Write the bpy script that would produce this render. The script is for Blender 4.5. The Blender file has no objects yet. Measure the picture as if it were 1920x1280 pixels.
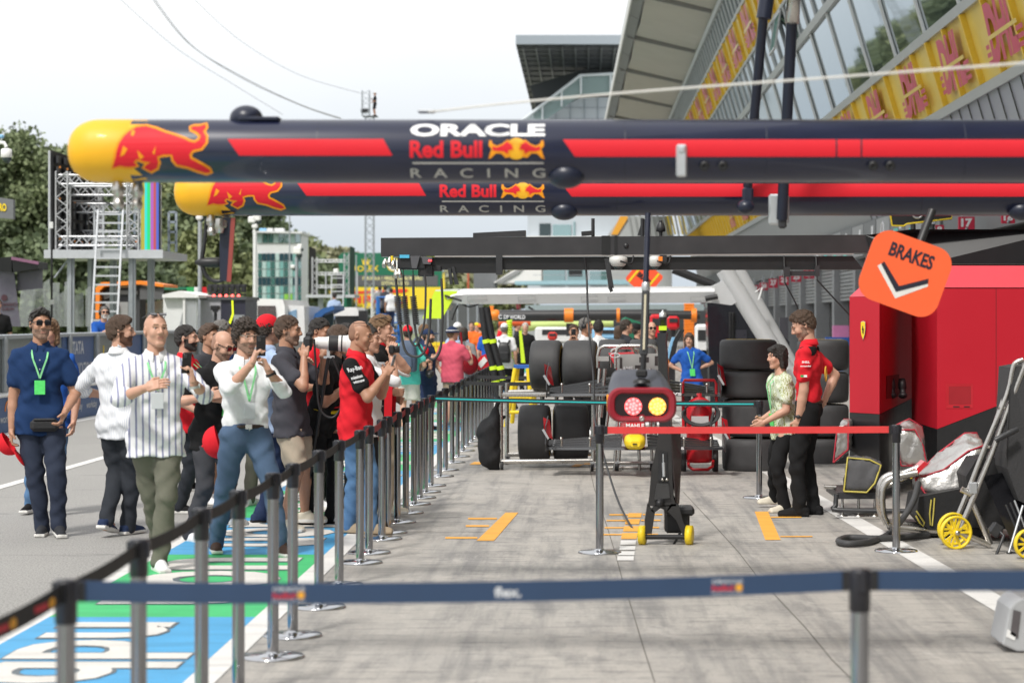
import bpy,bmesh,math,random
import numpy as np
from mathutils import Vector,Matrix
random.seed(7);rng=np.random.default_rng(7)
scn=bpy.context.scene
COL=scn.collection
PI=math.pi

# ------------------------------------------------------------------ camera
FPX,HC,VX,VY=4000.0,1.78,1095.0,599.0  # focal length in photo pixels, eye height, vanishing point
cam_data=bpy.data.cameras.new("camera")
cam=bpy.data.objects.new("camera",cam_data);COL.objects.link(cam)
cam.location=(0,0,HC);cam.rotation_euler=(PI/2,0,0)
cam_data.sensor_width=36.0;cam_data.lens=36.0*FPX/1920
cam_data.shift_x=-(VX-960)/1920;cam_data.shift_y=-(640-VY)/1920
cam_data.clip_start=0.1;cam_data.clip_end=4000
cam_data.dof.use_dof= True;cam_data.dof.focus_distance=21.0;cam_data.dof.aperture_fstop=2.7
scn.camera=cam

# ------------------------------------------------------------------ sky, sun, exposure
SUN_EL,SUN_AZ=math.radians(52),math.radians(205)  # azimuth: clockwise from +Y
world=bpy.data.worlds.new("World");scn.world=world;world.use_nodes= True
nt=world.node_tree;nt.nodes.clear()
def N(nt,t,**kw):
    n=nt.nodes.new(t)
    for k,v in kw.items():setattr(n,k,v)
    return n
sky=N(nt,'ShaderNodeTexSky',sky_type='NISHITA');sky.sun_disc= False
sky.sun_elevation=SUN_EL;sky.sun_rotation=SUN_AZ;sky.dust_density=4.0;sky.ozone_density=1.5
tc=N(nt,'ShaderNodeTexCoord');mp=N(nt,'ShaderNodeMapping');mp.inputs['Scale'].default_value=(1.0,1.0,3.2)
nz=N(nt,'ShaderNodeTexNoise');nz.inputs['Scale'].default_value=2.6;nz.inputs['Detail'].default_value=6
rp=N(nt,'ShaderNodeValToRGB');rp.color_ramp.elements[0].position=.33;rp.color_ramp.elements[1].position=.60
rp.color_ramp.elements[0].color=(.88,.88,.88,1);rp.color_ramp.elements[1].color=(1,1,1,1)
sep=N(nt,'ShaderNodeSeparateXYZ')
rz=N(nt,'ShaderNodeValToRGB');rz.color_ramp.elements[0].position=0.0;rz.color_ramp.elements[1].position=.14
rz.color_ramp.elements[0].color=(.85,.85,.85,1);rz.color_ramp.elements[1].color=(1,1,1,1)
mul=N(nt,'ShaderNodeMath',operation='MULTIPLY')
sc_=N(nt,'ShaderNodeMixRGB',blend_type='MULTIPLY');sc_.inputs[0].default_value=1;sc_.inputs[2].default_value=(1.0,1.0,1.0,1)
mix=N(nt,'ShaderNodeMixRGB');mc=N(nt,'ShaderNodeValToRGB');mc.color_ramp.elements[0].position=0.0;mc.color_ramp.elements[1].position=.16  # bright thin overcast, bluer low down
mc.color_ramp.elements[0].color=(.52,.59,.66,1);mc.color_ramp.elements[1].color=(.86,.865,.87,1)
mcs=N(nt,'ShaderNodeMixRGB',blend_type='MULTIPLY');mcs.inputs[0].default_value=1;mcs.inputs[2].default_value=(9.6,9.6,9.6,1)
bg=N(nt,'ShaderNodeBackground');bg.inputs['Strength'].default_value=0.1
wo=N(nt,'ShaderNodeOutputWorld');L=nt.links.new
L(tc.outputs['Generated'],mp.inputs['Vector']);L(mp.outputs[0],nz.inputs['Vector']);L(nz.outputs['Fac'],rp.inputs[0])
L(tc.outputs['Generated'],sep.inputs[0]);L(sep.outputs['Z'],rz.inputs[0])
L(rp.outputs[0],mul.inputs[0]);L(rz.outputs[0],mul.inputs[1]);L(sky.outputs[0],sc_.inputs[1])
L(sep.outputs['Z'],mc.inputs[0]);L(mc.outputs[0],mcs.inputs[1]);L(mcs.outputs[0],mix.inputs[2]);L(mul.outputs[0],mix.inputs[0]);L(sc_.outputs[0],mix.inputs[1]);L(mix.outputs[0],bg.inputs[0]);L(bg.outputs[0],wo.inputs[0])
sun_d=bpy.data.lights.new("sun",'SUN');sun_d.energy=2.2;sun_d.angle=math.radians(8);sun_d.color=(1,.96,.9)
sun=bpy.data.objects.new("sun",sun_d);COL.objects.link(sun)
sd=Vector((math.sin(SUN_AZ)*math.cos(SUN_EL),math.cos(SUN_AZ)*math.cos(SUN_EL),math.sin(SUN_EL)))
sun.rotation_euler=(-sd).to_track_quat('-Z','Y').to_euler()
scn.view_settings.view_transform='Standard';scn.view_settings.look='None'
scn.view_settings.exposure=0.5;scn.view_settings.gamma=1.0
scn.cycles.use_denoising= True;scn.cycles.max_bounces=6;scn.cycles.transparent_max_bounces=8

# ------------------------------------------------------------------ helpers
def P(px,py,Y): return Vector(((px-VX)/FPX*Y,Y,HC-(py-VY)/FPX*Y))
def G(px,py):
    Y=FPX*HC/(py-VY); return Vector(((px-VX)/FPX*Y,Y,0.0))
def V3(*a): return Vector(a)
MATS={}
def M(name,col,rough=.55,metal=0.0,var=.12,scale=9.,bump=0.0,bscale=60.,coat=0.0,emit=0.0,spec=.5,alpha=1.0,trans=0.0,stretch=None):
    if name in MATS: return MATS[name]
    m=bpy.data.materials.new(name);m.use_nodes= True;MATS[name]=m
    t=m.node_tree;b=t.nodes['Principled BSDF'];lk=t.links.new
    c=(*col,1.0)
    b.inputs['Base Color'].default_value=c;b.inputs['Roughness'].default_value=rough;b.inputs['Metallic'].default_value=metal
    b.inputs['Coat Weight'].default_value=coat;b.inputs['Specular IOR Level'].default_value=spec
    b.inputs['Alpha'].default_value=alpha;b.inputs['Transmission Weight'].default_value=trans
    tcn=t.nodes.new('ShaderNodeTexCoord');src=tcn.outputs['Object']
    if stretch:
        mpn=t.nodes.new('ShaderNodeMapping');mpn.inputs['Scale'].default_value=stretch;lk(src,mpn.inputs[0]);src=mpn.outputs[0]
    if var>0:
        n=t.nodes.new('ShaderNodeTexNoise');n.inputs['Scale'].default_value=scale;n.inputs['Detail'].default_value=5
        lk(src,n.inputs['Vector'])
        mx=t.nodes.new('ShaderNodeMixRGB');mx.inputs[1].default_value=(*[max(0,x*(1-var)) for x in col],1)
        mx.inputs[2].default_value=(*[min(1,x*(1+var)) for x in col],1)
        lk(n.outputs['Fac'],mx.inputs[0]);lk(mx.outputs[0],b.inputs['Base Color'])
        rr=t.nodes.new('ShaderNodeMapRange');rr.inputs['To Min'].default_value=max(.02,rough-.08);rr.inputs['To Max'].default_value=min(1,rough+.1)
        lk(n.outputs['Fac'],rr.inputs['Value']);lk(rr.outputs[0],b.inputs['Roughness'])
    if bump>0:
        n2=t.nodes.new('ShaderNodeTexNoise');n2.inputs['Scale'].default_value=bscale;n2.inputs['Detail'].default_value=4
        lk(src,n2.inputs['Vector'])
        bp=t.nodes.new('ShaderNodeBump');bp.inputs['Strength'].default_value=bump;bp.inputs['Distance'].default_value=.02
        lk(n2.outputs['Fac'],bp.inputs['Height']);lk(bp.outputs[0],b.inputs['Normal'])
    if emit>0:
        b.inputs['Emission Color'].default_value=c;b.inputs['Emission Strength'].default_value=emit
    return m

def tag(o,label=None,cat=None,group=None,kind=None):
    if label:o['label']=label
    if cat:o['category']=cat
    if group:o['group']=group
    if kind:o['kind']=kind
    return o
def empty(name,loc,label=None,cat=None,group=None):
    o=bpy.data.objects.new(name, None);COL.objects.link(o);o.location=loc;o.empty_display_size=.1
    return tag(o,label,cat,group)
def link_mesh(name,me,mats,parent=None,loc=None):
    for m in mats:me.materials.append(m)
    o=bpy.data.objects.new(name,me);COL.objects.link(o)
    if parent is not None:o.parent=parent
    if loc is not None:o.location=loc
    return o
def wloc(o):
    v=Vector(o.location)
    while o.parent:o=o.parent;v=v+Vector(o.location)
    return v
def copy_tree(o,parent=None):
    c=o.copy();COL.objects.link(c);c.parent=parent
    for ch in list(o.children):copy_tree(ch,c)
    return c

class MB:
    """collects solids in world coordinates; build() links them as one mesh object"""
    def __init__(s):s.v=[];s.f=[];s.m=[];s.sm=[];s.mi=0
    def mat(s,i):s.mi=i; return s
    def add(s,vs,fs,smooth=False):
        b=len(s.v);s.v+=[tuple(x) for x in vs]
        for f in fs:s.f.append([b+i for i in f]);s.m.append(s.mi);s.sm.append(smooth)
        return s
    def box(s,c,size,R=None,bev=0.0):
        hx,hy,hz=size[0]/2,size[1]/2,size[2]/2;c=Vector(c)
        if bev>0:
            b=min(bev,hx*.9,hy*.9,hz*.9);vs=[]
            for sx in (-1,1):
                for sy in (-1,1):
                    for sz in (-1,1):
                        vs+=[(sx*hx,sy*(hy-b),sz*(hz-b)),(sx*(hx-b),sy*hy,sz*(hz-b)),(sx*(hx-b),sy*(hy-b),sz*hz)]
            bm=bmesh.new();[bm.verts.new(v) for v in vs];bmesh.ops.convex_hull(bm,input=bm.verts)
            bmesh.ops.dissolve_limit(bm,angle_limit=.01,verts=bm.verts,edges=bm.edges)
            bm.verts.index_update();vs=[v.co.copy() for v in bm.verts];fs=[[v.index for v in f.verts] for f in bm.faces];bm.free()
        else:
            vs=[Vector((x,y,z)) for x in (-hx,hx) for y in (-hy,hy) for z in (-hz,hz)]
            fs=[(0,1,3,2),(4,6,7,5),(0,4,5,1),(2,3,7,6),(0,2,6,4),(1,5,7,3)]
        if R is not None:vs=[R@Vector(v) for v in vs]
        return s.add([c+Vector(v) for v in vs],fs)
    def bar(s,a,b,w,h=None,up=(0,0,1),bev=0):
        a,b=Vector(a),Vector(b);d=b-a;l=d.length
        if l<1e-6: return s
        y=d/l;u=Vector(up)
        if abs(y.dot(u))>.98:u=Vector((1,0,0))
        x=y.cross(u).normalized();z=x.cross(y)
        return s.box((a+b)/2,(w,l,h or w),Matrix((x,y,z)).transposed(),bev)
    def tube(s,pts,r,n=8,cap=True,smooth=True):
        pts=[Vector(p) for p in pts];rs=r if isinstance(r,(list,tuple)) else [r]*len(pts)
        vs=[];fs=[];prev= None
        for i,p in enumerate(pts):
            t=(pts[min(i+1,len(pts)-1)]-pts[max(i-1,0)])
            t=t.normalized() if t.length>1e-9 else Vector((0,0,1))
            if prev is None:
                u=Vector((0,0,1)) if abs(t.z)<.9 else Vector((1,0,0));x=t.cross(u).normalized()
            else:x=(prev-t*prev.dot(t));x=x.normalized() if x.length>1e-6 else t.orthogonal().normalized()
            prev=x;y=t.cross(x)
            vs+=[p+(x*math.cos(2*PI*k/n)+y*math.sin(2*PI*k/n))*rs[i] for k in range(n)]
        for i in range(len(pts)-1):
            for k in range(n):fs.append((i*n+k,i*n+(k+1)%n,(i+1)*n+(k+1)%n,(i+1)*n+k))
        s.add(vs,fs,smooth)
        if cap:s.add(vs[:n][::-1],[range(n)]);s.add(vs[-n:],[range(n)])
        return s
    def cyl(s,a,b,r,r2=None,n=16): return s.tube([a,b],[r,r if r2 is None else r2],n)
    def lathe(s,o,axis,prof,n=24,smooth=True):
        """prof: list of (distance along axis, radius)"""
        o=Vector(o);a=Vector(axis).normalized();x=a.orthogonal().normalized();y=a.cross(x)
        return s.tube2([o+a*d for d,_ in prof],[r for _,r in prof],x,y,n,smooth)
    def tube2(s,pts,rs,x,y,n,smooth):
        vs=[];fs=[]
        for p,r in zip(pts,rs):vs+=[p+(x*math.cos(2*PI*k/n)+y*math.sin(2*PI*k/n))*max(r,1e-5) for k in range(n)]
        for i in range(len(pts)-1):
            for k in range(n):fs.append((i*n+k,i*n+(k+1)%n,(i+1)*n+(k+1)%n,(i+1)*n+k))
        return s.add(vs,fs,smooth)
    def ell(s,c,r,R=None,n=16,m=10):
        c=Vector(c);r=(r,r,r) if not isinstance(r,(tuple,list)) else r;vs=[];fs=[]
        for i in range(m+1):
            th=PI*i/m
            for k in range(n):
                v=Vector((r[0]*math.sin(th)*math.cos(2*PI*k/n),r[1]*math.sin(th)*math.sin(2*PI*k/n),r[2]*math.cos(th)))
                vs.append(c+(R@v if R is not None else v))
        for i in range(m):
            for k in range(n):fs.append((i*n+k,(i+1)*n+k,(i+1)*n+(k+1)%n,i*n+(k+1)%n))
        return s.add(vs,fs, True)
    def prism(s,poly,d):
        """poly: list of points in 3-D (planar), d: extrusion vector"""
        poly=[Vector(p) for p in poly];d=Vector(d);n=len(poly)
        return s.add(poly+[p+d for p in poly],[list(range(n))[::-1],[n+i for i in range(n)]]+[(i,(i+1)%n,n+(i+1)%n,n+i) for i in range(n)])
    def quad(s,*p): return s.add(p,[range(len(p))])
    def build(s,name,mats,parent=None,loc=None,bevel=0,smooth_angle=None):
        if not isinstance(mats,(list,tuple)):mats=[mats]
        off=wloc(parent) if parent is not None else (Vector(loc) if loc is not None else Vector((0,0,0)))
        me=bpy.data.meshes.new(name);me.from_pydata([(v[0]-off.x,v[1]-off.y,v[2]-off.z) for v in s.v],[],[list(f) for f in s.f])
        me.polygons.foreach_set('material_index',s.m);me.polygons.foreach_set('use_smooth',s.sm)
        bm=bmesh.new();bm.from_mesh(me);bmesh.ops.recalc_face_normals(bm,faces=bm.faces);bm.to_mesh(me);bm.free();me.update()
        o=link_mesh(name,me,mats,parent, None if parent is not None else off)
        if bevel>0:
            md=o.modifiers.new("bevel",'BEVEL');md.width=bevel;md.segments=2;md.limit_method='ANGLE'
        return o

def struct(name,mb,mats): return tag(mb.build(name,mats),kind='structure')
def place(o,label,cat,group=None): return tag(o,label,cat,group)

_TXT={}
def text2d(sv,bold=0.0,spacing=1.0):
    """letters as a flat mesh fitted to the unit square -> (verts, faces)"""
    key=(sv,bold,spacing)
    if key in _TXT: return _TXT[key]
    cu=bpy.data.curves.new("lettering",'FONT');cu.body=sv;cu.offset=bold;cu.space_character=spacing;cu.resolution_u=3
    ob=bpy.data.objects.new("lettering",cu);COL.objects.link(ob)
    dg=bpy.context.evaluated_depsgraph_get();dg.update()
    me=bpy.data.meshes.new_from_object(ob.evaluated_get(dg))
    vs=[v.co.copy() for v in me.vertices];fs=[list(p.vertices) for p in me.polygons]
    bpy.data.objects.remove(ob);bpy.data.curves.remove(cu);bpy.data.meshes.remove(me)
    x0=min(v.x for v in vs);x1=max(v.x for v in vs);y0=min(v.y for v in vs);y1=max(v.y for v in vs)
    r=([((v.x-x0)/(x1-x0),(v.y-y0)/(y1-y0)) for v in vs],fs);_TXT[key]=r
    return r
def text_to(mb,sv,fn,bold=0.0,spacing=1.0,cuts=0):
    """fn(u, v) -> point in space, (0,0) lower left and (1,1) upper right of the words"""
    vs,fs=text2d(sv,bold,spacing)
    if cuts:vs,fs=cut2d(vs,fs,cuts)
    mb.add([fn(u,v) for u,v in vs],fs)
def cut2d(vs,fs,cuts):
    bm=bmesh.new();bv=[bm.verts.new((u,v,0)) for u,v in vs]
    for f in fs:
        try:bm.faces.new([bv[i] for i in f])
        except ValueError: pass
    lo=min(v for _,v in vs);hi=max(v for _,v in vs)
    for i in range(1,cuts):
        bmesh.ops.bisect_plane(bm,geom=bm.verts[:]+bm.edges[:]+bm.faces[:],plane_co=(0,lo+(hi-lo)*i/cuts,0),plane_no=(0,1,0))
    bm.verts.index_update()
    r=[(v.co.x,v.co.y) for v in bm.verts],[[v.index for v in f.verts] for f in bm.faces];bm.free(); return r
def rect_fn(o,ux,uy):
    o,ux,uy=Vector(o),Vector(ux),Vector(uy)
    return lambda u,v:o+ux*u+uy*v
def circ(cx,cy,r,n=20,a0=0,a1=2*PI): return [(cx+r*math.cos(a0+(a1-a0)*i/n),cy+r*math.sin(a0+(a1-a0)*i/n)) for i in range(n)]
def smooth_path(pts,n=6):
    """Catmull-Rom through the points"""
    pts=[Vector(p) for p in pts];out=[]
    for i in range(len(pts)-1):
        p0,p1,p2,p3=pts[max(i-1,0)],pts[i],pts[i+1],pts[min(i+2,len(pts)-1)]
        for k in range(n):
            t=k/n
            out.append(.5*((2*p1)+(p2-p0)*t+(2*p0-5*p1+4*p2-p3)*t*t+(3*p1-p0-3*p2+p3)*t**3))
    return out+[pts[-1]]
# ------------------------------------------------------------------ shared materials
BLACK=M('black_plastic',(.018,.018,.02),.45,var=.3)
RUBBER=M('tyre_rubber',(.046,.046,.048),.62,var=.35,scale=7,bump=.15,bscale=90)
DARK=M('dark_painted_metal',(.03,.031,.034),.38,var=.25,scale=6)
CARBON=M('carbon_fibre',(.022,.022,.024),.3,var=.5,scale=120,coat=.4)
CHROME=M('polished_steel',(.33,.335,.355),.06,1.0,var=.04)
PLATE=M('plate_steel',(.55,.56,.58),.12,1.0,var=.06)
STEEL=M('brushed_steel',(.55,.53,.50),.28,1.0,var=.1,scale=30)
ALU=M('aluminium',(.62,.64,.66),.4,.85,var=.1)
GALV=M('galvanised_steel',(.42,.45,.48),.5,.6,var=.15,scale=14)
WHITE=M('white_paint',(.80,.80,.79),.45,var=.05)
OFFW=M('white_sheet',(.72,.73,.73),.6,var=.08)
RED=M('red_paint',(.62,.012,.022),.35,var=.06,coat=.2)
SIGNRED=M('number_red',(.55,.02,.06),.5)
YEL=M('yellow_plastic',(.85,.62,.02),.4,var=.1)
ORANGE=M('orange_paint',(.9,.24,.02),.45)
NAVY=M('navy_gloss_paint',(.010,.014,.042),.34,var=.35,scale=5,coat=.35,stretch=(.6,3,3))
NAVYP=M('navy_plastic',(.012,.016,.035),.35)
LBLUE=M('pale_blue_plastic',(.25,.5,.75),.5)
BLUE=M('blue_paint',(.03,.12,.45),.45)
NEON=M('neon_yellow',(.62,.85,.03),.5,var=.04)
TEAL=M('teal_stripe',(.02,.45,.45),.5)
GREENP=M('green_paint',(.01,.14,.075),.5,var=.06)
GLASSD=M('dark_glass',(.03,.05,.055),.06,var=.1,spec=.8)
def glass_mat(name,tint,refl=.5,rough=.03,mirror=(.75,.8,.82)):
    m=bpy.data.materials.new(name);m.use_nodes= True;t=m.node_tree;t.nodes.clear();lk=t.links.new
    g=N(t,'ShaderNodeBsdfGlossy');g.inputs['Roughness'].default_value=rough;g.inputs['Color'].default_value=(*mirror,1)
    d=N(t,'ShaderNodeBsdfDiffuse');d.inputs['Color'].default_value=(*tint,1)
    nz=N(t,'ShaderNodeTexNoise');nz.inputs['Scale'].default_value=.35;tcx=N(t,'ShaderNodeTexCoord');bp=N(t,'ShaderNodeBump')
    bp.inputs['Strength'].default_value=.12;bp.inputs['Distance'].default_value=.05
    lk(tcx.outputs['Object'],nz.inputs['Vector']);lk(nz.outputs['Fac'],bp.inputs['Height']);lk(bp.outputs[0],g.inputs['Normal'])
    mx=N(t,'ShaderNodeMixShader');mx.inputs[0].default_value=refl
    o=N(t,'ShaderNodeOutputMaterial');lk(d.outputs[0],mx.inputs[1]);lk(g.outputs[0],mx.inputs[2]);lk(mx.outputs[0],o.inputs[0])
    return m
FACADE_GLASS=glass_mat('mirror_glass',(.09,.11,.12),.82)
GREEN_GLASS=glass_mat('green_tinted_glass',(.10,.26,.25),.45)
def clear_mat(name,tint,alpha):
    m=M(name,tint,.15,var=.0,alpha=alpha); return m
CLEAR=clear_mat('clear_plastic_sheet',(.55,.58,.60),.35)

def ground_mats():
    # pit-box concrete: pale cement with dark rubber smears along x and slab joints
    m=bpy.data.materials.new('pit_box_concrete');m.use_nodes= True;t=m.node_tree;b=t.nodes['Principled BSDF'];lk=t.links.new
    tcx=N(t,'ShaderNodeTexCoord')
    def noise(scale,st,det=6,rough=.55,dist=0.0):
        mpx=N(t,'ShaderNodeMapping');mpx.inputs['Scale'].default_value=st;lk(tcx.outputs['Object'],mpx.inputs[0])
        n=N(t,'ShaderNodeTexNoise');n.inputs['Scale'].default_value=scale;n.inputs['Detail'].default_value=det
        n.inputs['Roughness'].default_value=rough;n.inputs['Distortion'].default_value=dist
        lk(mpx.outputs[0],n.inputs['Vector']); return n.outputs['Fac']
    def ramp(f,a,c,ca=(0,0,0,1),cc=(1,1,1,1)):
        r=N(t,'ShaderNodeValToRGB');r.color_ramp.elements[0].position=a;r.color_ramp.elements[1].position=c
        r.color_ramp.elements[0].color=ca;r.color_ramp.elements[1].color=cc;lk(f,r.inputs[0]); return r.outputs[0]
    def mixc(f,a,c,mode='MIX'):
        x=N(t,'ShaderNodeMixRGB',blend_type=mode)
        for sock,val in ((0,f),(1,a),(2,c)):
            if hasattr(val,'links') or hasattr(val,'is_output'):lk(val,x.inputs[sock])
            elif isinstance(val,(int,float)):x.inputs[sock].default_value=val
            else:x.inputs[sock].default_value=(*val,1)
        return x.outputs[0]
    base=mixc(noise(1.2,(1,1,1)),(.39,.365,.33),(.475,.45,.415))
    fine=ramp(noise(60,(1,1,1),3),.3,.7,(.86,.86,.86,1),(1.08,1.08,1.08,1));base=mixc(1.0,base,fine,'MULTIPLY')
    zone=ramp(noise(.33,(1,.7,1),4,.6,.6),.32,.52)
    def over(fac,col,amt,masked=True):
        nonlocal base
        if masked:k_=N(t,'ShaderNodeMath',operation='MULTIPLY');lk(fac,k_.inputs[0]);lk(zone,k_.inputs[1]);fac=k_.outputs[0]
        base=mixc(mixc(amt,(0,0,0),fac),base,col)
    def turned(scale,ang,st,det,rough,dist):
        mpx=N(t,'ShaderNodeMapping');mpx.inputs['Rotation'].default_value=(0,0,ang);mpx.inputs['Scale'].default_value=st;lk(tcx.outputs['Object'],mpx.inputs[0])
        n=N(t,'ShaderNodeTexNoise');n.inputs['Scale'].default_value=scale;n.inputs['Detail'].default_value=det;n.inputs['Roughness'].default_value=rough;n.inputs['Distortion'].default_value=dist;lk(mpx.outputs[0],n.inputs['Vector']); return n.outputs['Fac']
    over(ramp(noise(1.0,(1.5,.5,1),10,.70,.15),.42,.68),(.18,.178,.178),.44)
    over(ramp(noise(3.1,(1.5,.45,1),9,.72,.1),.48,.66),(.13,.13,.132),.58)
    over(ramp(turned(1.4,.62,(2.4,.14,1),8,.66,.1),.52,.64),(.16,.158,.158),.50, False)
    over(ramp(turned(1.3,-.42,(2.8,.13,1),8,.66,.1),.51,.64),(.135,.135,.137),.55, False)
    over(ramp(noise(4.5,(.45,3.2,1),8,.66,.2),.53,.66),(.12,.12,.12),.62, False)
    over(ramp(noise(13,(.6,1.6,1),5,.6,.3),.60,.70),(.14,.14,.14),.55, False)
    over(ramp(noise(1.6,(1.3,.6,1),8,.7,.8),.58,.68),(.56,.53,.49),.50, False)
    lk(base,b.inputs['Base Color']);b.inputs['Roughness'].default_value=.62
    bp=N(t,'ShaderNodeBump');bp.inputs['Strength'].default_value=.15;bp.inputs['Distance'].default_value=.01
    lk(noise(90,(1,1,1),3),bp.inputs['Height']);lk(bp.outputs[0],b.inputs['Normal'])
    conc=m
    # pit-lane asphalt, light grey and grainy
    m=bpy.data.materials.new('pit_lane_asphalt');m.use_nodes= True;t=m.node_tree;b=t.nodes['Principled BSDF'];lk=t.links.new
    tcx=N(t,'ShaderNodeTexCoord')
    base=mixc(noise(.8,(1,.4,1)),(.27,.265,.255),(.36,.352,.335))
    gr=ramp(noise(75,(1,.5,1),4,.7),.35,.65,(.60,.60,.60,1),(1.3,1.3,1.3,1));base=mixc(1.0,base,gr,'MULTIPLY')
    st=ramp(noise(2.4,(.5,2.0,1),8,.66,.5),.58,.68);base=mixc(mixc(.65,(0,0,0),st),base,(.16,.158,.155))
    lk(base,b.inputs['Base Color']);b.inputs['Roughness'].default_value=.8
    bp=N(t,'ShaderNodeBump');bp.inputs['Strength'].default_value=.35;bp.inputs['Distance'].default_value=.01
    lk(noise(150,(1,1,1),2),bp.inputs['Height']);lk(bp.outputs[0],b.inputs['Normal'])
    return conc,m
CONC,ASPH=ground_mats()
def paint(name,c):  # worn road paint: scuffs and rubber show through
    m=bpy.data.materials.new(name);m.use_nodes= True;t=m.node_tree;b=t.nodes['Principled BSDF'];lk=t.links.new;MATS[name]=m;tcx=N(t,'ShaderNodeTexCoord');src=(*c,1)
    for sc,st,lo,hi,col,amt in ((70,(1,1,1),.56,.70,tuple(x*.55+.06 for x in c),.7),(1.6,(.6,3.5,1),.50,.72,tuple(x*.6 for x in c),.6),(3,(1,1,1),.35,.75,tuple(x*.8 for x in c),.8)):
        mpx=N(t,'ShaderNodeMapping');mpx.inputs['Scale'].default_value=st;n=N(t,'ShaderNodeTexNoise');n.inputs['Scale'].default_value=sc;n.inputs['Detail'].default_value=6;lk(tcx.outputs['Object'],mpx.inputs[0]);lk(mpx.outputs[0],n.inputs['Vector'])
        r=N(t,'ShaderNodeMapRange');r.inputs['From Min'].default_value=lo;r.inputs['From Max'].default_value=hi;r.inputs['To Max'].default_value=amt;lk(n.outputs['Fac'],r.inputs['Value']);x=N(t,'ShaderNodeMixRGB');x.inputs[2].default_value=(*col,1);lk(r.outputs[0],x.inputs[0])
        if isinstance(src,tuple):x.inputs[1].default_value=src
        else:lk(src,x.inputs[1])
        src=x.outputs[0]
    lk(src,b.inputs['Base Color']);b.inputs['Roughness'].default_value=.65; return m
LINE_W=paint('white_road_paint',(.74,.73,.71));LANE_B=paint('blue_road_paint',(.07,.36,.66));LANE_G=paint('green_road_paint',(.05,.50,.17))
LINE_O=paint('orange_road_paint',(.88,.42,.05));LINE_K=paint('dark_outline_paint',(.13,.16,.18));LANE_LET=paint('cream_road_paint',(.72,.70,.66))
# ------------------------------------------------------------------ ground, lane and markings
def sheet(name,pts,z,mat,kind='structure'):
    mb=MB();mb.add([(p[0],p[1],z) for p in pts],[range(len(pts))]); return tag(mb.build(name,mat),kind=kind)
sheet('ground',[(-700,-60),(700,-60),(700,1500),(-700,1500)],-.012,M('far_field_ground',(.16,.19,.10),.9,var=.3,scale=.2))
sheet('pit_lane',[(-9.6,-5),(-1.8,-5),(-1.8,420),(-9.6,420)],0.0,ASPH)
sheet('pit_box_apron',[(-1.8,-5),(11,-5),(11,420),(-1.8,420)],0.0,CONC)
def road(name,quads,mat,z=.004):
    mb=MB()
    for q in quads:mb.add([(p[0],p[1],z) for p in q],[range(len(q))])
    return tag(mb.build(name,mat),kind='structure')
sx= lambda x0,x1,y0,y1:[(x0,y0),(x1,y0),(x1,y1),(x0,y1)]
edges=[-1.5,3.7,6.9,9.86,12.76,16.15]
while edges[-1]<120:edges.append(edges[-1]+3.0)
road('blue_lane_paint',[sx(-3.2,-1.965,edges[i],edges[i+1]) for i in range(len(edges)-1) if i%2==1],LANE_B)
road('green_lane_paint',[sx(-3.2,-1.965,edges[i],edges[i+1]) for i in range(len(edges)-1) if i%2==0],LANE_G)
road('lane_edge_lines',[sx(-3.38,-3.2,-3,160),sx(-1.965,-1.81,-3,160),sx(-6.27,-6.13,-3,200),[(3.1,-3),(3.3,-3),(.6,70),(.4,70)]],LINE_W)
# cream letters painted across the lane, read from the pit wall side: each word runs along the lane
lm=MB();om=MB()
def lane_word(y0,y1,wd):
    vs,fs=text2d(wd,.022)
    lm.add([(-3.06+v*.98,y1-u*(y1-y0),.0085) for u,v in vs],fs)
    vs,fs=text2d(wd,.042);om.add([(-3.07+v*1.0,y1+.01-u*(y1-y0+.02),.0065) for u,v in vs],fs)
for i in range(0,22):
    if i+1<len(edges):lane_word(edges[i]+.55,edges[i+1]-.25,"uodnu"[i%5]+"oobdo"[i%5]+"ndubn"[i%5])
tag(om.build('lane_lettering_outline',LINE_K),kind='structure');tag(lm.build('lane_lettering',LANE_LET),kind='structure')
# orange wheel marks and white code blocks of the pit box
def gpoly(pts): return [G(*p)[:2] for p in pts]
def thin(x0,x1,y,w=1.6): return gpoly([(x0,y+w),(x1,y+w),(x1,y-w),(x0,y-w)])
sc2= lambda x,y:(640+x/2.743,860+y/2.743)
om=[gpoly([sc2(*p) for p in ((695,422),(785,422),(910,277),(845,277))])]
for a,b,y in ((652,800,308),(640,760,346),(535,700,407)):om.append(thin(sc2(a,y)[0],sc2(b,y)[0],sc2(a,y)[1]))
for i,(xa,xb,y0,y1) in enumerate(((1478,1546,280,302),(1464,1537,310,337),(1454,1530,347,374),(1444,1524,382,413))):
    om.append(gpoly([sc2(xa-6,y1),sc2(xb-6,y1),sc2(xb,y0),sc2(xa,y0)]));om.append(thin(sc2(xa-100,y0)[0],sc2(xa-2,y0)[0],sc2(0,y0+8)[1],1.2));om.append(thin(sc2(xb+4,y0)[0],sc2(xb+105,y0)[0],sc2(0,y0+7)[1],1.2))
sc3= lambda x,y:(1240+x/2.824,860+y/2.824)
om.append(gpoly([sc3(*p) for p in ((550,430),(632,430),(565,280),(494,280))]))
for a,b,y in ((580,742,310),(630,800,412)):om.append(thin(sc3(a,y)[0],sc3(b,y)[0],sc3(a,y)[1],1.0))
for x,y,w in ((880,868,20),(950,864,30),(1092,868,24),(1070,872,16)):om.append(gpoly([(x,y+3),(x+w,y+3),(x+w+9,y-2),(x+9,y-2)]))
road('orange_box_marks',om,LINE_O,.004)
road('white_code_marks',[gpoly([sc2(xa-2,y1),sc2(xb-2,y1),sc2(xb,y0),sc2(xa,y0)]) for xa,xb,y0,y1 in ((1437,1516,421,443),(1432,1513,450,469),(1427,1509,477,497),(1420,1505,502,524))],LINE_W,.005)
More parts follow.
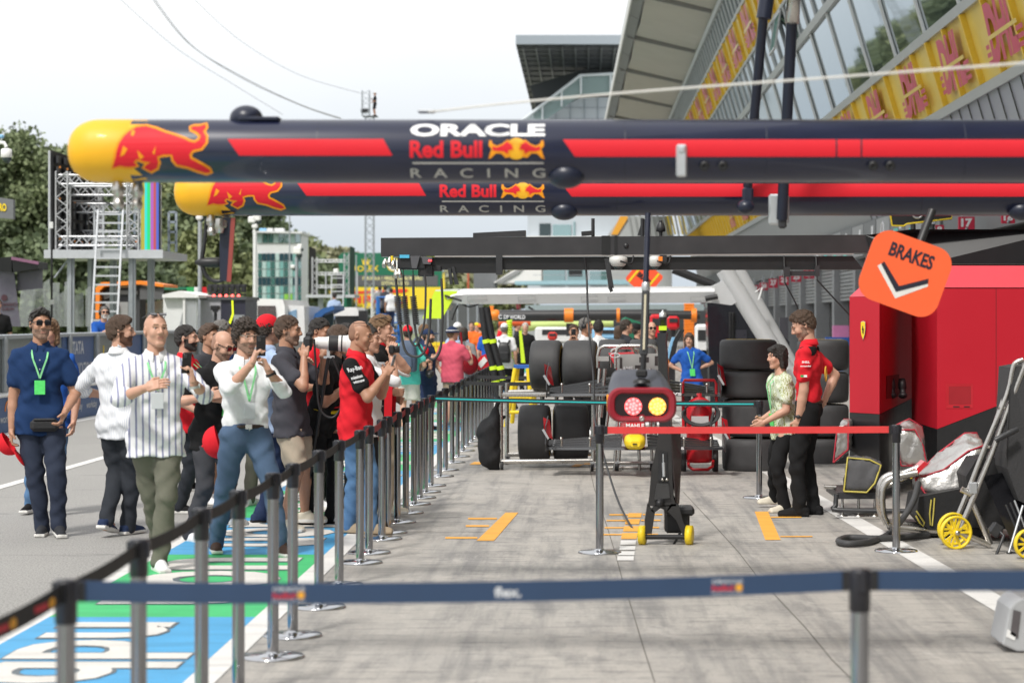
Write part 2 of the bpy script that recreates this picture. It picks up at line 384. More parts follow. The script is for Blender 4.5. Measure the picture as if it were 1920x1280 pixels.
# expansion joint: sealed crack running along the box
jm=MB();jp=[sc2(1273,30),sc2(1300,150),sc2(1370,360),sc2(1410,490),sc2(1450,640),sc2(1490,760),sc2(1560,990),sc2(1612,1150)]
j2=[sc3(115,175),sc3(260,330),sc3(410,495),sc3(520,640),sc3(600,720),sc3(760,890),sc3(900,1060),sc3(1000,1160)]
for path in (jp,j2):
    pts=[G(*p) for p in path]
    for a,b in zip(pts[:-1],pts[1:]):jm.add([(a.x-.0035,a.y,.003),(a.x+.0035,a.y,.003),(b.x+.0035,b.y,.003),(b.x-.0035,b.y,.003)],[(0,1,2,3)])
for yy in (17.9,24.5,31.2):jm.add([(-1.8,yy,.003),(6,yy,.003),(6,yy+.012,.003),(-1.8,yy+.012,.003)],[(0,1,2,3)])
tag(jm.build('expansion_joints',M('joint_sealant',(.14,.13,.115),.8)),kind='structure')

# ------------------------------------------------------------------ retractable belt barriers
BELTK=M('belt_black',(.02,.02,.022),.7);BELTN=M('belt_navy',(.025,.055,.12),.7);BELTR=M('belt_red',(.72,.05,.05),.6);BELTD=M('belt_dark_red',(.30,.03,.04),.7)
ST_H=.975
def stanchion(X,Y,label,group='chrome barrier posts beside the painted lane'):
    e=empty('barrier_post',(X,Y,0),label,'barrier post',group)
    mb=MB();mb.lathe((X,Y,0),(0,0,1),[(.0,.0),(.0,.165),(.006,.168),(.014,.160),(.020,.06),(.026,.036),(.034,.030)],32);mb.build('base',PLATE,e)
    mb=MB();mb.lathe((X,Y,0),(0,0,1),[(.03,.030),(.84,.030)],24);mb.build('post',CHROME,e)
    mb=MB();mb.lathe((X,Y,0),(0,0,1),[(.835,.030),(.838,.035),(.965,.035),(.972,.033),(.975,.0)],24, True)
    for a in range(4):c,s_=math.cos(a*PI/2),math.sin(a*PI/2);mb.box((X+c*.036,Y+s_*.036,.935),(.012+abs(s_)*.014,.012+abs(c)*.014,.06))
    mb.build('belt_head',M('belt_head_black',(.02,.02,.026),.35),e)
    return e
def belt(a,b,mat,label,sag=.012,w=.052,deco=None):
    """a, b: (X, Y) of two posts; hangs between their heads"""
    a,b=Vector((*a,.936)),Vector((*b,.936));d=(b-a).normalized();a=a+d*.04;b=b-d*.04;n=d.cross(Vector((0,0,1)))
    mb=MB();K=14;rows=[]
    for i in range(K+1):
        t=i/K;p=a.lerp(b,t)-Vector((0,0,sag*4*t*(1-t)));rows.append(p)
    vs=[];fs=[]
    for p in rows:vs+=[p-n*.001-Vector((0,0,w/2)),p-n*.001+Vector((0,0,w/2)),p+n*.001+Vector((0,0,w/2)),p+n*.001-Vector((0,0,w/2))]
    for i in range(K):
        for k in range(4):fs.append((i*4+k,i*4+(k+1)%4,i*4+4+(k+1)%4,i*4+4+k))
    fs+=[(0,1,2,3),(4*K,4*K+1,4*K+2,4*K+3)];mb.add(vs,fs)
    cl=[rows[0]+d*.008,rows[-1]-d*.008]
    mb.mat(1)
    for c in cl:mb.box(c,(.02,.016,.062),Matrix((d,n,Vector((0,0,1)))).transposed())
    o=tag(mb.build('belt',[mat,BLACK], None,tuple((a+b)/2)),label,'barrier belt','belts strung between the barrier posts')
    if deco:deco(o,a,b,d,n, lambda t:a.lerp(b,t)-Vector((0,0,sag*4*t*(1-t))))
    return o
ROW_PX=[125,260,378,447,512,549,598,636,675,692,716,727,745,761,776,787,797,808,824,835,848,858,868,876,884,891,897,903,908,913,918,923]
ORDW='first second third fourth fifth sixth seventh eighth ninth tenth eleventh twelfth thirteenth fourteenth fifteenth sixteenth seventeenth eighteenth nineteenth twentieth'.split();ORDW+=['twenty-'+w for w in ORDW[:9]]+['thirtieth']+['thirty-'+w for w in ORDW[:9]]
ROW=[(-1.61,6.63)]+[(-1.64,6560.0/(VX-p)) for p in ROW_PX[1:]]
spots=['at the near left corner, where navy and black belts meet','next behind the corner post, before the striped shirt man','second of the row behind the corner post','in front of the man in the white shirt','before the left leg of the man in the white shirt','before the bare leg of the lens photographer','before the black trousers of the photographers','just left of the man in blue jeans','at the right hip of the man in blue jeans','right of the jeans, first carrying a dark red belt']
proto= None
for i,(x,y) in enumerate(ROW):
    lab='chrome belt post '+spots[i] if i<len(spots) else ('chrome belt post where the teal striped belt ties onto the row' if i==17 else ('chrome belt post on the dark red belts, %s of the whole row from the corner' if i<17 else 'slim far chrome belt post, %s of the whole row from the corner')%ORDW[i])
    if proto is None:proto=stanchion(x,y,lab); continue
    c=copy_tree(proto);c.location=(x,y,0);c['label']=lab
def st_copy(x,y,lab):c=copy_tree(proto);c.location=(x,y,0);c['label']=lab; return c
st_copy(.893,6.91,'chrome belt post standing alone at the near right, holding the navy belt')
st_copy(.12,16.3,'chrome belt post at the left end of the bright red belt');st_copy(2.40,16.4,'chrome belt post at the right end of the bright red belt')
st_copy(-1.72,5.2,'chrome belt post outside the left edge');st_copy(3.3,7.0,'chrome belt post outside the right edge');st_copy(1.75,21.3,'chrome belt post at the far end of the teal striped belt')
LOGOR=M('print_red',(.55,.03,.05),.6);LOGOY=M('print_yellow',(.80,.38,.03),.6);LOGOW=M('print_white',(.62,.64,.67),.6)
def team_logo_belt(o,a,b,d,n,at):
    L_=(b-a).length
    nn=-n if n.y>0 else n
    def deco(name,mat,fn):mb=MB();fn(mb);mb.build(name,mat,o)
    for t in (.265,.838):
        c=at(t)+nn*.0025;rt=d if d.x>0 else -d
        def wd(mb,c=c,rt=rt):text_to(mb,'RedBull',rect_fn(c-rt*.05-Vector((0,0,.016)),rt*.07,Vector((0,0,.018))),.03)
        deco('print',LOGOR,wd)
        def w2(mb,c=c,rt=rt):text_to(mb,'ORACLE',rect_fn(c-rt*.05+Vector((0,0,.008)),rt*.10,Vector((0,0,.012))),.02);text_to(mb,'RACING',rect_fn(c-rt*.05-Vector((0,0,.026)),rt*.10,Vector((0,0,.007))),.0)
        deco('print',LOGOW,w2)
        def w3(mb,c=c,rt=rt):mb.add([c+rt*(.038+.012*math.cos(k))+Vector((0,0,-.006+.012*math.sin(k))) for k in np.linspace(0,2*PI,12)[:-1]],[range(11)])
        deco('print',LOGOY,w3)
    c=at(.548)+nn*.0025;rt=d if d.x>0 else -d
    deco('print',LOGOW, lambda mb:text_to(mb,'flex.',rect_fn(c-rt*.043-Vector((0,0,.018)),rt*.085,Vector((0,0,.034))),.03))
belt(ROW[0],(.893,6.91),BELTN,'navy belt with small team logos stretched across the near foreground',.020,.066,team_logo_belt)
belt((.893,6.91),(3.3,7.0),BELTN,'navy belt running right from the near right post',.004,.066)
b0=belt((-1.72,5.2),ROW[0],BELTK,'black belt with a small logo leaving the near left post',.03,.06)
mb=MB()
for t in (.62,.86):
    a_=Vector((-1.72,5.2,.936));b_=Vector((*ROW[0],.936));c=a_.lerp(b_,t)-Vector((0,0,.12*t*(1-t)));d_=(b_-a_).normalized();n_=d_.cross(Vector((0,0,1)));n_=n_ if n_.x>0 else -n_
    mb.mat(0).add([c+n_*.003+d_*u+Vector((0,0,v)) for u,v in ((-.10,-.014),(.02,-.014),(.02,.006),(-.10,.006))],[range(4)]);mb.mat(1).add([c+n_*.003+d_*(.06+.03*math.cos(k))+Vector((0,0,-.002+.017*math.sin(k))) for k in np.linspace(0,2*PI,12)[:-1]],[range(11)])
mb.build('print',[LOGOR,LOGOY],b0)
for i in range(len(ROW)-1):
    m=BELTK if i<8 or i>=17 else BELTD
    lab=('black belt hanging between chrome posts, number %s from the corner'%['one','two','three','four','five','six','seven','eight'][i]) if i<8 else ('short dark red belt between close posts, %s belt of the row from the corner' if i<17 else 'short black belt far along the posts, %s belt of the row from the corner')%ORDW[i]
    belt(ROW[i],ROW[i+1],m,lab,.010 if i==0 else .014,.052)
belt((.12,16.3),(2.40,16.4),BELTR,'bright red belt stretched across the garage apron',.002,.052)
def teal(o,a,b,d,n,at):
    mb=MB();nn=-n if n.y>0 else n
    for i in range(14):p,q=at(i/14)+nn*.003,at((i+1)/14)+nn*.003;mb.add([p+Vector((0,0,-.006)),q+Vector((0,0,-.006)),q+Vector((0,0,.008)),p+Vector((0,0,.008))],[range(4)])
    mb.build('stripe',TEAL,o)
belt(ROW[17],(1.75,21.3),BELTK,'black belt with a teal stripe stretched behind the wing trolley',.012,.05,teal)
for yy,x1 in ((28.5,-.55),(31.5,-.4)):belt((-1.64,yy),(x1,yy-.3),BELTK,'black belt across the far box, %s of two'%('nearer' if yy<30 else 'farther'),.01,.05)
st_copy(-.55,28.2,'chrome belt post behind the upright tyres, nearer of two');st_copy(-.4,31.2,'chrome belt post behind the upright tyres, farther of two')
# ------------------------------------------------------------------ the two overhead booms
BOOMRED=M('boom_red',(.70,.016,.03),.58,var=.03,spec=.3);BOOMY=M('boom_yellow',(.88,.45,.01),.5,var=.05,coat=.08);EMBO=M('emblem_orange',(.88,.32,.01),.6,spec=.3);BOOMW=M('boom_white',(.80,.80,.82),.4);BOOMS=M('boom_silver_letters',(.50,.48,.46),.4)
BULL=[(236,312),(222,316),(229,298),(232,285),(236,272),(244,258),(254,247),(266,240),(282,238),(300,243),(320,251),(340,257),(356,263),(366,268),(376,270),(384,265),(386,257),(380,251),(374,247),(368,245),(366,240),(372,238),(382,238),(392,234),(394,240),(390,248),(396,258),(396,270),(388,280),(372,284),(366,292),(368,300),(376,304),(390,312),(400,318),(403,323),(394,325),(380,321),(362,314),(342,310),(336,302),(334,292),(318,292),(306,296),(308,306),(304,316),(292,322),(280,316),(286,310),(294,306),(280,304),(268,300),(262,306),(268,312),(256,314),(246,314)]
def offset_poly(poly,d):
    n=len(poly);out=[];A=sum(poly[i][0]*poly[(i+1)%n][1]-poly[(i+1)%n][0]*poly[i][1] for i in range(n));sg=1 if A>0 else -1
    for i in range(n):
        p0,p1,p2=poly[i-1],poly[i],poly[(i+1)%n];e1=Vector((p1[0]-p0[0],p1[1]-p0[1])).normalized();e2=Vector((p2[0]-p1[0],p2[1]-p1[1])).normalized()
        nn=Vector((e1.y+e2.y,-e1.x-e2.x));nn=nn.normalized() if nn.length>.2 else Vector((e1.y,-e1.x));out.append((p1[0]+nn.x*d*sg,p1[1]+nn.y*d*sg))
    return out
def make_boom(Y,yc,rpx,xtip,xmap,label,full=True):
    """xmap: photo column of the first boom -> photo column of this boom"""
    k=FPX/Y;R=rpx/k;Zc=HC-(yc-VY)/k
    e=empty('overhead_boom',(P(1500,yc,Y).x,Y,Zc),label,'boom','striped overhead pit booms')
    def on(px,py,lift=.0015):  # photo point of the first boom -> point on this tube's near face
        x=(xmap(px)-VX)/k;hgt=max(-.985,min(.985,(281-py)/60.0))*R;rr=R+lift
        s=hgt/R; return Vector((x,Y-math.sqrt(1-s*s)*rr,Zc+s*rr))
    X0=(xtip-VX)/k;Xj=(xmap(252)-VX)/k;Xe=7.2
    mb=MB();mb.lathe((Xj,Y,Zc),(1,0,0),[(0,R),(Xe-Xj,R),(Xe-Xj,0)],64);mb.build('tube',NAVY,e)
    mb=MB();L_=Xj-X0;nose=[(L_*.48*(1-math.cos(t)) ,R*(1.0)*math.sin(t)**.75 if t>0 else 0.0) for t in np.linspace(0,PI/2,16)]
    mb.lathe((X0,Y,Zc),(1,0,0),[(a,min(b,R)) for a,b in nose]+[(L_*.49,R*1.004),(L_*.985,R*1.004),(L_*1.0,R*.99)],64);mb.build('nose_cap',BOOMY,e)
    def decal(name,mat,poly,lift=.002,cuts=10):
        vs,fs=cut2d([p for p in poly],[list(range(len(poly)))],cuts);m_=MB();m_.add([on(x,y,lift) for x,y in vs],fs, False); return m_.build(name,mat,e)
    # slanted yellow edge, emblem, stripes
    decal('nose_edge',BOOMY,[(250,224),(282,224),(262,250),(246,282),(262,318),(282,336),(250,338)],.0012)
    decal('bull_emblem_outline',EMBO,offset_poly(BULL,4.5),.002);decal('bull_emblem',BOOMRED,BULL,.0032)
    for pl in ([(258,246),(264,248),(262,258),(257,256)],[(244,276),(252,282),(246,292),(238,296)],[(298,290),(304,276),(302,292)],[(274,302),(270,284),(282,296)]):decal('bull_emblem_detail',EMBO,pl,.0042,4)
    decal('red_stripe',BOOMRED,[(436,263),(724,263),(741,294),(458,294)]);decal('red_stripe',BOOMRED,[(1056,264),(2160,264),(2160,296),(1078,296)])
    def words(name,mat,sv,x0,x1,y0,y1,bold=0,sp_=1.0,lift=.002):
        m_=MB();text_to(m_,sv, lambda u,v:on(x0+(x1-x0)*u,y1-(y1-y0)*v,lift),bold,sp_,6); return m_.build(name,mat,e)
    if full:words('lettering',BOOMW,'ORACLE',773,1023,233,258,.045)
    words('lettering',BOOMRED,'Red Bull',773,907,266,298,.035);words('lettering',BOOMS,'RACING',773,1023,317,333,.012,2.3)
    decal('silver_rule',BOOMS,[(778,306),(1020,306),(1020,309),(778,309)],.002,2)
    decal('sun_disc',BOOMY,circ(970,281,20,24),.002,6)
    for s_ in (1,-1):
        q= lambda pts:[(970+s_*x,y) for x,y in pts]
        decal('charging_bull',EMBO,q([(6,272),(16,264),(26,272),(36,276),(44,272),(46,266),(50,266),(51,276),(46,282),(50,294),(52,300),(46,298),(38,290),(28,290),(20,298),(10,296),(12,288),(4,284)]),.0032,4)
        decal('charging_bull',BOOMRED,q([(9,274),(17,268),(26,275),(36,279),(44,277),(44,284),(34,286),(24,286),(16,291),(14,284),(6,282)]),.0042,4)
    for px in (600,1170,1432,1800):decal('seam',NAVYP,[(px,230),(px+2,230),(px+2,336),(px,336)],.0008,12)
    # domes and bolts
    if full:
        m_=MB();c=Vector(((462-VX)/k,Y,Zc+R));m_.ell(c+Vector((0,0,.005)),(.078,.078,.062), None,28,16);m_.build('camera_dome',NAVYP,e)
        m_=MB();m_.box(Vector(((490-VX)/k,Y,Zc+R*.985)),(.19,.16,.02), None,.006);m_.build('dome_plate',NAVYP,e)
    for px in (1062,) if full else (1062,2010):
        m_=MB();c=on(px,330,-.02);m_.ell((c.x,Y-R*.42,Zc-R*.80),(.088,.075,.062), None,28,14);m_.build('sensor_dome',NAVYP,e)
    if full:
        for px in (1318,1352,1630,1662):m_=MB();c=on(px,311,0);m_.lathe(c+Vector((0,.01,0)),(0,-1,-.4),[(0,.024),(.022,.022),(.024,.012),(.012,.0)],16);m_.build('socket',BLACK,e)
        m_=MB();c=on(1275,302,.012);m_.box(c,(.05,.03,.15), None,.008);m_.box(c+Vector((0,-.012,.05)),(.03,.02,.03), None,.005);m_.build('latch_bracket',ALU,e)
        for px in (1560,1606):decal('panel_joint',NAVYP,[(px,262),(px+3,262),(px+3,300),(px,300)],.003,3)
    # air couplings under the nose
    for i,px in enumerate((222,257)):
        x=(xmap(px)-VX)/k;m_=MB();z=Zc-R
        m_.lathe((x,Y-.02+.04*i,z+.02),(.05*(1-2*i),0,-1),[(0,.018),(.03,.024),(.05,.030),(.075,.030),(.08,.022),(.105,.022),(.11,.028),(.135,.026),(.145,.018),(.145,0)],20);m_.build('air_coupling',STEEL,e)
    return e,k,R,Zc,on
boom1,k1,R1,Z1,on1=make_boom(10.0,283.5,59.0,130, lambda p:p,'nearest navy boom with yellow nose, red stripes and full three line team lettering')
boom2,k2,R2,Z2,on2=make_boom(13.4,360.0,44.5,328, lambda p:1023-(1023-p)*.783 if p<1023 else 1023+(p-1023)*.9,'second navy boom with yellow nose partly hidden below the nearest boom', False)
# hanging hose loop and strap under the second nose
mb=MB();c0=P(436,408,13.4);mb.box(P(418,420,13.35),(.055,.06,.05), None,.01);mb.lathe(P(412,410,13.3),(0,0,-1),[(0,.025),(.05,.03),(.09,.022),(.09,0)],16);mb.build('hook_block',STEEL,boom2)
mb=MB();mb.tube(smooth_path([P(388,408,13.4),P(384,450,13.4),P(379,495,13.4),P(392,522,13.4),P(415,526,13.4),P(424,505,13.4)],8),.013,10);mb.build('hose_loop',BLACK,boom2)
mb=MB();mb.prism([P(411,408,13.35),P(440,408,13.35),P(430,528,13.35),P(412,526,13.35)],(0,.02,0));mb.mat(1).prism([P(433,408,13.34),P(441,408,13.34),P(433,528,13.34),P(425,528,13.34)],(0,.012,0));mb.build('strap',[NAVYP,M('dark_red_edge',(.28,.05,.04),.5)],boom2)
mb=MB();mb.lathe(P(366,492,13.4),(1,0,0),[(0,0),(0,.012),(.05,.03),(.14,.032),(.18,.02),(.18,0)],16);mb.build('gun_grip',BLACK,boom2)
# suspension rods of the second boom
for px0,py0,px1,py1,w in ((1437,-30,1402,350,.030),(1488,-30,1466,410,.034)):
    mb=MB();a,b=P(px0,py0,12.6),P(px1,py1,13.1 if px1>1450 else 13.2);mb.tube([a,b],w,14)
    if px0<1450:mb.tube([P(1440,-20,12.6),P(1432,35,12.6)],.045,12)
    mb.build('suspension_rod',NAVYP,boom2)
mb=MB();mb.box(P(1460,393,13.15),(.125,.05,.19), None,.012);mb.build('rod_bracket',ALU,boom2)
mb=MB();mb.box(P(1467,395,13.11),(.05,.06,.22), None,.012);mb.build('rod_clamp',DARK,boom2)
mb=MB();mb.box(P(1402,366,13.2),(.07,.07,.10), None,.015);mb.ell(P(1398,388,13.15),(.055,.05,.045));mb.build('rod_foot',NAVYP,boom2)
mb=MB();mb.lathe(P(1487,12,12.58),(-.06,0,-1),[(-.1,.042),(.10,.042),(.10,.03)],14);mb.build('rod_collar',STEEL,boom2)
# pale hose strung above the near boom
mb=MB();mb.tube(smooth_path([P(800,211,10),P(960,193,9.7),P(1200,172,9.3),P(1550,146,8.8),P(1980,114,8.2)],8),.0065,8)
mb.mat(1).box(P(800,209,10),(.085,.03,.02), None,.008);o=mb.build('air_hose',[M('translucent_hose',(.78,.76,.72),.3,alpha=.5),ALU], None,tuple(P(1300,165,9.2)));tag(o,'pale thin hose running from the near boom up to the right','hose')
# cables in the sky
for i,(pts,r) in enumerate((([(280,-10),(352,80),(450,142),(560,195),(640,222)],.035),([(284,-10),(356,82),(452,146),(562,197),(640,224)],.03),([(220,-6),(330,90),(440,160),(530,215)],.022),([(365,0),(450,76),(560,140),(680,176)],.02))):
    mb=MB();mb.tube(smooth_path([P(x,y,150) for x,y in pts],8),r,6);tag(mb.build('overhead_cable',M('cable_grey',(.30,.31,.32),.6), None,tuple(P(*pts[2],150))),['darkest sagging cable crossing the upper left sky','sagging cable doubling the darkest one in the sky','leftmost thin cable in the upper left sky','faint rightmost thin cable in the upper left sky'][i],'cable','cables in the sky')

# ------------------------------------------------------------------ traffic light hung from the second boom
YL=13.0
tl=empty('pit_traffic_light',P(1203,745,YL),'hanging pit signal with a red lamp cluster and an amber lamp cluster lit','traffic light')
mb=MB();mb.tube([P(1215,400,YL+.2),P(1211,535,YL+.1)],.018,14);mb.build('upper_pole',NAVYP,tl)
mb=MB();mb.lathe(P(1211,538,YL+.1),(0,0,-1),[(-.03,.02),(-.02,.026),(.025,.026),(.04,.018),(.04,0)],16);mb.build('pole_joint',ALU,tl)
mb=MB();mb.bar(P(1211,545,YL+.08),P(1207,667,YL),.048,.036,(0,1,0),.008);mb.mat(1).bar(P(1210,552,YL+.055),P(1207,655,YL-.025),.012,.004,(0,1,0));mb.build('lower_pole',[DARK,M('tape_measure',(.55,.50,.36),.6)],tl)
mb=MB();mb.tube([P(1207,665,YL),P(1206,695,YL),P(1203,705,YL)],.018,10);mb.box(P(1203,700,YL),(.07,.07,.05), None,.012);mb.lathe(P(1203,712,YL),(0,0,1),[(-.02,.055),(.0,.05),(.01,.02)],16);mb.build('swivel',BLACK,tl)
def rrect(cx,cz,hw,hh,r,n=6):
    out=[]
    for sx_,sz_,a0 in ((1,1,0),(-1,1,PI/2),(-1,-1,PI),(1,-1,1.5*PI)):out+=[(cx+sx_*(hw-r)+r*math.cos(a0+PI/2*i/n),cz+sz_*(hh-r)+r*math.sin(a0+PI/2*i/n)) for i in range(n+1)]
    return out
def ring_loft(mb,rings,smooth=True,close=True):
    n=len(rings[0]);vs=[p for r in rings for p in r];fs=[(i*n+k,i*n+(k+1)%n,(i+1)*n+(k+1)%n,(i+1)*n+k) for i in range(len(rings)-1) for k in range(n)]
    mb.add(vs,fs,smooth)
    if close:mb.add(rings[0],[range(n)]);mb.add(rings[-1],[range(n)])
pc=P(1203,758,YL);kk=FPX/YL
def podring(dy,hw,hh,r,dx=0,dz=0): return [Vector((pc.x+dx+x,pc.y+dy,pc.z+dz+z)) for x,z in rrect(0,0,hw/kk,hh/kk,r/kk)]
mb=MB();ring_loft(mb,[podring(.36,40,12,10,-.02,.165),podring(.30,50,22,18,-.02,.135),podring(.12,60,31,24,-.01,.055),podring(-.02,63,31,24),podring(-.04,63,31,24)]);mb.build('housing',M('pod_grey',(.05,.055,.075),.45),tl)
mb=MB();ring_loft(mb,[podring(-.035,64.5,32.5,25),podring(-.070,64.5,32.5,25),podring(-.082,60,29,22)], True, False);ring_loft(mb,[podring(-.082,60,29,22),podring(-.078,52,23,17),podring(-.055,50,21,15)], False, False)
mb.prism([pc+Vector((x,-.079,z)) for x,z in ((-.022,-.105),(.022,-.105),(.022,-.075),(.012,-.058),(-.012,-.058),(-.022,-.075))],(0,.02,0));mb.build('red_surround',M('pod_red',(.27,.008,.02),.4,coat=.2),tl)
mb=MB();mb.add(podring(-.056,51,22,16),[range(28)]);mb.build('lamp_panel',M('lamp_panel',(.015,.006,.008),.3),tl)
for j,(px,colr,name) in enumerate(((1186,(1.0,.16,.17),'red_lamp'),(1231,(1.0,.50,.10),'amber_lamp'))):
    mb=MB();c=P(px+1,761,YL)+Vector((0,-.07,0))
    for rr,nn in ((0,1),(.020,6),(.042,10)):
        for i in range(nn):mb.ell(c+Vector((rr*math.cos(2*PI*i/nn+.3),0,rr*math.sin(2*PI*i/nn+.3))),(.0088,.006,.0088), None,10,6)
    m=M(name,colr,.4,var=0,emit=1.5);m.node_tree.nodes['Principled BSDF'].inputs['Emission Color'].default_value=(1,.26 if j==0 else .52,.26 if j==0 else .13,1);mb.build(name,m,tl)
    mb=MB();mb.add([c+Vector((.053*math.cos(t),.012,.053*math.sin(t))) for t in np.linspace(0,2*PI,29)[:-1]],[range(28)]);mb.build('lamp_glow_plate',M(name+'_plate',colr,.4,var=0,emit=.35),tl)
mb=MB();mb.lathe(pc+Vector((0,-.081,-.083)),(0,-1,0),[(0,.016),(.006,.015),(.006,.008),(.002,.0)],14);mb.build('lens',STEEL,tl)
mb=MB();ring_loft(mb,[[Vector((pc.x-64.6/kk-.002,pc.y+y,pc.z+z)) for y,z in circ(.03,.01,.05,16)],[Vector((pc.x-60/kk,pc.y+y,pc.z+z)) for y,z in circ(.03,.01,.05,16)]]);mb.build('side_emblem',EMBO,tl)

# ------------------------------------------------------------------ orange BRAKES board
YB=12.8;kb=FPX/YB;bc=P(1697,513,YB);ang=math.radians(-20)
bx,bz=Vector((math.cos(ang),0,math.sin(ang))),Vector((-math.sin(ang),0,math.cos(ang)))
bp= lambda x,y,d=0.0:bc+bx*(x/kb)+bz*(y/kb)+Vector((0,d,0))
bb=empty('brake_board',bc,'orange rounded board reading BRAKES with a black and white chevron','sign')
mb=MB();ring_loft(mb,[[bp(x,y,d) for x,y in rrect(0,0,78,68,34,8)] for d in (-.008,.008)], False);mb.build('board',M('fluo_orange',(.95,.13,.035),.5,var=.02),bb)
mb=MB();text_to(mb,'BRAKES', lambda u,v:bp(-43+86*u,22+27*v,-.0105),.03);mb.build('lettering',M('sign_ink',(.015,.015,.03),.5),bb)
mb=MB();mb.add([bp(x-2,y-8,-.0095) for x,y in [(-52,4),(-44,14),(-4,-22),(46,12),(50,0),(0,-42)]],[range(6)]);mb.build('chevron_white',M('sign_white',(.75,.74,.70),.5),bb)
mb=MB();mb.add([bp(x-2,y-6,-.012) for x,y in [(-47,8),(-43,14),(-1,-20),(46,12),(48,3),(-3,-32)]],[range(6)]);mb.build('chevron_black',M('sign_ink',(.015,.015,.03),.5),bb)
mb=MB();mb.tube([P(1724,458,YB+.02),P(1748,395,YB+.1)],.026,12);mb.build('handle',BLACK,bb)
# ------------------------------------------------------------------ people: bodies and clothes grown as one smooth surface each
def vec(*a): return np.array(a,float)
def nrm(v): return v/(np.linalg.norm(v)+1e-12)
def _smin(a,b,k):
    h=np.clip(.5+.5*(b-a)/k,0,1); return b+(a-b)*h-k*h*(1-h)
def field(prims,lo,hi,h,cuts=()):
    ax=[np.arange(lo[i]-2*h,hi[i]+3*h,h,dtype=np.float32) for i in range(3)]
    D=np.full([len(a) for a in ax],.5,np.float32)
    for p in prims:
        typ,k=p[0],p[-1]
        if typ=='c':blo=np.minimum(p[1]-p[3],p[2]-p[4]);bhi=np.maximum(p[1]+p[3],p[2]+p[4])
        else:rr=max(p[2])*1.02 if typ in 'es' else np.linalg.norm(p[2])+.01;blo=p[1]-rr;bhi=p[1]+rr
        m=max(k,2*h)+.012
        sl=[]
        for i in range(3):
            a=int(np.searchsorted(ax[i],blo[i]-m));b=int(np.searchsorted(ax[i],bhi[i]+m));sl.append((a,b))
        if any(a>=b for a,b in sl): continue
        X=ax[0][sl[0][0]:sl[0][1], None, None];Y=ax[1][None,sl[1][0]:sl[1][1], None];Z=ax[2][None, None,sl[2][0]:sl[2][1]]
        if typ=='c':
            a,b,ra,rb=p[1],p[2],p[3],p[4];d=b-a;l2=float(d@d)+1e-9
            T=np.clip(((X-a[0])*d[0]+(Y-a[1])*d[1]+(Z-a[2])*d[2])/l2,0,1)
            v=np.sqrt((X-a[0]-T*d[0])**2+(Y-a[1]-T*d[1])**2+(Z-a[2]-T*d[2])**2)-(ra+(rb-ra)*T)
        else:
            c,r,R=p[1],p[2],p[3];x,y,z=X-c[0],Y-c[1],Z-c[2]
            q=[R[0,i]*x+R[1,i]*y+R[2,i]*z for i in range(3)]  # R columns = local axes
            if typ in 'es':
                k0=np.sqrt((q[0]/r[0])**2+(q[1]/r[1])**2+(q[2]/r[2])**2);k1=np.sqrt((q[0]/r[0]**2)**2+(q[1]/r[1]**2)**2+(q[2]/r[2]**2)**2)+1e-6
                v=k0*(k0-1)/k1
            else:
                rd=.3*min(r);e=[np.abs(q[i])-r[i]+rd for i in range(3)]
                v=np.sqrt(sum(np.maximum(u,0)**2 for u in e))+np.minimum(np.maximum(np.maximum(e[0],e[1]),e[2]),0)-rd
        S=tuple(slice(a,b) for a,b in sl);cur=D[S]
        if typ=='s':D[S]=-_smin(-cur,v,k)
        else:D[S]=_smin(cur,v.astype(np.float32),k)
    for c,n in cuts:
        D=np.maximum(D,((ax[0][:, None, None]-c[0])*n[0]+(ax[1][None,:, None]-c[1])*n[1]+(ax[2][None, None,:]-c[2])*n[2]).astype(np.float32))
    return D,ax
_CO=np.array([(i,j,k) for i in (0,1) for j in (0,1) for k in (0,1)])
_ED=[(a,b) for a in range(8) for b in range(8) if a<b and np.abs(_CO[a]-_CO[b]).sum()==1]
def surfnet(D,ax,h):
    S=D<0;n=D.shape
    cnt=sum(S[i:n[0]-1+i,j:n[1]-1+j,k:n[2]-1+k].astype(np.int8) for i,j,k in _CO)
    ijk=np.argwhere((cnt>0) & (cnt<8))
    if len(ijk)==0: return np.zeros((0,3)),np.zeros((0,4),int)
    vals=np.stack([D[ijk[:,0]+c[0],ijk[:,1]+c[1],ijk[:,2]+c[2]] for c in _CO],1)
    acc=np.zeros((len(ijk),3));num=np.zeros(len(ijk))
    for a,b in _ED:
        va,vb=vals[:,a],vals[:,b];m=(va<0) != (vb<0);t=np.where(m,va/(va-vb+1e-12),0)
        acc+=m[:, None]*(_CO[a]+t[:, None]*(_CO[b]-_CO[a]));num+=m
    pos=(ijk+acc/num[:, None])*h+np.array([a[0] for a in ax])
    idx=np.full(n,-1,np.int32);idx[ijk[:,0],ijk[:,1],ijk[:,2]]=np.arange(len(ijk))
    Q=[]
    for d in range(3):
        e=[0,0,0];e[d]=1
        A=S[:n[0]-e[0],:n[1]-e[1],:n[2]-e[2]];B=S[e[0]:,e[1]:,e[2]:]
        g=np.argwhere(A != B);u,w=(d+1)%3,(d+2)%3
        g=g[(g[:,u]>0) & (g[:,w]>0)]
        if len(g)==0: continue
        du=np.zeros(3,int);du[u]=1;dw=np.zeros(3,int);dw[w]=1
        q=np.stack([idx[tuple((g-du-dw).T)],idx[tuple((g-dw).T)],idx[tuple(g.T)],idx[tuple((g-du).T)]],1)
        fl=~S[tuple(g.T)];q[fl]=q[fl][:,::-1];Q.append(q)
    Q=np.concatenate(Q); return pos,Q[(Q>=0).all(1)]
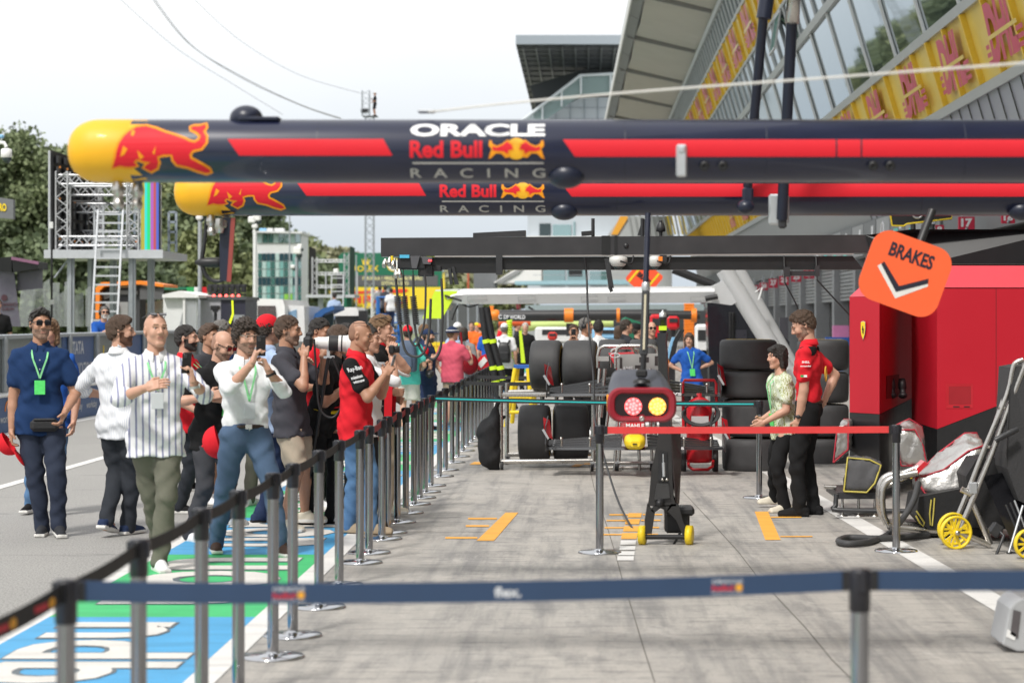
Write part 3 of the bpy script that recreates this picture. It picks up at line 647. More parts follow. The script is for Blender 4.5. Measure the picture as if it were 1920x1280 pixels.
def grow(prims,h,cuts=(),wr=0.0,seed=0,wf=1.0,wd=None):
    lo=np.full(3,1e9);hi=-lo
    for p in prims:
        if p[0]=='s': continue
        if p[0]=='c':a=np.minimum(p[1]-p[3],p[2]-p[4]);b=np.maximum(p[1]+p[3],p[2]+p[4])
        else:rr=max(p[2]) if p[0]=='e' else np.linalg.norm(p[2]);a=p[1]-rr;b=p[1]+rr
        lo=np.minimum(lo,a);hi=np.maximum(hi,b)
    D,ax=field(prims,lo-.02,hi+.02,h,cuts)
    if wr:  # cloth folds: slow warped waves
        X=ax[0][:, None, None];Y=ax[1][None,:, None];Z=ax[2][None, None,:];s=seed*1.7
        w=np.sin((X*23+Z*31)*wf+s+2.2*np.sin(Y*17+Z*9*wf+s))+np.sin((Y*29-Z*37+X*11)*wf+2*s+1.8*np.sin(X*15-Z*13+s))+.6*np.sin((X*51-Y*43+Z*57)*wf+s)+.42*np.sin((X*97-Y*83+Z*61)*wf+3*np.sin(Z*37*wf+X*29+s))
        if wd is not None:w=w*.55+1.7*np.sin(300*(X*wd[0]+Y*wd[1]+Z*wd[2])+2.4*np.sin(X*70+Z*55+Y*48+s))  # combed strands
        D=D+(wr*w*.5).astype(np.float32)
    return surfnet(D,ax,h)
def np_mesh(name,pv,q,mats,mi=None,parent=None,loc=None,off=None,attr=None):
    me=bpy.data.meshes.new(name);n,f=len(pv),len(q)
    if off is not None:pv=pv-off
    me.vertices.add(n);me.vertices.foreach_set('co',pv.astype(np.float32).ravel())
    me.loops.add(f*4);me.loops.foreach_set('vertex_index',q.astype(np.int32).ravel())
    me.polygons.add(f);me.polygons.foreach_set('loop_start',np.arange(0,f*4,4,dtype=np.int32))
    if mi is not None:me.polygons.foreach_set('material_index',mi.astype(np.int32))
    me.polygons.foreach_set('use_smooth',np.ones(f,bool))
    if attr is not None:
        a=me.attributes.new('weave','FLOAT','POINT');a.data.foreach_set('value',attr.astype(np.float32))
    me.update(calc_edges=True);me.validate()
    return link_mesh(name,me,mats,parent,loc)

def skin_mat(name,c):
    m=M(name,c,.48,var=.10,scale=28,bump=.04,bscale=140);b=m.node_tree.nodes['Principled BSDF']
    b.inputs['Subsurface Weight'].default_value=.0; return m
SKIN={'fair':skin_mat('fair_skin',(.54,.305,.215)),'tan':skin_mat('tanned_skin',(.42,.22,.14)),'olive':skin_mat('olive_skin',(.45,.245,.165)),'dark':skin_mat('brown_skin',(.30,.15,.095))}
HAIRM={k:M('hair_'+k,c,0.42,var=.8,scale=90,bump=.7,bscale=150) for k,c in dict(black=(.022,.018,.016),brown=(.075,.043,.026),dark=(.042,.028,.020),light=(.19,.11,.055),grey=(.16,.15,.14),red=(.12,.05,.025),white=(.55,.54,.52),stubble=(.29,.175,.125)).items()}
LIP=M('lips',(.40,.19,.145),.5);EYEW=M('eye_white',(.40,.36,.33),.25,var=0);IRIS=M('eye_iris',(.03,.02,.015),.2,var=0);NAIL= None
LENS=M('sunglass_lens',(.008,.008,.010),.08,var=0,coat=.5);SOLE=M('shoe_sole',(.72,.71,.68),.6)
def cloth(name,c,rough=.85,**k): return M('cloth_'+name,c,rough,var=.10,scale=35,bump=.12,bscale=160,spec=.2,**k)
def striped(name,base,stripe,freq,width):
    m=bpy.data.materials.new('cloth_'+name);m.use_nodes= True;t=m.node_tree;b=t.nodes['Principled BSDF'];lk=t.links.new
    a=N(t,'ShaderNodeAttribute');a.attribute_name='weave'
    f=N(t,'ShaderNodeMath',operation='MULTIPLY');f.inputs[1].default_value=freq;lk(a.outputs['Fac'],f.inputs[0])
    fr=N(t,'ShaderNodeMath',operation='FRACT');lk(f.outputs[0],fr.inputs[0])
    pp=N(t,'ShaderNodeMath',operation='LESS_THAN');pp.inputs[1].default_value=width;lk(fr.outputs[0],pp.inputs[0])
    mx=N(t,'ShaderNodeMixRGB');mx.inputs[1].default_value=(*base,1);mx.inputs[2].default_value=(*stripe,1);lk(pp.outputs[0],mx.inputs[0]);lk(mx.outputs[0],b.inputs['Base Color'])
    b.inputs['Roughness'].default_value=.85;b.inputs['Specular IOR Level'].default_value=.2; return m
C_={}
for _n,_c in dict(brownshoe=(.055,.035,.028),navy=(.012,.035,.105),white=(.74,.75,.77),black=(.012,.012,.013),red=(.66,.018,.03),slate=(.058,.058,.07),charcoal=(.03,.032,.038),darkgrey=(.05,.052,.06),olive=(.135,.135,.105),steel=(.075,.12,.20),denim=(.10,.20,.36),jeansdark=(.03,.034,.042),beige=(.47,.40,.31),lightblue=(.36,.46,.65),turquoise=(.10,.58,.52),pink=(.62,.10,.15),orange=(.85,.16,.03),blue=(.02,.10,.42),grey=(.25,.26,.27),offwhite=(.56,.55,.52),bluepolo=(.02,.10,.42),midnavy=(.022,.036,.085),lime=(.45,.62,.05),cream=(.62,.57,.47),khaki=(.34,.27,.19),yellow=(.8,.6,.03),trouser=(.028,.036,.06)).items():C_[_n]=cloth(_n,_c)
C_['stripes']=striped('striped_shirt',(.74,.74,.76),(.27,.28,.40),22,.30);C_['pin']=striped('pinstripe_shirt',(.74,.75,.77),(.50,.53,.61),70,.30)
BADGE=M('badge_green',(.10,.72,.16),.4,var=.25,scale=30);LAN=M('lanyard_green',(.22,.62,.28),.6,var=.3,scale=40);BADGEW=M('badge_white',(.6,.63,.66),.4)
PHONE=M('phone_case',(.02,.02,.022),.25,var=0)

def ik(a,c,l1,l2,pole):
    d=c-a;L=np.linalg.norm(d);Lm=min(L,(l1+l2)*.995);u=d/(L+1e-9);c=a+u*Lm
    x=(l1*l1-l2*l2+Lm*Lm)/(2*Lm);hgt=math.sqrt(max(l1*l1-x*x,0))
    p=pole-u*float(pole@u); return a+u*x+nrm(p)*hgt,c
def hand_prims(w,d,n,t,s,curl,k=.006):
    """w wrist, d finger direction, n palm normal (palm side), t thumb side; s scale"""
    pr=[];
    B=np.stack([t,d,n],1)
    pr.append(('b',w+d*.050*s,vec(.037,.046,.0135)*s,B,.012*s));pr.append(('c',w-d*.02*s,w+d*.02*s,.026*s,.024*s,.02*s))
    for i,(o,ln) in enumerate(((.030,.072),(.010,.080),(-.010,.074),(-.029,.058))):
        p=w+d*.088*s+t*o*s;c=curl*(1+.08*i);dd=d
        r=.0092*s
        for j,f in enumerate((.45,.30,.25)):
            a=c*(.55 if j==0 else 1.0);ang=math.radians(a)
            dd=nrm(dd*math.cos(ang)+np.cross(np.cross(dd,n),dd)*math.sin(ang)) if a else dd
            q=p+dd*ln*f*s;pr.append(('c',p,q,r,r*.92,.003));p=q;r*=.94
    p=w+d*.022*s+t*.026*s;q=p+nrm(d*.55+t*.75+n*.25)*.040*s;e=q+nrm(d*.9+t*.1+n*(.25+curl/120))*.036*s
    pr+=[('c',p,q,.014*s,.0115*s,.012*s),('c',q,e,.011*s,.009*s,.004)]
    return pr

def person(label,px,Y,H,face,lean=0,side=0,hy=0,hp=0,hands=None,poles=None,feet=None,shirt=('white','s', False),pants=('black',1.0),shoes=('white','sole'),hair=('short','dark'),beard=None,glasses=None,cap=None,skin='tan',lanyard=None,bw=1.0,q=1.0,group='people on the pit lane',curl=35,collar=True,base=None,sleeves2=None,lift=None,hdir=None,stance=.085,zup=0.0):
    X=(px-VX)/FPX*Y;h=H/1.8;a=math.radians(face)
    f=vec(math.sin(a),-math.cos(a),0);up=vec(0,0,1);r=np.cross(f,up)  # r: the person's own right
    B0=vec(X,Y,zup) if base is None else np.array(base,float)
    off=B0.copy();hh=.0125*q;fine=.0062*q
    pxw= lambda t:np.array(P(t[0],t[1],Y+(t[2] if len(t)>2 else 0)))
    # feet and hips
    fr=nrm(f+r*.14);flv=nrm(f-r*.14)
    ft={}
    for sd,sg in (('R',1),('L',-1)):
        if feet and sd in feet:
            t=feet[sd];g=(np.array(G(t[0],t[1])) if t[1]>50 else vec((t[0]-VX)/FPX*(Y+t[1]),Y+t[1],0))+up*zup;lf=t[2] if len(t)>2 else 0.0
        else:g=B0+r*sg*stance*h+f*(.03 if sg>0 else -.03)*h;lf=0.0
        ft[sd]=(g,lf,fr if sg>0 else flv)
    ctr=(ft['R'][0]+ft['L'][0])/2;hipz=.525*H
    for sd in 'RL':
        dxy=np.linalg.norm((ft[sd][0]-ctr)[:2])-.09*h
        if dxy>0:hipz=min(hipz,math.sqrt(max((.475*H)**2-dxy**2,.1))+.045*H)
    hip=vec(ctr[0],ctr[1],B0[2]+hipz)
    if feet:hip[:2]=.35*hip[:2]+.65*B0[:2]
    ln=math.radians(lean);si=math.radians(side);sp=nrm(up+f*math.tan(ln)+r*math.tan(si));tf=nrm(f-sp*float(f@sp))
    T= lambda t,x=0,y=0:hip+sp*t*H+r*x*H+tf*y*H
    SH={'R':T(.268,.098*bw),'L':T(.268,-.098*bw)};nb=T(.318,0,-.008)
    ha=a+math.radians(hy);hf0=vec(math.sin(ha),-math.cos(ha),0);hpp=math.radians(hp)
    hx=nrm(np.cross(hf0,up));hf=hf0*math.cos(hpp)-up*math.sin(hpp);hu=np.cross(hx,hf)
    hc=nb+nrm(sp*.55+up*.45)*.062*H+hf0*.012*H+hu*.032*H+hf*.01*H*math.sin(hpp)
    HB=np.stack([hx,hf,hu],1);W= lambda x,y,z:hc+HB@(vec(x,y,z)*h)
    ar={}
    for sd,sg in (('R',1),('L',-1)):
        if hands and sd in hands:tgt=pxw(hands[sd])
        else:tgt=SH[sd]-up*.31*H+r*sg*.035*H+f*.035*H
        pole=-up*.9+r*sg*.45-f*.35
        if poles and sd in poles:pp=poles[sd];pole=vec(pp[0],pp[1],pp[2])  # world direction the elbow points to
        el,wr=ik(SH[sd],tgt,.172*H,.150*H,pole);ar[sd]=(el,wr,nrm(wr-el))
    lg={}
    for sd,sg in (('R',1),('L',-1)):
        g,lf,fd=ft[sd];hj=hip+r*sg*.050*H;an=g+up*(.045*H+lf)
        kn,an=ik(hj,an,.245*H,.236*H,f+r*sg*.12);lg[sd]=(hj,kn,an)
    # body surface ---------------------------------------------------------
    tors= lambda e:[('c',T(t,-x),T(t,x),rr*H+e,rr*H+e,.045) for t,x,rr in ((-.005,.040*bw,.052*bw),(.06,.040*bw,.050*bw),(.11,.036*bw,.050*bw),(.175,.042*bw,.055*bw),(.225,.046*bw,.058),(.272,.070*bw,.033))]
    arm= lambda sd,e,fore=True:[('c',SH[sd],ar[sd][0],.0295*H+e,.0245*H+e,.03)]+([('c',ar[sd][0],ar[sd][0]*.68+ar[sd][1]*.32,.0245*H+e,.0245*H+e,.012),('c',ar[sd][0]*.68+ar[sd][1]*.32,ar[sd][1],.0245*H+e,.0160*H+e,.012)] if fore else [])
    leg= lambda sd,e:[('c',lg[sd][0],lg[sd][1],.052*H+e,.032*H+e,.03),('c',lg[sd][1],lg[sd][1]*.68+lg[sd][2]*.32,.031*H+e,.0325*H+e,.015),('c',lg[sd][1]*.68+lg[sd][2]*.32,lg[sd][2],.0325*H+e,.021*H+e,.015)]
    neck=[('c',nb-sp*.01*H,hc-hu*.045*h-hf*.012*h,.034*H*min(bw,1.05),.031*H*min(bw,1.05),.02),('c',T(.276,-.06),nb+sp*.01*H,.019*H,.022*H,.03),('c',T(.276,.06),nb+sp*.01*H,.019*H,.022*H,.03)]
    body=tors(-.004)+neck
    for sd in 'RL':body+=arm(sd,-.002)+leg(sd,-.003)
    for sd in 'RL':body.append(('c',lg[sd][2]-up*.03*H,lg[sd][2]-up*.03*H+ft[sd][2]*.12*h,.02*H,.015*H,.02))
    pv,fq=grow(body,hh*1.1);PV,FQ,MI=[pv],[fq],[np.zeros(len(fq),int)];nv=len(pv)
    # head
    I3=HB;E= lambda c,rad,k=.02,ty='e':(ty,W(*c),vec(*rad)*h,I3,k*h);K= lambda c0,c1,r0,r1,k=.012:('c',W(*c0),W(*c1),r0*h,r1*h,k*h)
    head=[E((0,-.014,.034),(.075,.096,.088)),E((0,.032,-.030),(.060,.064,.088),.03),K((-.045,.006,-.062),(-.012,.070,-.098),.022,.018,.02),K((.045,.006,-.062),(.012,.070,-.098),.022,.018,.02),K((-.012,.074,-.098),(.012,.074,-.098),.017,.017,.014),
            K((0,-.015,-.03),(0,-.02,-.070),.054,.050,.03),E((-.040,.066,-.022),(.024,.022,.026),.02),E((.040,.066,-.022),(.024,.022,.026),.02),
            E((-.031,.098,.014),(.017,.016,.013),.012,'s'),E((.031,.098,.014),(.017,.016,.013),.012,'s'),
            K((-.044,.080,.034),(-.012,.092,.030),.0095,.010,.012),K((.044,.080,.034),(.012,.092,.030),.0095,.010,.012),
            K((-.046,.078,.0225),(-.018,.087,.0225),.006,.006,.006),K((.046,.078,.0225),(.018,.087,.0225),.006,.006,.006),K((-.044,.077,.001),(-.018,.086,.001),.006,.006,.006),K((.044,.077,.001),(.018,.086,.001),.006,.006,.006),
            K((0,.090,.026),(0,.112,-.018),.0085,.0125,.010),E((-.013,.100,-.024),(.010,.012,.009),.006),E((.013,.100,-.024),(.010,.012,.009),.006),
            K((-.019,.086,-.052),(.019,.086,-.052),.0085,.0085,.006),K((-.015,.086,-.065),(.015,.086,-.065),.0085,.0085,.006),K((-.022,.098,-.058),(.022,.098,-.058),.0032,.0032,.003)]
    head[-1]=('s',W(0,.098,-.0585),vec(.024,.009,.0028)*h,I3,.002)
    for sx in (-1,1):head+=[E((sx*.077,-.008,.000),(.011,.019,.031),.006),E((sx*.085,.000,.002),(.007,.010,.016),.004,'s')]
    pv,fq=grow(head,fine);loc=((pv[fq].mean(1)-hc)@HB)/h
    mi=np.zeros(len(fq),int);x,y,z=loc.T;ax_=np.abs(x)
    mi[(ax_<.021) & (z<-.050) & (z>-.067) & (y>.080)]=1
    mi[(np.abs(z-.036-.06*(ax_-.02)*(ax_<.03))<.0055) & (ax_>.012) & (ax_<.047) & (y>.07)]=2
    if beard:
        bz=-.028-.30*np.clip(ax_-.045,0,1)
        m=((z<-.040) & (z>-.115) & (y>.004))|((z<.0) & (ax_>.050) & (y>-.004) & (y<.035) & (z>-.1))|((z<-.033) & (z>-.047) & (y>.07))
        mi[m & (mi != 1)]=3
    PV.append(pv);FQ.append(fq+nv);MI.append(mi);nv+=len(pv)
    em=MB()
    for sx in (-1,1):em.mat(4).ell(W(sx*.031,.0765,.012),.0110*h,n=10,m=6);em.mat(5).ell(W(sx*.031,.0815,.0115),.0072*h,n=8,m=5)
    for sd,sg in (('R',1),('L',-1)):
        el,wr,dd=ar[sd]
        d=dd if not (hdir and sd in hdir) else nrm(dd*.3+nrm(vec(*hdir[sd]))*.9)
        # thumb on the forward/up side, palm turned to the body
        inn=-r*sg;n=nrm(inn-d*float(inn@d)) if abs(float(inn@d))<.95 else nrm(f-d*float(f@d));t=np.cross(d,n)*(1 if sg>0 else -1)
        if float(t@(f*.5+up))<0 and abs(d[2])<.7:t=-t
        cv=curl[sd] if isinstance(curl,dict) else curl
        pv,fq=grow(hand_prims(wr,d,n,t,h*.98,cv),.0042*(1 if q<1.3 else 1.5));PV.append(pv);FQ.append(fq+nv);MI.append(np.zeros(len(fq),int));nv+=len(pv)
        ar[sd]=(el,wr,d,n,t)
    ev=np.array([tuple(v) for v in em.v]);n4=[fc for fc in em.f]
    PV.append(ev);FQ.append(np.array(n4)+nv);MI.append(np.array(em.m))
    bmats=[SKIN[skin],LIP,HAIRM[hair[1] if hair else 'dark'],HAIRM[beard or 'stubble'],EYEW,IRIS]
    root=np_mesh('person',np.concatenate(PV),np.concatenate(FQ),bmats,np.concatenate(MI), None,tuple(off),off)
    tag(root,label,'person',group)
    wv= lambda p:(p-hip)@r
    # shirt ------------------------------------------------------------------
    sm,sl,tuck=shirt;e=.011 if tuck else .014;ut={'s':.62,'r':1.25,'l':1.92,'n':.0}[sl]
    sp_=tors(e)+[('c',T(.278,-.06),nb,.026*H+e*.6,.027*H+e*.6,.03),('c',T(.278,.06),nb,.026*H+e*.6,.027*H+e*.6,.03)]
    if collar:sp_+=[('c',nb-sp*.012*H,nb+sp*.020*H+hf0*.004,.0365*H*min(bw,1.05),.0375*H*min(bw,1.05),.012)]
    if not tuck:sp_+=[('c',T(-.08,-.050,.006),T(-.08,.050,.006),.055*H+e+.006+.016*(pants[1]<1),.055*H+e+.006+.016*(pants[1]<1),.05),('c',T(.0,-.048),T(.0,.048),.053*H+e+.008,.053*H+e+.008,.05)]
    S2=[]
    for sd in 'RL':
        el,wr=ar[sd][0],ar[sd][1];ue=e*.7+(.008 if sl=='s' else .0)
        if sl=='n': continue
        g=sp_ if sleeves2 is None else S2
        if ut<=1:
            en=SH[sd]+(el-SH[sd])*ut;g.append(('c',SH[sd]-nrm(el-SH[sd])*.01,en,.0325*H+e*.6,.029*H+ue,.025));
        else:
            en=el+(wr-el)*(ut-1);g.append(('c',SH[sd],el,.0325*H+e*.6,.027*H+ue,.025));g.append(('c',el,en,.026*H+ue,(.024 if sl=='r' else .0165)*H+ue,.015))
            if sl=='r':g.append(('c',en-nrm(wr-el)*.035,en,.028*H+ue,.028*H+ue,.008))
    hem=T(.028) if tuck else T(-.075)
    cuts=[(hem,-sp),(nb+sp*(.016 if collar else .004)*H,nrm(sp+tf*.55))]
    pv,fq=grow(sp_,hh,cuts,wr=.0085 if q<1.4 else .006,seed=px);np_mesh('shirt',pv,fq,[C_[sm]], None,root, None,off,wv(pv))
    if S2:
        for g in S2:pv,fq=grow([g],hh,(),wr=.006,seed=px+3);np_mesh('sleeve',pv,fq,[C_[sleeves2]], None,root, None,off,wv(pv))
    if collar and q<1.4:
        cm_=MB();rows=[];n_=26
        for i in range(n_+1):
            a_=math.radians(16+(328)*i/n_);cx,cy=math.sin(a_),math.cos(a_);dz=-.016*max(cy,0)**2
            rows.append([nb+sp*(z+dz+.006)*H+(r*cx*1.0+tf*(cy+.10))*rr*H*min(bw,1.05) for rr,z in ((.0385,-.012),(.0375,.017),(.0400,.018),(.0500,-.008-.014*max(cy,0)**3),(.0480,-.012-.014*max(cy,0)**3))])
        vs=[Vector(p) for rw in rows for p in rw];cm_.add(vs,[(i*5+k,i*5+(k+1)%5,i*5+5+(k+1)%5,i*5+5+k) for i in range(n_) for k in range(5)], True)
        cm_.add(rows[0],[range(5)]);cm_.add(rows[-1],[range(5)])
        cm_.build('collar',[C_[sm if sm not in ('stripes','pin') else 'white']],root)
        if sm in ('white','stripes','navy'):
            pl_=MB();
            for t0 in ((.02,.08,.14,.20,.262) if sm != 'navy' else (.215,.255)):pl_.ell(Vector(T(t0,0,.064*max(1,bw*.97)+(e+.006)/H)),.0055, None,8,5)
            pl_.build('buttons',[M('shirt_button',(.5,.5,.52),.4)],root)
    # trousers
    pm,pl=pants;pe=.012 if pl==1 else .016;pr=[('c',T(t,-x),T(t,x),rr*H+.006,rr*H+.006,.045) for t,x,rr in ((-.005,.040*bw,.052*bw),(.045,.040*bw,.051*bw))];cu=[(T(.045 if tuck else -.045),sp)]
    for sd in 'RL':
        hj,kn,an=lg[sd]
        if pl>=1:pr+=[('c',hj,kn,.053*H+pe,.034*H+pe,.03),('c',kn,an-up*.012*H+(an-kn)*0,.034*H+pe,.0265*H+pe,.015)]
        else:en=hj+(kn-hj)*(pl*1.9);pr+=[('c',hj,en,.053*H+pe,.041*H+pe+.008,.02)]
    if pl<1:zc=min(lg['R'][1][2],lg['L'][1][2])+(.02+.1*(.5-pl))*H;cu.append((vec(0,0,zc),vec(0,0,-1)))
    pv,fq=grow(pr,hh,cu,wr=.009 if q<1.4 else .005,seed=px+9,wf=.8);np_mesh('trousers',pv,fq,[C_[pm]], None,root, None,off,wv(pv))
    if tuck and q<1.4:
        bl=MB();ring=[T(.034,.088*bw*math.cos(t),.060*bw*math.sin(t)) for t in np.linspace(0,2*PI,25)]
        bl.tube([Vector(p) for p in ring],.016*h,6, False);bl.mat(1).box(Vector(T(.034,0,.068*bw)),(.05,.05,.035));bl.build('belt',[M('belt_leather',(.035,.018,.012),.5),STEEL],root)
    # shoes
    um,so=shoes
    for sd in 'RL':
        g,lf,fd=ft[sd];an=lg[sd][2];rt=np.cross(fd,up);pit=-min(lf*4,.7);dn=nrm(fd*math.cos(pit)+up*math.sin(pit));zl=np.cross(rt,dn);o=an-zl*.045*H
        Sx=np.stack([rt,dn,zl],1);w= lambda x,y,z:o+Sx@(vec(x,y,z)*h)
        sh=[('c',w(0,-.045,.045),w(0,.06,.040),.040*h,.038*h,.02),('c',w(0,.06,.038),w(0,.165,.026),.040*h,.030*h,.02),('c',w(0,-.03,.06),w(0,.01,.095),.042*h,.043*h,.02),('b',w(0,.055,.014),vec(.043,.135,.016)*h,Sx,.012)]
        pv,fq=grow(sh,.0085*q,[(w(0,0,0),-zl),(w(0,0,.095),nrm(zl-dn*.25))]);lz=(pv[fq].mean(1)-o)@zl
        np_mesh('shoe',pv,fq,[C_[um],C_[so] if so in C_ else SOLE],(lz<.028*h).astype(int),root, None,off)
    # hair, hats, glasses
    if hair and hair[0] not in ('bald','none'):
        st=hair[0];th=dict(short=.009,curly=.022,fade=.009,long=.013,bob=.013,quiff=.010,swept=.012)[st]
        hp_=[E((0,-.016,.038),(.075+th,.096+th,.086+th),.01)]
        cutl=[(W(0,.002,.006),nrm(HB@vec(0,.71,-.70)))] if st not in ('long','bob') else []
        if st in ('quiff','swept'):hp_+=[K((-.035,.066,.098),(.035,.062,.101),.020,.022,.02),K((0,.04,.118),(0,-.02,.122),.018,.015,.03)]
        if st=='curly':
            for _ in range(46):
                th_=rng.uniform(0,2*PI);ph=rng.uniform(0,1.25);hp_.append(E((.082*math.sin(ph)*math.cos(th_),-.012+.104*math.sin(ph)*math.sin(th_),.042+.090*math.cos(ph)),(.023,.023,.023),.006))
            cutl=[(W(0,.024,.008),nrm(HB@vec(0,.71,-.70)))]
        if st in ('short','fade','curly','quiff','swept'):hp_+=[E((0,-.045,-.015),(.068+th*.5,.060+th*.4,.062),.03)]
        if st in ('long','bob'):
            zz=-.10 if st=='bob' else -.17
            for sx in (-1,1):hp_+=[K((sx*.072,-.015,.03),(sx*.074,-.012,zz),.026,.026,.02)]
            hp_+=[E((0,-.06,zz*.45),(.078,.05,.11 if st=='bob' else .15),.03),K((-.055,.06,.088),(.045,.068,.085),.022,.018,.02)]
            hp_+=[('s',W(0,.112,-.03),vec(.058,.062,.098)*h,I3,.012)]
        cutl+=[(W(0,0,.055),HB[:,2])] if cap else [];pv,fq=grow(hp_,fine,cutl,wr=(.0042 if st in ('bob','long') else .0076) if st != 'curly' else .012,seed=px,wf=4 if st != 'curly' else 7,wd=None if st=='curly' else HB[:,0]*.94+HB[:,2]*.34);np_mesh('hair',pv,fq,[HAIRM[hair[1]]], None,root, None,off)
    elif hair and hair[0]=='bald':
        pv,fq=grow([E((0,-.014,.034),(.0765,.0975,.0895),.01),E((0,-.045,-.02),(.066,.052,.05),.03)],fine,[(W(0,.0,.0),nrm(HB@vec(0,.80,.60)))]);np_mesh('hair',pv,fq,[M('shaved_hair_'+skin,tuple(c*.62 for c in SKIN[skin].node_tree.nodes['Principled BSDF'].inputs['Base Color'].default_value[:3]),.6)], None,root, None,off)
    if cap:
        cs,cm=cap;cb=[E((0,-.014,.045),(.088,.108,.094),.01)];ct=[(W(0,.02,.036),nrm(HB@vec(0,.12,-1)))]
        if cs=='cap':cb2=[E((0,.135,.050),(.066,.075,.010),.01)]
        else:cb2=[E((0,-.01,.032),(.128,.145,.012),.01)]
        pv,fq=grow(cb,fine,ct);p2,f2=grow(cb2,fine*.8)
        hat=np_mesh('cap' if cs=='cap' else 'hat',np.concatenate([pv,p2]),np.concatenate([fq,f2+len(pv)]),[C_[cm]], None,root, None,off)
        if cs=='bucket':
            mb=MB();rr=[W(.091*math.cos(t),-.014+.111*math.sin(t),.062) for t in np.linspace(0,2*PI,25)];mb.tube([Vector(p) for p in rr],.010*h,6, False);mb.build('hat_band',[C_['white']],root)
    if glasses:
        gm=MB();z0,y0,tl=(.014,.102,0) if glasses != 'top' else (.112,.050,1.15)
        rim=glasses=='wire'
        for sx in (-1,1):
            c=W(sx*.032,y0,z0);
            R=Matrix(HB.tolist())@Matrix.Rotation(tl,3,'X')
            if rim:gm.tube([Vector(W(sx*.032+.023*math.cos(t),y0,z0-.002+.019*math.sin(t))) for t in np.linspace(0,2*PI,17)],.0013,4, False)
            else:gm.box(Vector(c),(.052*h,.006*h,.038*h),R,.008)
            gm.bar(Vector(W(sx*.060,y0-.004,z0+.008)),Vector(W(sx*.080,y0-.11,z0+(.006 if not tl else -.02))),.004,.006)
        gm.bar(Vector(W(-.01,y0+.002,z0+.006)),Vector(W(.01,y0+.002,z0+.006)),.004);gm.build('glasses' if rim else 'sunglasses',[LENS if not rim else STEEL],root)
    if lanyard:
        lm=MB();dpt=(.060*H+e+.012)/H;bt=lanyard[1] if len(lanyard)>1 else .12
        bp=T(bt+.04,0,dpt+.004)
        for sx in (-1,1):
            pts=[nb+r*sx*.036*H-tf*.01,T(.300,sx*.036,.030),T(.262,sx*.030,dpt),T((bt+.262)/2+.02,sx*.014,dpt+.004),bp]
            for i in range(4):lm.bar(Vector(pts[i]),Vector(pts[i+1]),.014,.003,tuple(tf))
        lm.build('lanyard',[LAN],root)
        bm_=MB();bm_.box(Vector(T(bt,0,dpt+.008)),(.085,.006,.115),Matrix(np.stack([r,tf,sp],1).tolist()),.002);bm_.build('badge',[BADGEW if lanyard[0]=='white' else BADGE],root)
    return dict(root=root,ar=ar,T=T,W=W,HB=HB,f=f,r=r,up=up,sp=sp,tf=tf,off=off,h=h,H=H,hc=hc,lg=lg,SH=SH,nb=nb)

def phone_at(pp,sd,label,tilt=0.0,col=None,nrm_=None):
    el,wr,d,n,t=pp['ar'][sd];c=Vector(wr+d*.105*pp['h']+n*.03)
    nv=Vector(pp['hc'])-c if nrm_ is None else Vector(nrm_);nv.z*=.3;nv.normalize();u=Vector((math.sin(tilt),0,math.cos(tilt)));u=(u-nv*u.dot(nv)).normalized();x=u.cross(nv)
    Bm=Matrix((x,u,nv)).transposed();c+=u*.035;mb=MB();mb.box(c,(.072,.148,.009),Bm,.004)
    mb.mat(1).box(c-nv*.006+u*.048+x*.015,(.024,.026,.004),Bm,.002)
    return tag(mb.build('phone',[col or PHONE,M('phone_lens',(.06,.06,.065),.2)], None,tuple(c)),label,'phone')
def print_cloth():
    m=bpy.data.materials.new('cloth_leaf_print');m.use_nodes= True;t=m.node_tree;b=t.nodes['Principled BSDF'];lk=t.links.new
    tcx=N(t,'ShaderNodeTexCoord');v=N(t,'ShaderNodeTexVoronoi',feature='DISTANCE_TO_EDGE');v.inputs['Scale'].default_value=14;n=N(t,'ShaderNodeTexNoise');n.inputs['Scale'].default_value=9
    ad=N(t,'ShaderNodeMixRGB');ad.inputs[0].default_value=.25;lk(tcx.outputs['Object'],ad.inputs[1]);lk(n.outputs['Color'],ad.inputs[2]);lk(ad.outputs[0],v.inputs['Vector'])
    r=N(t,'ShaderNodeValToRGB');e=r.color_ramp.elements;e[0].position=.03;e[0].color=(.16,.20,.05,1);e[1].position=.07;e[1].color=(.62,.68,.56,1);e.new(.045).color=(.55,.56,.12,1)
    lk(v.outputs['Distance'],r.inputs[0]);lk(r.outputs[0],b.inputs['Base Color']);b.inputs['Roughness'].default_value=.85; return m
C_['print']=print_cloth()
# ------------------------------------------------------------------ the people, one by one
def Yf(fy): return FPX*HC/(fy-VY)
PP={}
# man in the navy polo, walking towards us at the far left
PP['polo']=person('man in navy polo shirt and sunglasses walking at the far left with a green badge',64,Yf(1003),1.865,14,lean=-1,hy=14,hands={'R':(22,806,-.10),'L':(122,772,-.20)},poles={'R':(-.6,1,-.3),'L':(.45,1,-.3)},feet={'R':(80,.0),'L':(110,-.12,.02)},shirt=('navy','s', False),pants=('trouser',1),shoes=('charcoal','sole'),hair=('quiff','black'),beard='stubble',glasses='eyes',skin='tan',lanyard=('green',.135),bw=.96,curl=45,hdir={'L':(-.3,-.2,-.95)})
# person half hidden behind him
person('person with light brown hair half hidden behind the man in the navy polo',97,Yf(966),1.79,0,hy=-8,shirt=('bluepolo','s', False),pants=('denim',1),shoes=('black','sole'),hair=('bob','light'),skin='fair',q=1.2,feet={'R':(58,962),'L':(108,965)})
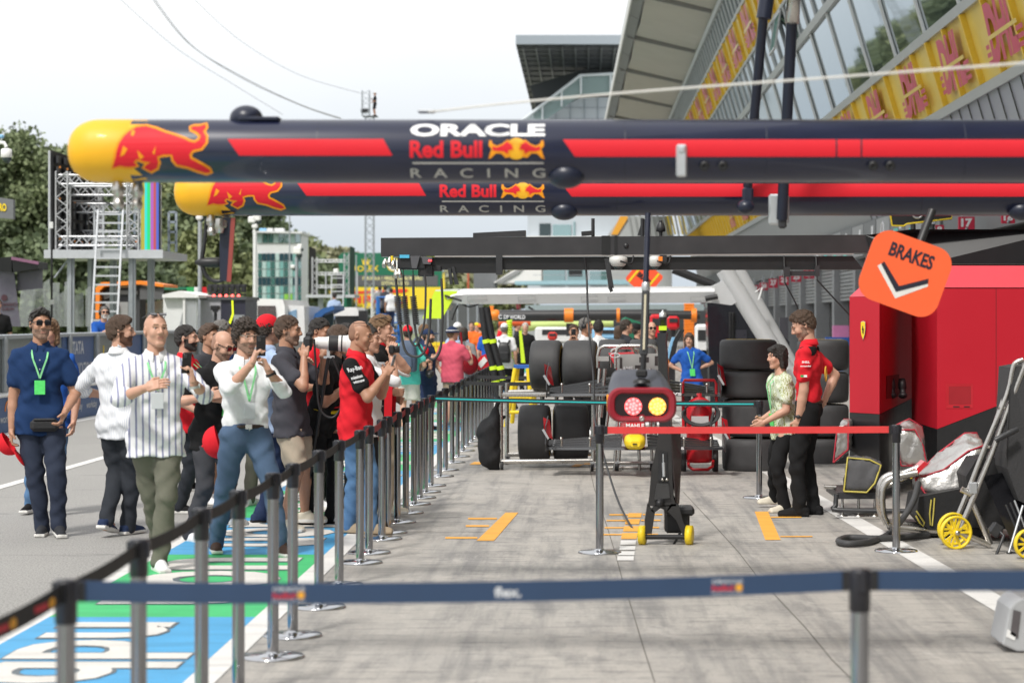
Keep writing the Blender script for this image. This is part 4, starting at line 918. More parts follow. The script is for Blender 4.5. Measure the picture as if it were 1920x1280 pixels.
# pinstripe shirt seen from behind
person('man in white pinstripe shirt and black jeans walking away beside the bald man',226,Yf(1004),1.80,158,hy=-62,hands={'L':(200,742,.26),'R':(252,742,.28)},poles={'L':(-1,-.1,-.6),'R':(1,-.1,-.6)},feet={'L':(198,-.12,.06),'R':(240,.1)},shirt=('pin','r', False),pants=('jeansdark',1),shoes=('midnavy','sole'),hair=('swept','brown'),beard='red',skin='fair',bw=1.0)
# bald man in the striped shirt
PP['stripe']=person('bald man in striped white shirt and olive trousers holding up a phone',288,Yf(1070),1.835,16,hy=14,hp=-4,lean=-2,hands={'R':(276,726,-.34),'L':(362,716,-.26)},poles={'R':(-.9,.1,-.7),'L':(.75,.2,-.9)},feet={'L':(299,0,0),'R':(300,.42,.09)},shirt=('stripes','r', False),pants=('olive',1),shoes=('white','sole'),hair=('bald','light'),glasses='top',skin='fair',lanyard=('white',.14),bw=.98,hdir={'R':(1,-.15,.25),'L':(-.1,.1,1)},curl={'R':18,'L':62})
phone_at(PP['stripe'],'L','dark phone held upright by the bald man in the striped shirt')
# bearded man in red
person('bearded man with dark curly hair in a red polo looking right',352,Yf(968),1.76,82,hy=0,shirt=('red','s', False),pants=('jeansdark',1),shoes=('black','sole'),hair=('fade','black'),beard='black',skin='fair',q=1.1,lanyard=('green',.15),hands={'R':(372,772,-.1),'L':(400,760,0)},feet={'R':(336,962),'L':(352,950)})
person('man with brown hair behind the bearded man, only his head showing',392,20.6,1.73,60,shirt=('darkgrey','s', False),pants=('khaki',.55),hair=('swept','brown'),skin='tan',q=1.5)
person('grey haired man behind the shaven man in the black T shirt',416,21.6,1.77,120,shirt=('navy','s', False),pants=('charcoal',1),hair=('short','grey'),skin='tan',q=1.5)
PP['blackT']=person('shaven man in black T shirt and sunglasses looking down, red cap in hand',398,Yf(1016),1.73,52,lean=9,hy=6,hp=22,hands={'R':(392,742,-.18),'L':(420,748,-.05)},poles={'R':(-1,-.3,-.5),'L':(1,.3,-.5)},feet={'R':(356,1014),'L':(432,1000,.0)},shirt=('black','s', False),pants=('darkgrey',1),shoes=('white','sole'),hair=('bald','dark'),beard='stubble',glasses='eyes',skin='fair',lanyard=('green',.13),bw=1.04)
PP['white']=person('man in white shirt, brown belt and blue trousers photographing with his phone',458,Yf(1041),1.79,22,hy=14,hp=5,lean=-3,hands={'R':(473,680,-.34),'L':(503,694,-.30)},poles={'R':(-.5,-.25,-1),'L':(.75,.1,-1)},feet={'R':(404,1036),'L':(527,1041)},shirt=('white','l', True),pants=('steel',1),shoes=('brownshoe' if 'brownshoe' in C_ else 'khaki','sole'),hair=('curly','dark'),beard='stubble',glasses='wire',skin='fair',lanyard=('white',.10),hdir={'R':(.25,0,1),'L':(-.35,0,1)},curl={'R':62,'L':70})
phone_at(PP['white'],'R','black phone held up by the man in the white shirt')
person('person with close cropped hair behind the man in the white shirt',484,20.4,1.765,150,shirt=('grey','s', False),pants=('olive',1),hair=('bald','dark'),skin='tan',q=1.5)
PP['redcap']=person('man in red cap and pale blue shirt seen from behind',503,Yf(984),1.84,122,hy=12,shirt=('lightblue','l', False),pants=('midnavy',1),shoes=('midnavy','black'),hair=('fade','dark'),cap=('cap','red'),skin='fair',hands={'R':(545,700,-.1),'L':(565,690,.2)},feet={'R':(488,980),'L':(515,968)})
PP['lens']=person('photographer in slate T shirt and beige shorts aiming a white telephoto lens',541,Yf(995),1.825,78,hy=4,hp=4,lean=-3,hands={'R':(570,668,-.12),'L':(606,664,.16)},poles={'R':(-.2,-.4,-1),'L':(.3,.3,-1)},feet={'R':(532,996),'L':(572,985)},shirt=('slate','s', False),pants=('beige',.5),shoes=('cream','sole'),hair=('short','brown'),beard='stubble',skin='tan',bw=1.10,hdir={'R':(.2,.2,1),'L':(.6,.4,.8)},curl={'R':55,'L':45})
person('man with dark hair in a red team top behind the telephoto lens',596,20.2,1.79,70,hp=14,hy=0,shirt=('red','s', False),pants=('black',1),hair=('fade','black'),skin='tan',q=1.2,hands={'R':(612,720,-.2),'L':(636,720,0)},lanyard=('white',.14))
PP['blk']=person('photographer all in black with a yellow waist stripe, crouched behind his camera',606,Yf(984),1.74,74,lean=14,hp=10,hands={'R':(652,722,-.15),'L':(668,716,.15)},poles={'R':(-.3,-.4,-1),'L':(.3,.4,-1)},feet={'R':(572,984),'L':(622,982)},shirt=('black','s', False),pants=('black',1),shoes=('white','black'),hair=('bob','brown'),glasses='eyes',skin='tan',bw=1.05)
mb=MB();T_=PP['blk']['T'];ringp=[Vector(T_(.06,.094*1.05*math.cos(t),.064*math.sin(t))) for t in np.linspace(0,2*PI,33)];mb.tube(ringp,.016,6, False);ringp=[Vector(T_(.085,.094*1.05*math.cos(t),.064*math.sin(t))) for t in np.linspace(0,2*PI,33)];mb.mat(1).tube(ringp,.008,6, False);mb.build('waist_stripe',[C_['yellow'],C_['red']],PP['blk']['root'])
person('dark haired person hidden behind the bald man in the red shirt',652,19.6,1.74,80,shirt=('black','s', False),pants=('black',1),hair=('short','black'),skin='tan',q=1.4)
PP['red']=person('bald man in red shirt with black sleeves and blue jeans looking at his phone',662,Yf(1002),1.77,80,hy=-4,hp=14,lean=2,hands={'R':(722,702,-.12),'L':(728,698,.14)},poles={'R':(-.25,-.6,-1),'L':(.2,.6,-1)},feet={'R':(654,1000),'L':(694,1002)},shirt=('red','s', False),pants=('denim',1),shoes=('khaki','khaki'),hair=('bald','dark'),glasses='top',skin='tan',bw=1.08,sleeves2='black',curl=50)
phone_at(PP['red'],'R','grey phone tilted in the hands of the bald man in red',col=M('phone_grey',(.22,.23,.25),.3))
# lettering on his sleeve, red emblem on his back
el=PP['red']['ar']['R'][0];s0=PP['red']['SH']['R'];mb=MB();H_=PP['red']['H']
ux=Vector((.115,0,0.03));uy=Vector((-.02,0,.045))
cpt= lambda t,y:Vector(s0+(el-s0)*t)+Vector((-.035,-(.038*H_+.019),y))
text_to(mb,'Ray-Ban',rect_fn(cpt(.22,0),ux,uy),.02);text_to(mb,'mission',rect_fn(cpt(.38,-.01) ,ux*.8,uy*.55),.03);text_to(mb,'winnow',rect_fn(cpt(.50,-.012),ux*.8,uy*.5),.03);mb.build('lettering',BOOMW,PP['red']['root'])
PP['blond']=person('young man with swept blond brown hair in a red and black polo looking right',712,19.4,1.80,84,hy=2,hp=4,shirt=('black','s', False),pants=('beige',1),shoes=('cream','sole'),hair=('quiff','light'),glasses='top',skin='fair',q=1.05,hands={'R':(738,735,-.1),'L':(742,745,.1)},feet={'R':(700,966),'L':(726,968)})
mb=MB();T_=PP['blond']['T'];
for t0,t1,x in ((-.07,.20,-.05),(-.07,.20,.05)):mb.bar(Vector(T_(t0,x+.05,.06)),Vector(T_(t1,x+.05,.066)),.07,.012,(0,-1,0))
nbb=PP['blond']['nb'];spv=PP['blond']['sp'];mb.tube([Vector(nbb-spv*.02),Vector(nbb+spv*.055)],[.072,.074],20, False);mb.build('collar',C_['red'],PP['blond']['root'])
PP['cam2']=person('person in white sleeves raising a small camera between the men in red',690,18.5,1.72,82,shirt=('white','r', False),pants=('black',1),shoes=('black','sole'),hair=('short','black'),skin='fair',q=1.2,hands={'R':(734,664,-.1),'L':(732,652,.1)},poles={'R':(-.1,-.5,-1),'L':(.1,.5,-1)},curl=65,hdir={'R':(.3,.1,1),'L':(.4,0,1)})
# farther along the row
person('person in turquoise T shirt and pale shorts with a blue backpack',765,34,1.68,168,hy=15,shirt=('turquoise','s', False),pants=('offwhite',.52),shoes=('grey','sole'),hair=('short','dark'),cap=('cap','red'),skin='fair',q=1.7,bw=1.12,hands={'R':(793,690,.2),'L':(743,690,.2)},curl=40)
person('person in dark navy clothes behind the turquoise shirt',796,35.5,1.70,120,shirt=('midnavy','s', False),pants=('midnavy',1),hair=('short','light'),skin='fair',q=1.8,hands={'R':(812,668,.1),'L':(818,672,.3)})
person('man in navy cap and navy team clothes holding a camera',803,34.5,1.62,75,shirt=('midnavy','s', False),pants=('midnavy',.6),shoes=('black','black'),hair=('short','dark'),cap=('cap','midnavy'),beard='brown',skin='fair',q=1.7,hands={'R':(809,672,-.2),'L':(806,690,-.3)},sleeves2='red')
PP['pink']=person('man in pink T shirt, beige shorts and striped bucket hat',848,35.5,1.655,150,hy=-30,shirt=('pink','s', False),pants=('khaki',.55),shoes=('grey','sole'),hair=('short','light'),cap=('bucket','midnavy'),skin='fair',q=1.6,bw=1.22,hands={'R':(881,658,.1),'L':(832,705,0)},curl=60)
person('person in grey top carrying a black shoulder bag beside the pink shirt',869,37.5,1.64,160,shirt=('grey','s', False),pants=('grey',1),hair=('bob','dark'),skin='fair',q=1.9)
person('person in white cap and pale blue shirt in the distance',858,40,1.72,170,shirt=('lightblue','s', False),pants=('khaki',1),hair=('short','grey'),cap=('cap','white'),skin='fair',q=2.0)
for i,(px,Y,H,fc,sm,pm,hr,lab,cp) in enumerate((
    (884,60,1.72,0,'orange','orange',('short','dark'),'marshal in orange overalls, leftmost of the distant group', None),
    (901,58,1.66,200,'orange','orange',('short','dark'),'marshal in orange overalls and orange cap',('cap','orange')),
    (894,66,1.68,20,'orange','orange',('short','dark'),'marshal in orange with a yellow cap, farthest back',('cap','yellow')),
    (917,47,1.70,175,'blue','midnavy',('short','dark'),'person in blue T shirt beside the leaning black poles', None),
    (946,45,1.70,170,'white','black',('short','grey'),'person in white patterned shirt with a white cap and black backpack',('cap','white')),
    (985,52,1.70,0,'black','black',('short','white'),'white haired man in black shirt facing us', None),
    (970,58,1.74,90,'charcoal','black',('short','dark'),'person in dark clothes behind the yellow hose', None),
    (938,64,1.70,90,'red','black',('short','dark'),'distant person in red top', None),
    (1122,34,1.765,175,'white','black',('short','black'),'dark haired person in white shirt behind the standing tyres', None),
    (1160,38,1.66,160,'khaki','black',('bob','brown'),'brown haired person behind the tyres', None),
    (1174,36,1.78,110,'charcoal','black',('fade','dark'),'man with close cut dark hair behind the tyres', None),
    (1196,37,1.70,100,'black','black',('short','dark'),'person in a black cap with red behind the tyres',('cap','black')),
    (1222,36,1.74,10,'charcoal','black',('bald','dark'),'bald man in dark glasses behind the signal pole', None),
    (-6,42,1.95,30,'black','black',('short','dark'),'person in black at the left edge behind the pit wall', None),
)):person(lab,px,Y,H,fc,shirt=(sm,'s', False),pants=(pm,1),hair=hr,cap=cp,skin='fair',q=1.9 if Y>40 else 1.6,glasses='eyes' if 'glasses' in lab else None,group='people farther down the pit lane',zup=.25 if px==-6 else 0)
PP['hold']=person('person behind the tyres holding a phone in front of their face',1076,33,1.70,0,shirt=('grey','s', False),pants=('black',1),hair=('short','brown'),skin='tan',q=1.5,hands={'R':(1068,640,-.3),'L':(1083,640,-.3)},curl=70,hdir={'R':(.3,0,1),'L':(-.3,0,1)})
phone_at(PP['hold'],'R','phone held up behind the standing tyres')
PP['phones']=person('grey haired man with headphones behind the standing tyres',1098,33,1.80,70,shirt=('white','s', False),pants=('black',1),hair=('short','grey'),skin='tan',q=1.5)
mb=MB();W_=PP['phones']['W'];mb.lathe(W_(.075,-.005,0),PP['phones']['HB'][:,0],[(0,0),(0,.04),(.03,.04),(.035,0)],16);mb.lathe(W_(-.11,-.005,0),PP['phones']['HB'][:,0],[(0,0),(0,.04),(.03,.04),(.035,0)],16);mb.tube([Vector(W_(.1*math.cos(t),-.01,.02+.118*math.sin(t))) for t in np.linspace(0,PI,15)],.01,6);mb.build('headphones',BLACK,PP['phones']['root'])
PP['blue']=person('woman in blue polo shirt with hands on her hips by the garages',1297,34.8,1.56,6,hy=-14,hp=6,side=4,shirt=('bluepolo','s', False),pants=('black',1),shoes=('black','black'),hair=('long','brown'),skin='fair',q=1.35,hands={'R':(1280,696,0),'L':(1312,690,0)},poles={'R':(-1,.4,0),'L':(1,.4,0)},lanyard=('green',.07),group='people farther down the pit lane')
# the pair at the red belt
PP['woman']=person('woman with dark bob in a pale leaf print top leaning on the red belt',1478,Yf(958),1.57,-72,hy=4,hp=6,lean=7,hands={'L':(1432,792,-.12),'R':(1428,786,.12)},poles={'L':(.4,-.3,-1),'R':(.4,.3,-1)},feet={'L':(1472,960),'R':(1452,950)},shirt=('print','s', False),pants=('black',1),shoes=('cream','cream'),hair=('bob','black'),skin='fair',lanyard=('green',.05),bw=.92,curl=28,collar=False)
PP['team']=person('tall man in red team shirt and black trousers looking down beside the red cabinet',1519,Yf(966),1.86,-104,hy=14,hp=26,lean=1,hands={'L':(1496,792,-.16),'R':(1545,752,.18)},poles={'L':(.5,-.6,-.3),'R':(1,.5,-.2)},feet={'L':(1500,968),'R':(1526,964)},shirt=('red','s', True),pants=('black',1),shoes=('black','black'),hair=('swept','brown'),beard='stubble',skin='fair',bw=1.0,hdir={'R':(-.6,.1,-.5)})
def wrist_band(pp,sd,name,mat):
    el,wr,d,n,t=pp['ar'][sd];mb=MB();c=wr-d*.035;mb.lathe(c-d*.009,d,[(0,.034*pp['h']),(.018,.033*pp['h'])],18);mb.lathe(c-n*.034,-n,[(0,.0),(0,.019),(.010,.017),(.010,0)],16);mb.build(name,mat,pp['root'])
wrist_band(PP['team'],'L','wristwatch',BLACK);wrist_band(PP['stripe'],'L','wristwatch',M('watch_steel',(.55,.58,.55),.3,.6));wrist_band(PP['white'],'L','wristwatch',BLACK)
# shoulder yoke, badges and sleeve prints of the team shirt
t_=PP['team'];T_=t_['T'];mb=MB();s0,el=t_['SH']['L'],t_['ar']['L'][0];o_=Vector(s0+(el-s0)*.3)+Vector((0,-(.0335*t_['H']+.022),0))
mb.mat(0);text_to(mb,'SHELL',rect_fn(o_+Vector((-.035,0,.02)),(.07,0,0),(0,0,.02)),.04);text_to(mb,'santander',rect_fn(o_+Vector((-.05,0,-.012)),(.10,0,0),(0,0,.014)),.03)
mb.mat(1).box(Vector(s0+(el-s0)*.60)+Vector((-.03,-(.031*t_['H']+.026),0)),(.028,.004,.02));mb.mat(2).box(Vector(s0+(el-s0)*.60)+Vector((0,-(.031*t_['H']+.026),0)),(.03,.004,.02));mb.build('sleeve_print',[BOOMW,M('flag_green',(.02,.35,.10),.6),BOOMW],t_['root'])
pv,fq=grow([('c',T_(.272,s_*.085,-.004),T_(.290,s_*.045,-.012),.036*t_['H']+.012,.030*t_['H']+.014,.01) for s_ in (-1,1)],.012,[(T_(.262),-t_['sp']),(T_(.30,0,0)+t_['sp']*.012,t_['sp'])]);np_mesh('shoulder_yoke',pv,fq,[C_['black']], None,t_['root'], None,t_['off'])
mb=MB();ring_=[Vector(T_(.17+.035*math.sin(a),.055+.028*math.cos(a),-.078)) for a in np.linspace(0,2*PI,17)];mb.tube(ring_,.007,5, False);mb.build('back_print',M('print_gold',(.75,.42,.05),.6),t_['root'])
# neck microphones, headset and people of the pit wall
PP['wall']=person('grey haired man in blue T shirt and headset leaning over the pit wall',187,42.5,1.80,30,hy=-5,lean=28,hp=0,zup=.30,shirt=('navyblue' if 'navyblue' in C_ else 'bluepolo','s', False),pants=('black',1),hair=('short','grey'),beard='white',glasses='eyes',skin='fair',q=1.5,hands={'R':(200,619,-.45),'L':(206,624,-.5)},poles={'R':(-1,0,-.6),'L':(1,0,-.4)},group='people on and behind the pit wall')
mb=MB();W_=PP['wall']['W'];hb=PP['wall']['HB'][:,0]
for s_ in (.075,-.105):mb.lathe(W_(s_,-.005,0),hb,[(0,0),(0,.042),(.03,.042),(.035,0)],16)
mb.tube([Vector(W_(.1*math.cos(t),-.01,.02+.118*math.sin(t))) for t in np.linspace(0,PI,15)],.010,6);mb.build('headset',BLACK,PP['wall']['root'])
person('climber in black high on the lattice mast',703,160,1.80,-75,zup=HC-(218-VY)/FPX*160,shirt=('black','s', False),pants=('black',.55),shoes=('black','black'),hair=('short','dark'),cap=('cap','offwhite'),skin='tan',q=2.4,hands={'L':(698,192,0),'R':(697,186,0)},group='people on and behind the pit wall')
for px,py,Yd,sm,pm,lab in ((733,618,88,'white','midnavy','worker in white shirt standing on the blue lift'),(722,612,90,'slate','black','seated worker in dark clothes on the blue lift'),(712,612,90,'grey','black','worker in grey at the rear of the blue lift'),(627,640,75,'lightblue','black','worker in bright blue shirt below the small screen tower')):
    person(lab,px,Yd,1.72,200,zup=HC-(py-VY)/FPX*Yd,shirt=(sm,'s', False),pants=(pm,1),hair=('short','black'),skin='tan',q=2.3,group='people on and behind the pit wall')
person('person lying back on the awning roof in the distance',972,120,1.75,90,zup=1.6,shirt=('pink','s', False),pants=('black',1),hair=('short','black'),skin='tan',q=2.4,group='people on and behind the pit wall')

# ------------------------------------------------------------------ things they carry
def axes(y,z):
    y=Vector(y).normalized();z=Vector(z);z=(z-y*z.dot(y)).normalized(); return Matrix((y.cross(z),y,z)).transposed()
def cap_thing(c,R,label,s=1.0):
    mb=MB();vs,fs=[],[];n=20;m=7
    for i in range(m+1):
        th=PI/2*i/m
        for k in range(n):vs.append(Vector(c)+R@Vector((.088*s*math.sin(th)*math.cos(2*PI*k/n),.105*s*math.sin(th)*math.sin(2*PI*k/n),.10*s*math.cos(th))))
    fs=[(i*n+k,(i+1)*n+k,(i+1)*n+(k+1)%n,i*n+(k+1)%n) for i in range(m) for k in range(n)];mb.add(vs,fs, True)
    mb.ell(Vector(c)+R@Vector((0,.15*s,.0)),(.072*s,.085*s,.010),R);mb.ell(Vector(c)+R@Vector((0,0,.10*s)),.010)
    e=tag(mb.build('cap',C_['red'], None,tuple(c)),label,'cap'); return e
w_=PP['polo']['ar']['R'];cap_thing(Vector(w_[1]+w_[2]*.13)+Vector((-.02,.03,.02)),axes((.55,.1,-.83),(-.83,.0,-.55)),'red cap hanging from the hand of the man in the navy polo',1.0)
cap_thing(P(410,828,16.5),axes((.25,.1,-.95),(-.95,-.1,-.2)),'red cap held low between the black T shirt and the white shirt',1.25)
# fanny pack of the man in navy
t_=PP['polo'];T_=t_['T'];mb=MB();Bm=Matrix(np.stack([t_['r'],t_['tf'],t_['sp']],1).tolist())
mb.box(Vector(T_(-.030,-.02,.086)),(.23,.07,.105),Bm,.03);mb.box(Vector(T_(-.006,-.02,.090)),(.18,.06,.025),Bm,.012);tag(mb.build('waist_bag',M('black_nylon',(.015,.015,.017),.5,bump=.2), None,tuple(T_(-.012,0,.09))),'black waist bag worn by the man in the navy polo','bag')
# telephoto camera on a monopod
YC=Yf(995);ar=PP['lens']['ar'];d_=Vector((1,.06,-.03)).normalized();c0=P(580,642,YC-.03)
cm=empty('camera',c0,'camera with long white telephoto lens on a monopod','camera')
mb=MB();mb.box(c0-d_*.01,(.075,.15,.11),Matrix((d_,Vector((-.06,1,0)),Vector((.03,0,1)))).transposed(),.02);mb.box(c0+Vector((.0,0,.065)),(.06,.06,.045), None,.015);mb.box(c0+Vector((-.005,-.065,-.015)),(.07,.04,.12), None,.018);mb.build('camera_body',BLACK,cm)
mb=MB();mb.lathe(c0+d_*.04,d_,[(0,.04),(.02,.044),(.03,.05),(.10,.052),(.14,.060),(.185,.066)],28);mb.lathe(c0+d_*.245,d_,[(0,.068),(.07,.069)],28);mb.build('lens_barrel',M('lens_white',(.66,.66,.64),.4),cm)
mb=MB();mb.lathe(c0+d_*.225,d_,[(0,.067),(.02,.067)],28);mb.lathe(c0+d_*.165,d_,[(0,.0655),(.06,.067)],28);mb.lathe(c0+d_*.268,d_,[(0,.0695),(.012,.0695)],28);mb.build('lens_ring',M('lens_rubber',(.02,.02,.022),.6),cm)
mb=MB();mb.lathe(c0+d_*.315,d_,[(0,.069),(.0,.073),(.13,.075),(.13,.068),(.02,.066),(.0,.0)],28);mb.build('lens_hood',M('lens_white',(.66,.66,.64),.4),cm)
mb=MB();a=c0+d_*.16;mb.bar(a-Vector((0,0,.05)),a-Vector((0,0,.12)),.03,.025);mb.bar(a-Vector((-.05,0,.115)),a-Vector((.04,0,.12)),.02,.02);mb.build('lens_foot',ALU,cm)
mb=MB();b_=G(566,985);a2=a-Vector((0,0,.12));mb.tube([a2,a2.lerp(b_,.45)],.016,10);mb.tube([a2.lerp(b_,.44),b_],.012,10);mb.lathe(a2.lerp(b_,.44),(b_-a2),[(-.03,.02),(.03,.02)],10);mb.build('monopod',BLACK,cm)
mb=MB();mb.tube(smooth_path([c0+Vector((.05,-.08,.03)),c0+Vector((.07,-.09,-.25)),c0+Vector((.10,-.09,-.55)),c0+Vector((.22,-.09,-.62)),c0+Vector((.30,-.06,-.42)),c0+Vector((.20,-.05,-.12))],8),.010,6);mb.build('strap',BLACK,cm)
# small camera held up, camera on the navy man's belt, second big lens body
c2=P(735,655,18.4);mb=MB();mb.box(c2,(.05,.12,.075), None,.012);mb.lathe(c2+Vector((.02,0,0)),(1,0,0),[(0,.03),(.045,.03),(.045,0)],18);tag(mb.build('camera',[BLACK], None,tuple(c2)),'small camera raised by the white sleeved person','camera')
c2=P(806,700,34.1);mb=MB();mb.box(c2,(.13,.09,.10), None,.02);mb.lathe(c2,(0,-1,-.3),[(0,.045),(.12,.042),(.12,0)],18);tag(mb.build('camera',[BLACK], None,tuple(c2)),'black camera hanging on the man in navy cap','camera')
# backpacks and bag
def backpack(c,s,mat,label,rot=0.2):
    R=Matrix.Rotation(rot,3,'Z');e=empty('backpack',c,label,'backpack','backpacks');mb=MB()
    def rg(z,w,d): return [Vector(c)+R@Vector((x*s,y*s,z*s)) for x,y in rrect(0,0,w,d,min(w,d)*.6,4)]
    ring_loft(mb,[rg(-.25,.13,.06),rg(-.22,.16,.085),rg(0,.165,.095),rg(.15,.14,.085),rg(.24,.10,.06),rg(.26,.05,.03)]);mb.build('bag_body',mat,e)
    mb=MB();mb.box(Vector(c)+R@Vector((0,-.10*s,-.08*s)),(.24*s,.05*s,.20*s),R,.02);mb.build('front_pocket',mat,e)
    mb=MB()
    for sx_ in (-1,1):mb.tube(smooth_path([Vector(c)+R@Vector((sx_*.09*s,.06*s,.22*s)),Vector(c)+R@Vector((sx_*.13*s,.14*s,.30*s)),Vector(c)+R@Vector((sx_*.15*s,.26*s,.26*s))],5),.022*s,6)
    mb.build('strap',mat,e)
backpack(P(763,668,33.75),.98,M('backpack_slate',(.07,.10,.16),.7,bump=.3),'slate blue backpack on the turquoise shirt',-.2)
backpack(P(945,661,44.75),.85,BLACK,'black backpack on the white patterned shirt',0)
mb=MB();c2=P(880,682,37.2);mb.ell(c2,(.16,.09,.19), None,16,10);mb.tube([c2+Vector((-.1,0,.1)),c2+Vector((-.16,.1,.55))],.02,6);tag(mb.build('shoulder_bag',BLACK, None,tuple(c2)),'black shoulder bag hanging beside the pink shirt','bag')
# ------------------------------------------------------------------ garage-side cabinets and the black gantry beam
YR=22.0
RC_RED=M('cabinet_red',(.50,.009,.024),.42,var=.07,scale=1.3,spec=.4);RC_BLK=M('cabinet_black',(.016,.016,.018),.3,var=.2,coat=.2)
# left cabinet: narrow end face, long side running back to the right
e=empty('equipment_cabinet',P(1640,860,21.5),'tall red and black cabinet with a yellow shield on its narrow end','cabinet','red cabinets under the black gantry')
Ya,Yb,Yc=21.4,21.0,24.6  # near corners and the far end of the long side
xc=1757
Zt,Zs,Zb=P(1649,556,Yb).z,P(1649,776,Yb).z,0.12
A=P(1593,700,Ya);B=P(1649,700,Yb);Cc=P(1757,700,Yc);D=A+(Cc-B)
lv= lambda p,zz:Vector((p.x,p.y,zz))
# red upper body (sloped lower edge on the long side), black plinth below
Zfar=P(1757,724,Yc).z
mb.add([lv(A,Zs),lv(B,Zs),lv(Cc,Zfar),lv(D,Zfar),lv(A,Zt),lv(B,Zt),lv(Cc,Zt),lv(D,Zt)],[(0,1,5,4),(1,2,6,5),(2,3,7,6),(3,0,4,7),(0,3,2,1)])
mb.build('red_panel',RC_RED,e)
mb=MB();i_=.012
mb.add([lv(A,Zb),lv(B,Zb),lv(Cc,Zb),lv(D,Zb),lv(A,Zs-.004),lv(B,Zs-.004),lv(Cc,Zfar-.004),lv(D,Zfar-.004)],[(0,1,5,4),(1,2,6,5),(2,3,7,6),(3,0,4,7),(0,3,2,1),(4,5,6,7)]);mb.build('black_plinth',RC_BLK,e)
mb=MB();up=P(1625,522,Yb).z;A2,B2,C2,D2=[lv(p,up)+Vector((.20,.10,0)) for p in (A,B,Cc,D)]
mb.add([lv(A,Zt+.003),lv(B,Zt+.003),lv(Cc,Zt+.003),lv(D,Zt+.003),A2,B2,C2,D2],[(0,1,5,4),(1,2,6,5),(2,3,7,6),(3,0,4,7),(4,5,6,7)]);mb.build('sloped_top',M('cabinet_red_lit',(.66,.06,.085),.5,var=.03),e)  # pinker than the sides: light on the slope is put into the colour
# shield: yellow with a simple black prancing horse
sh_c=P(1620,619,21.2);ex=(B-A).normalized();nrm_=Vector((ex.y,-ex.x,0));ks=FPX/21.2
def shp(x,y,d): return sh_c+ex*(x/ks)+Vector((0,0,y/ks))+nrm_*d
SH_=[(-6,15),(0,16.5),(6,15),(6.2,2),(4.5,-8),(0,-17),(-4.5,-8),(-6.2,2)]
mb=MB();mb.add([shp(x*1.08,y*1.05,.012) for x,y in SH_],[range(8)]);mb.build('shield_border',M('shield_white',(.6,.6,.55),.4),e)
mb=MB();mb.add([shp(x,y,.015) for x,y in SH_],[range(8)]);mb.build('shield',YEL,e)
mb=MB();mb.add([shp(x,y-1,.018) for x,y in [(-.5,8.5),(.8,9.5),(1.6,8),(1.4,6),(2.6,3.5),(3.4,4.5),(3.2,1.5),(2.4,-1),(2.8,-4),(1.8,-7),(1.2,-4.5),(.4,-2),(-.6,-3.5),(-1.8,-6.5),(-1.4,-3),(-.4,0),(-1.2,2),(-2.8,1.2),(-1.4,3.4),(-2.8,4),(-.6,5),(-1.4,7)]],[range(22)]);mb.build('horse_mark',M('mark_black',(.01,.01,.01),.4),e)
# recessed socket panel on the long side
sd=(Cc-B).normalized();sn=Vector((sd.y,-sd.x,0));sn=sn if sn.y<0 else -sn
f0= lambda t,zz,d=0.0:lv(B+(Cc-B)*t,zz)+sn*d
zA,zB=P(1680,702,21.9).z,P(1680,744,21.9).z
mb=MB();mb.add([f0(.10,zA,.004),f0(.30,zA,.004),f0(.30,zB,.004),f0(.10,zB,.004),f0(.12,zA-.02,-.05),f0(.29,zA-.02,-.05),f0(.29,zB+.02,-.05),f0(.12,zB+.02,-.05)],[(0,1,5,4),(1,2,6,5),(2,3,7,6),(3,0,4,7),(4,5,6,7)])
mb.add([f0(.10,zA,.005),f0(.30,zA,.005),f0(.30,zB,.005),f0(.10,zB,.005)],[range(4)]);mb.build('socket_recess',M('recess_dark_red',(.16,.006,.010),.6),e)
for px in (1671,1691):
    mb=MB();c=P(px,722,21.75);mb.lathe(c+Vector((0,0,.06)),(0,-.45,-1),[(0,0),(0,.035),(.05,.042),(.10,.042),(.105,.032),(.16,.034),(.17,.045),(.19,.045),(.20,.03),(.2,0)],16);mb.build('plug',BLACK,e)
# right cabinet: broad face to the camera
e=empty('equipment_cabinet',P(1850,880,20.5),'broad red and black cabinet with a square recess and sloped pink lit top','cabinet','red cabinets under the black gantry')
Yr=20.6;F= lambda px,py,d=0.0:P(px,py,Yr)+Vector((0,d,0))
X0,X1=1757,2080
mb=MB();mb.prism([F(X0,541),F(X1,541),F(X1,680),F(X0,804)],(0,1.6,0));mb.build('red_panel',RC_RED,e)
mb=MB();mb.prism([F(X0,804.6,.003),F(X1,680.6,.003),F(X1,945,.003),F(X0,945,.003)],(0,1.55,0));mb.build('black_plinth',RC_BLK,e)
mb=MB();t0=[F(X0,539),F(X1,539),F(X1,539,1.6),F(X0,539,1.6)];t1=[F(X0+34,496,.4),F(X1,496,.4),F(X1,496,1.4),F(X0+34,496,1.4)]
mb.add(t0+t1,[(0,1,5,4),(1,2,6,5),(2,3,7,6),(3,0,4,7),(4,5,6,7)]);mb.build('sloped_top',M('cabinet_red_lit',(.66,.06,.085),.5,var=.03),e)  # same lit pink, light from above painted into the top
mb=MB();R_=[(1773,719),(1824,719),(1824,765),(1773,765)];r2=[(1779,724),(1821,724),(1821,758),(1779,758)]
mb.add([F(*p,-.004) for p in R_]+[F(*p,-.002) for p in r2],[(0,1,5,4),(1,2,6,5),(2,3,7,6),(3,0,4,7)]);mb.build('recess_rim',M('recess_rim_red',(.50,.010,.022),.45),e)
mb=MB();mb.add([F(*p,-.003) for p in r2],[range(4)]);mb.build('recess_back',M('recess_red',(.34,.008,.016),.5),e)
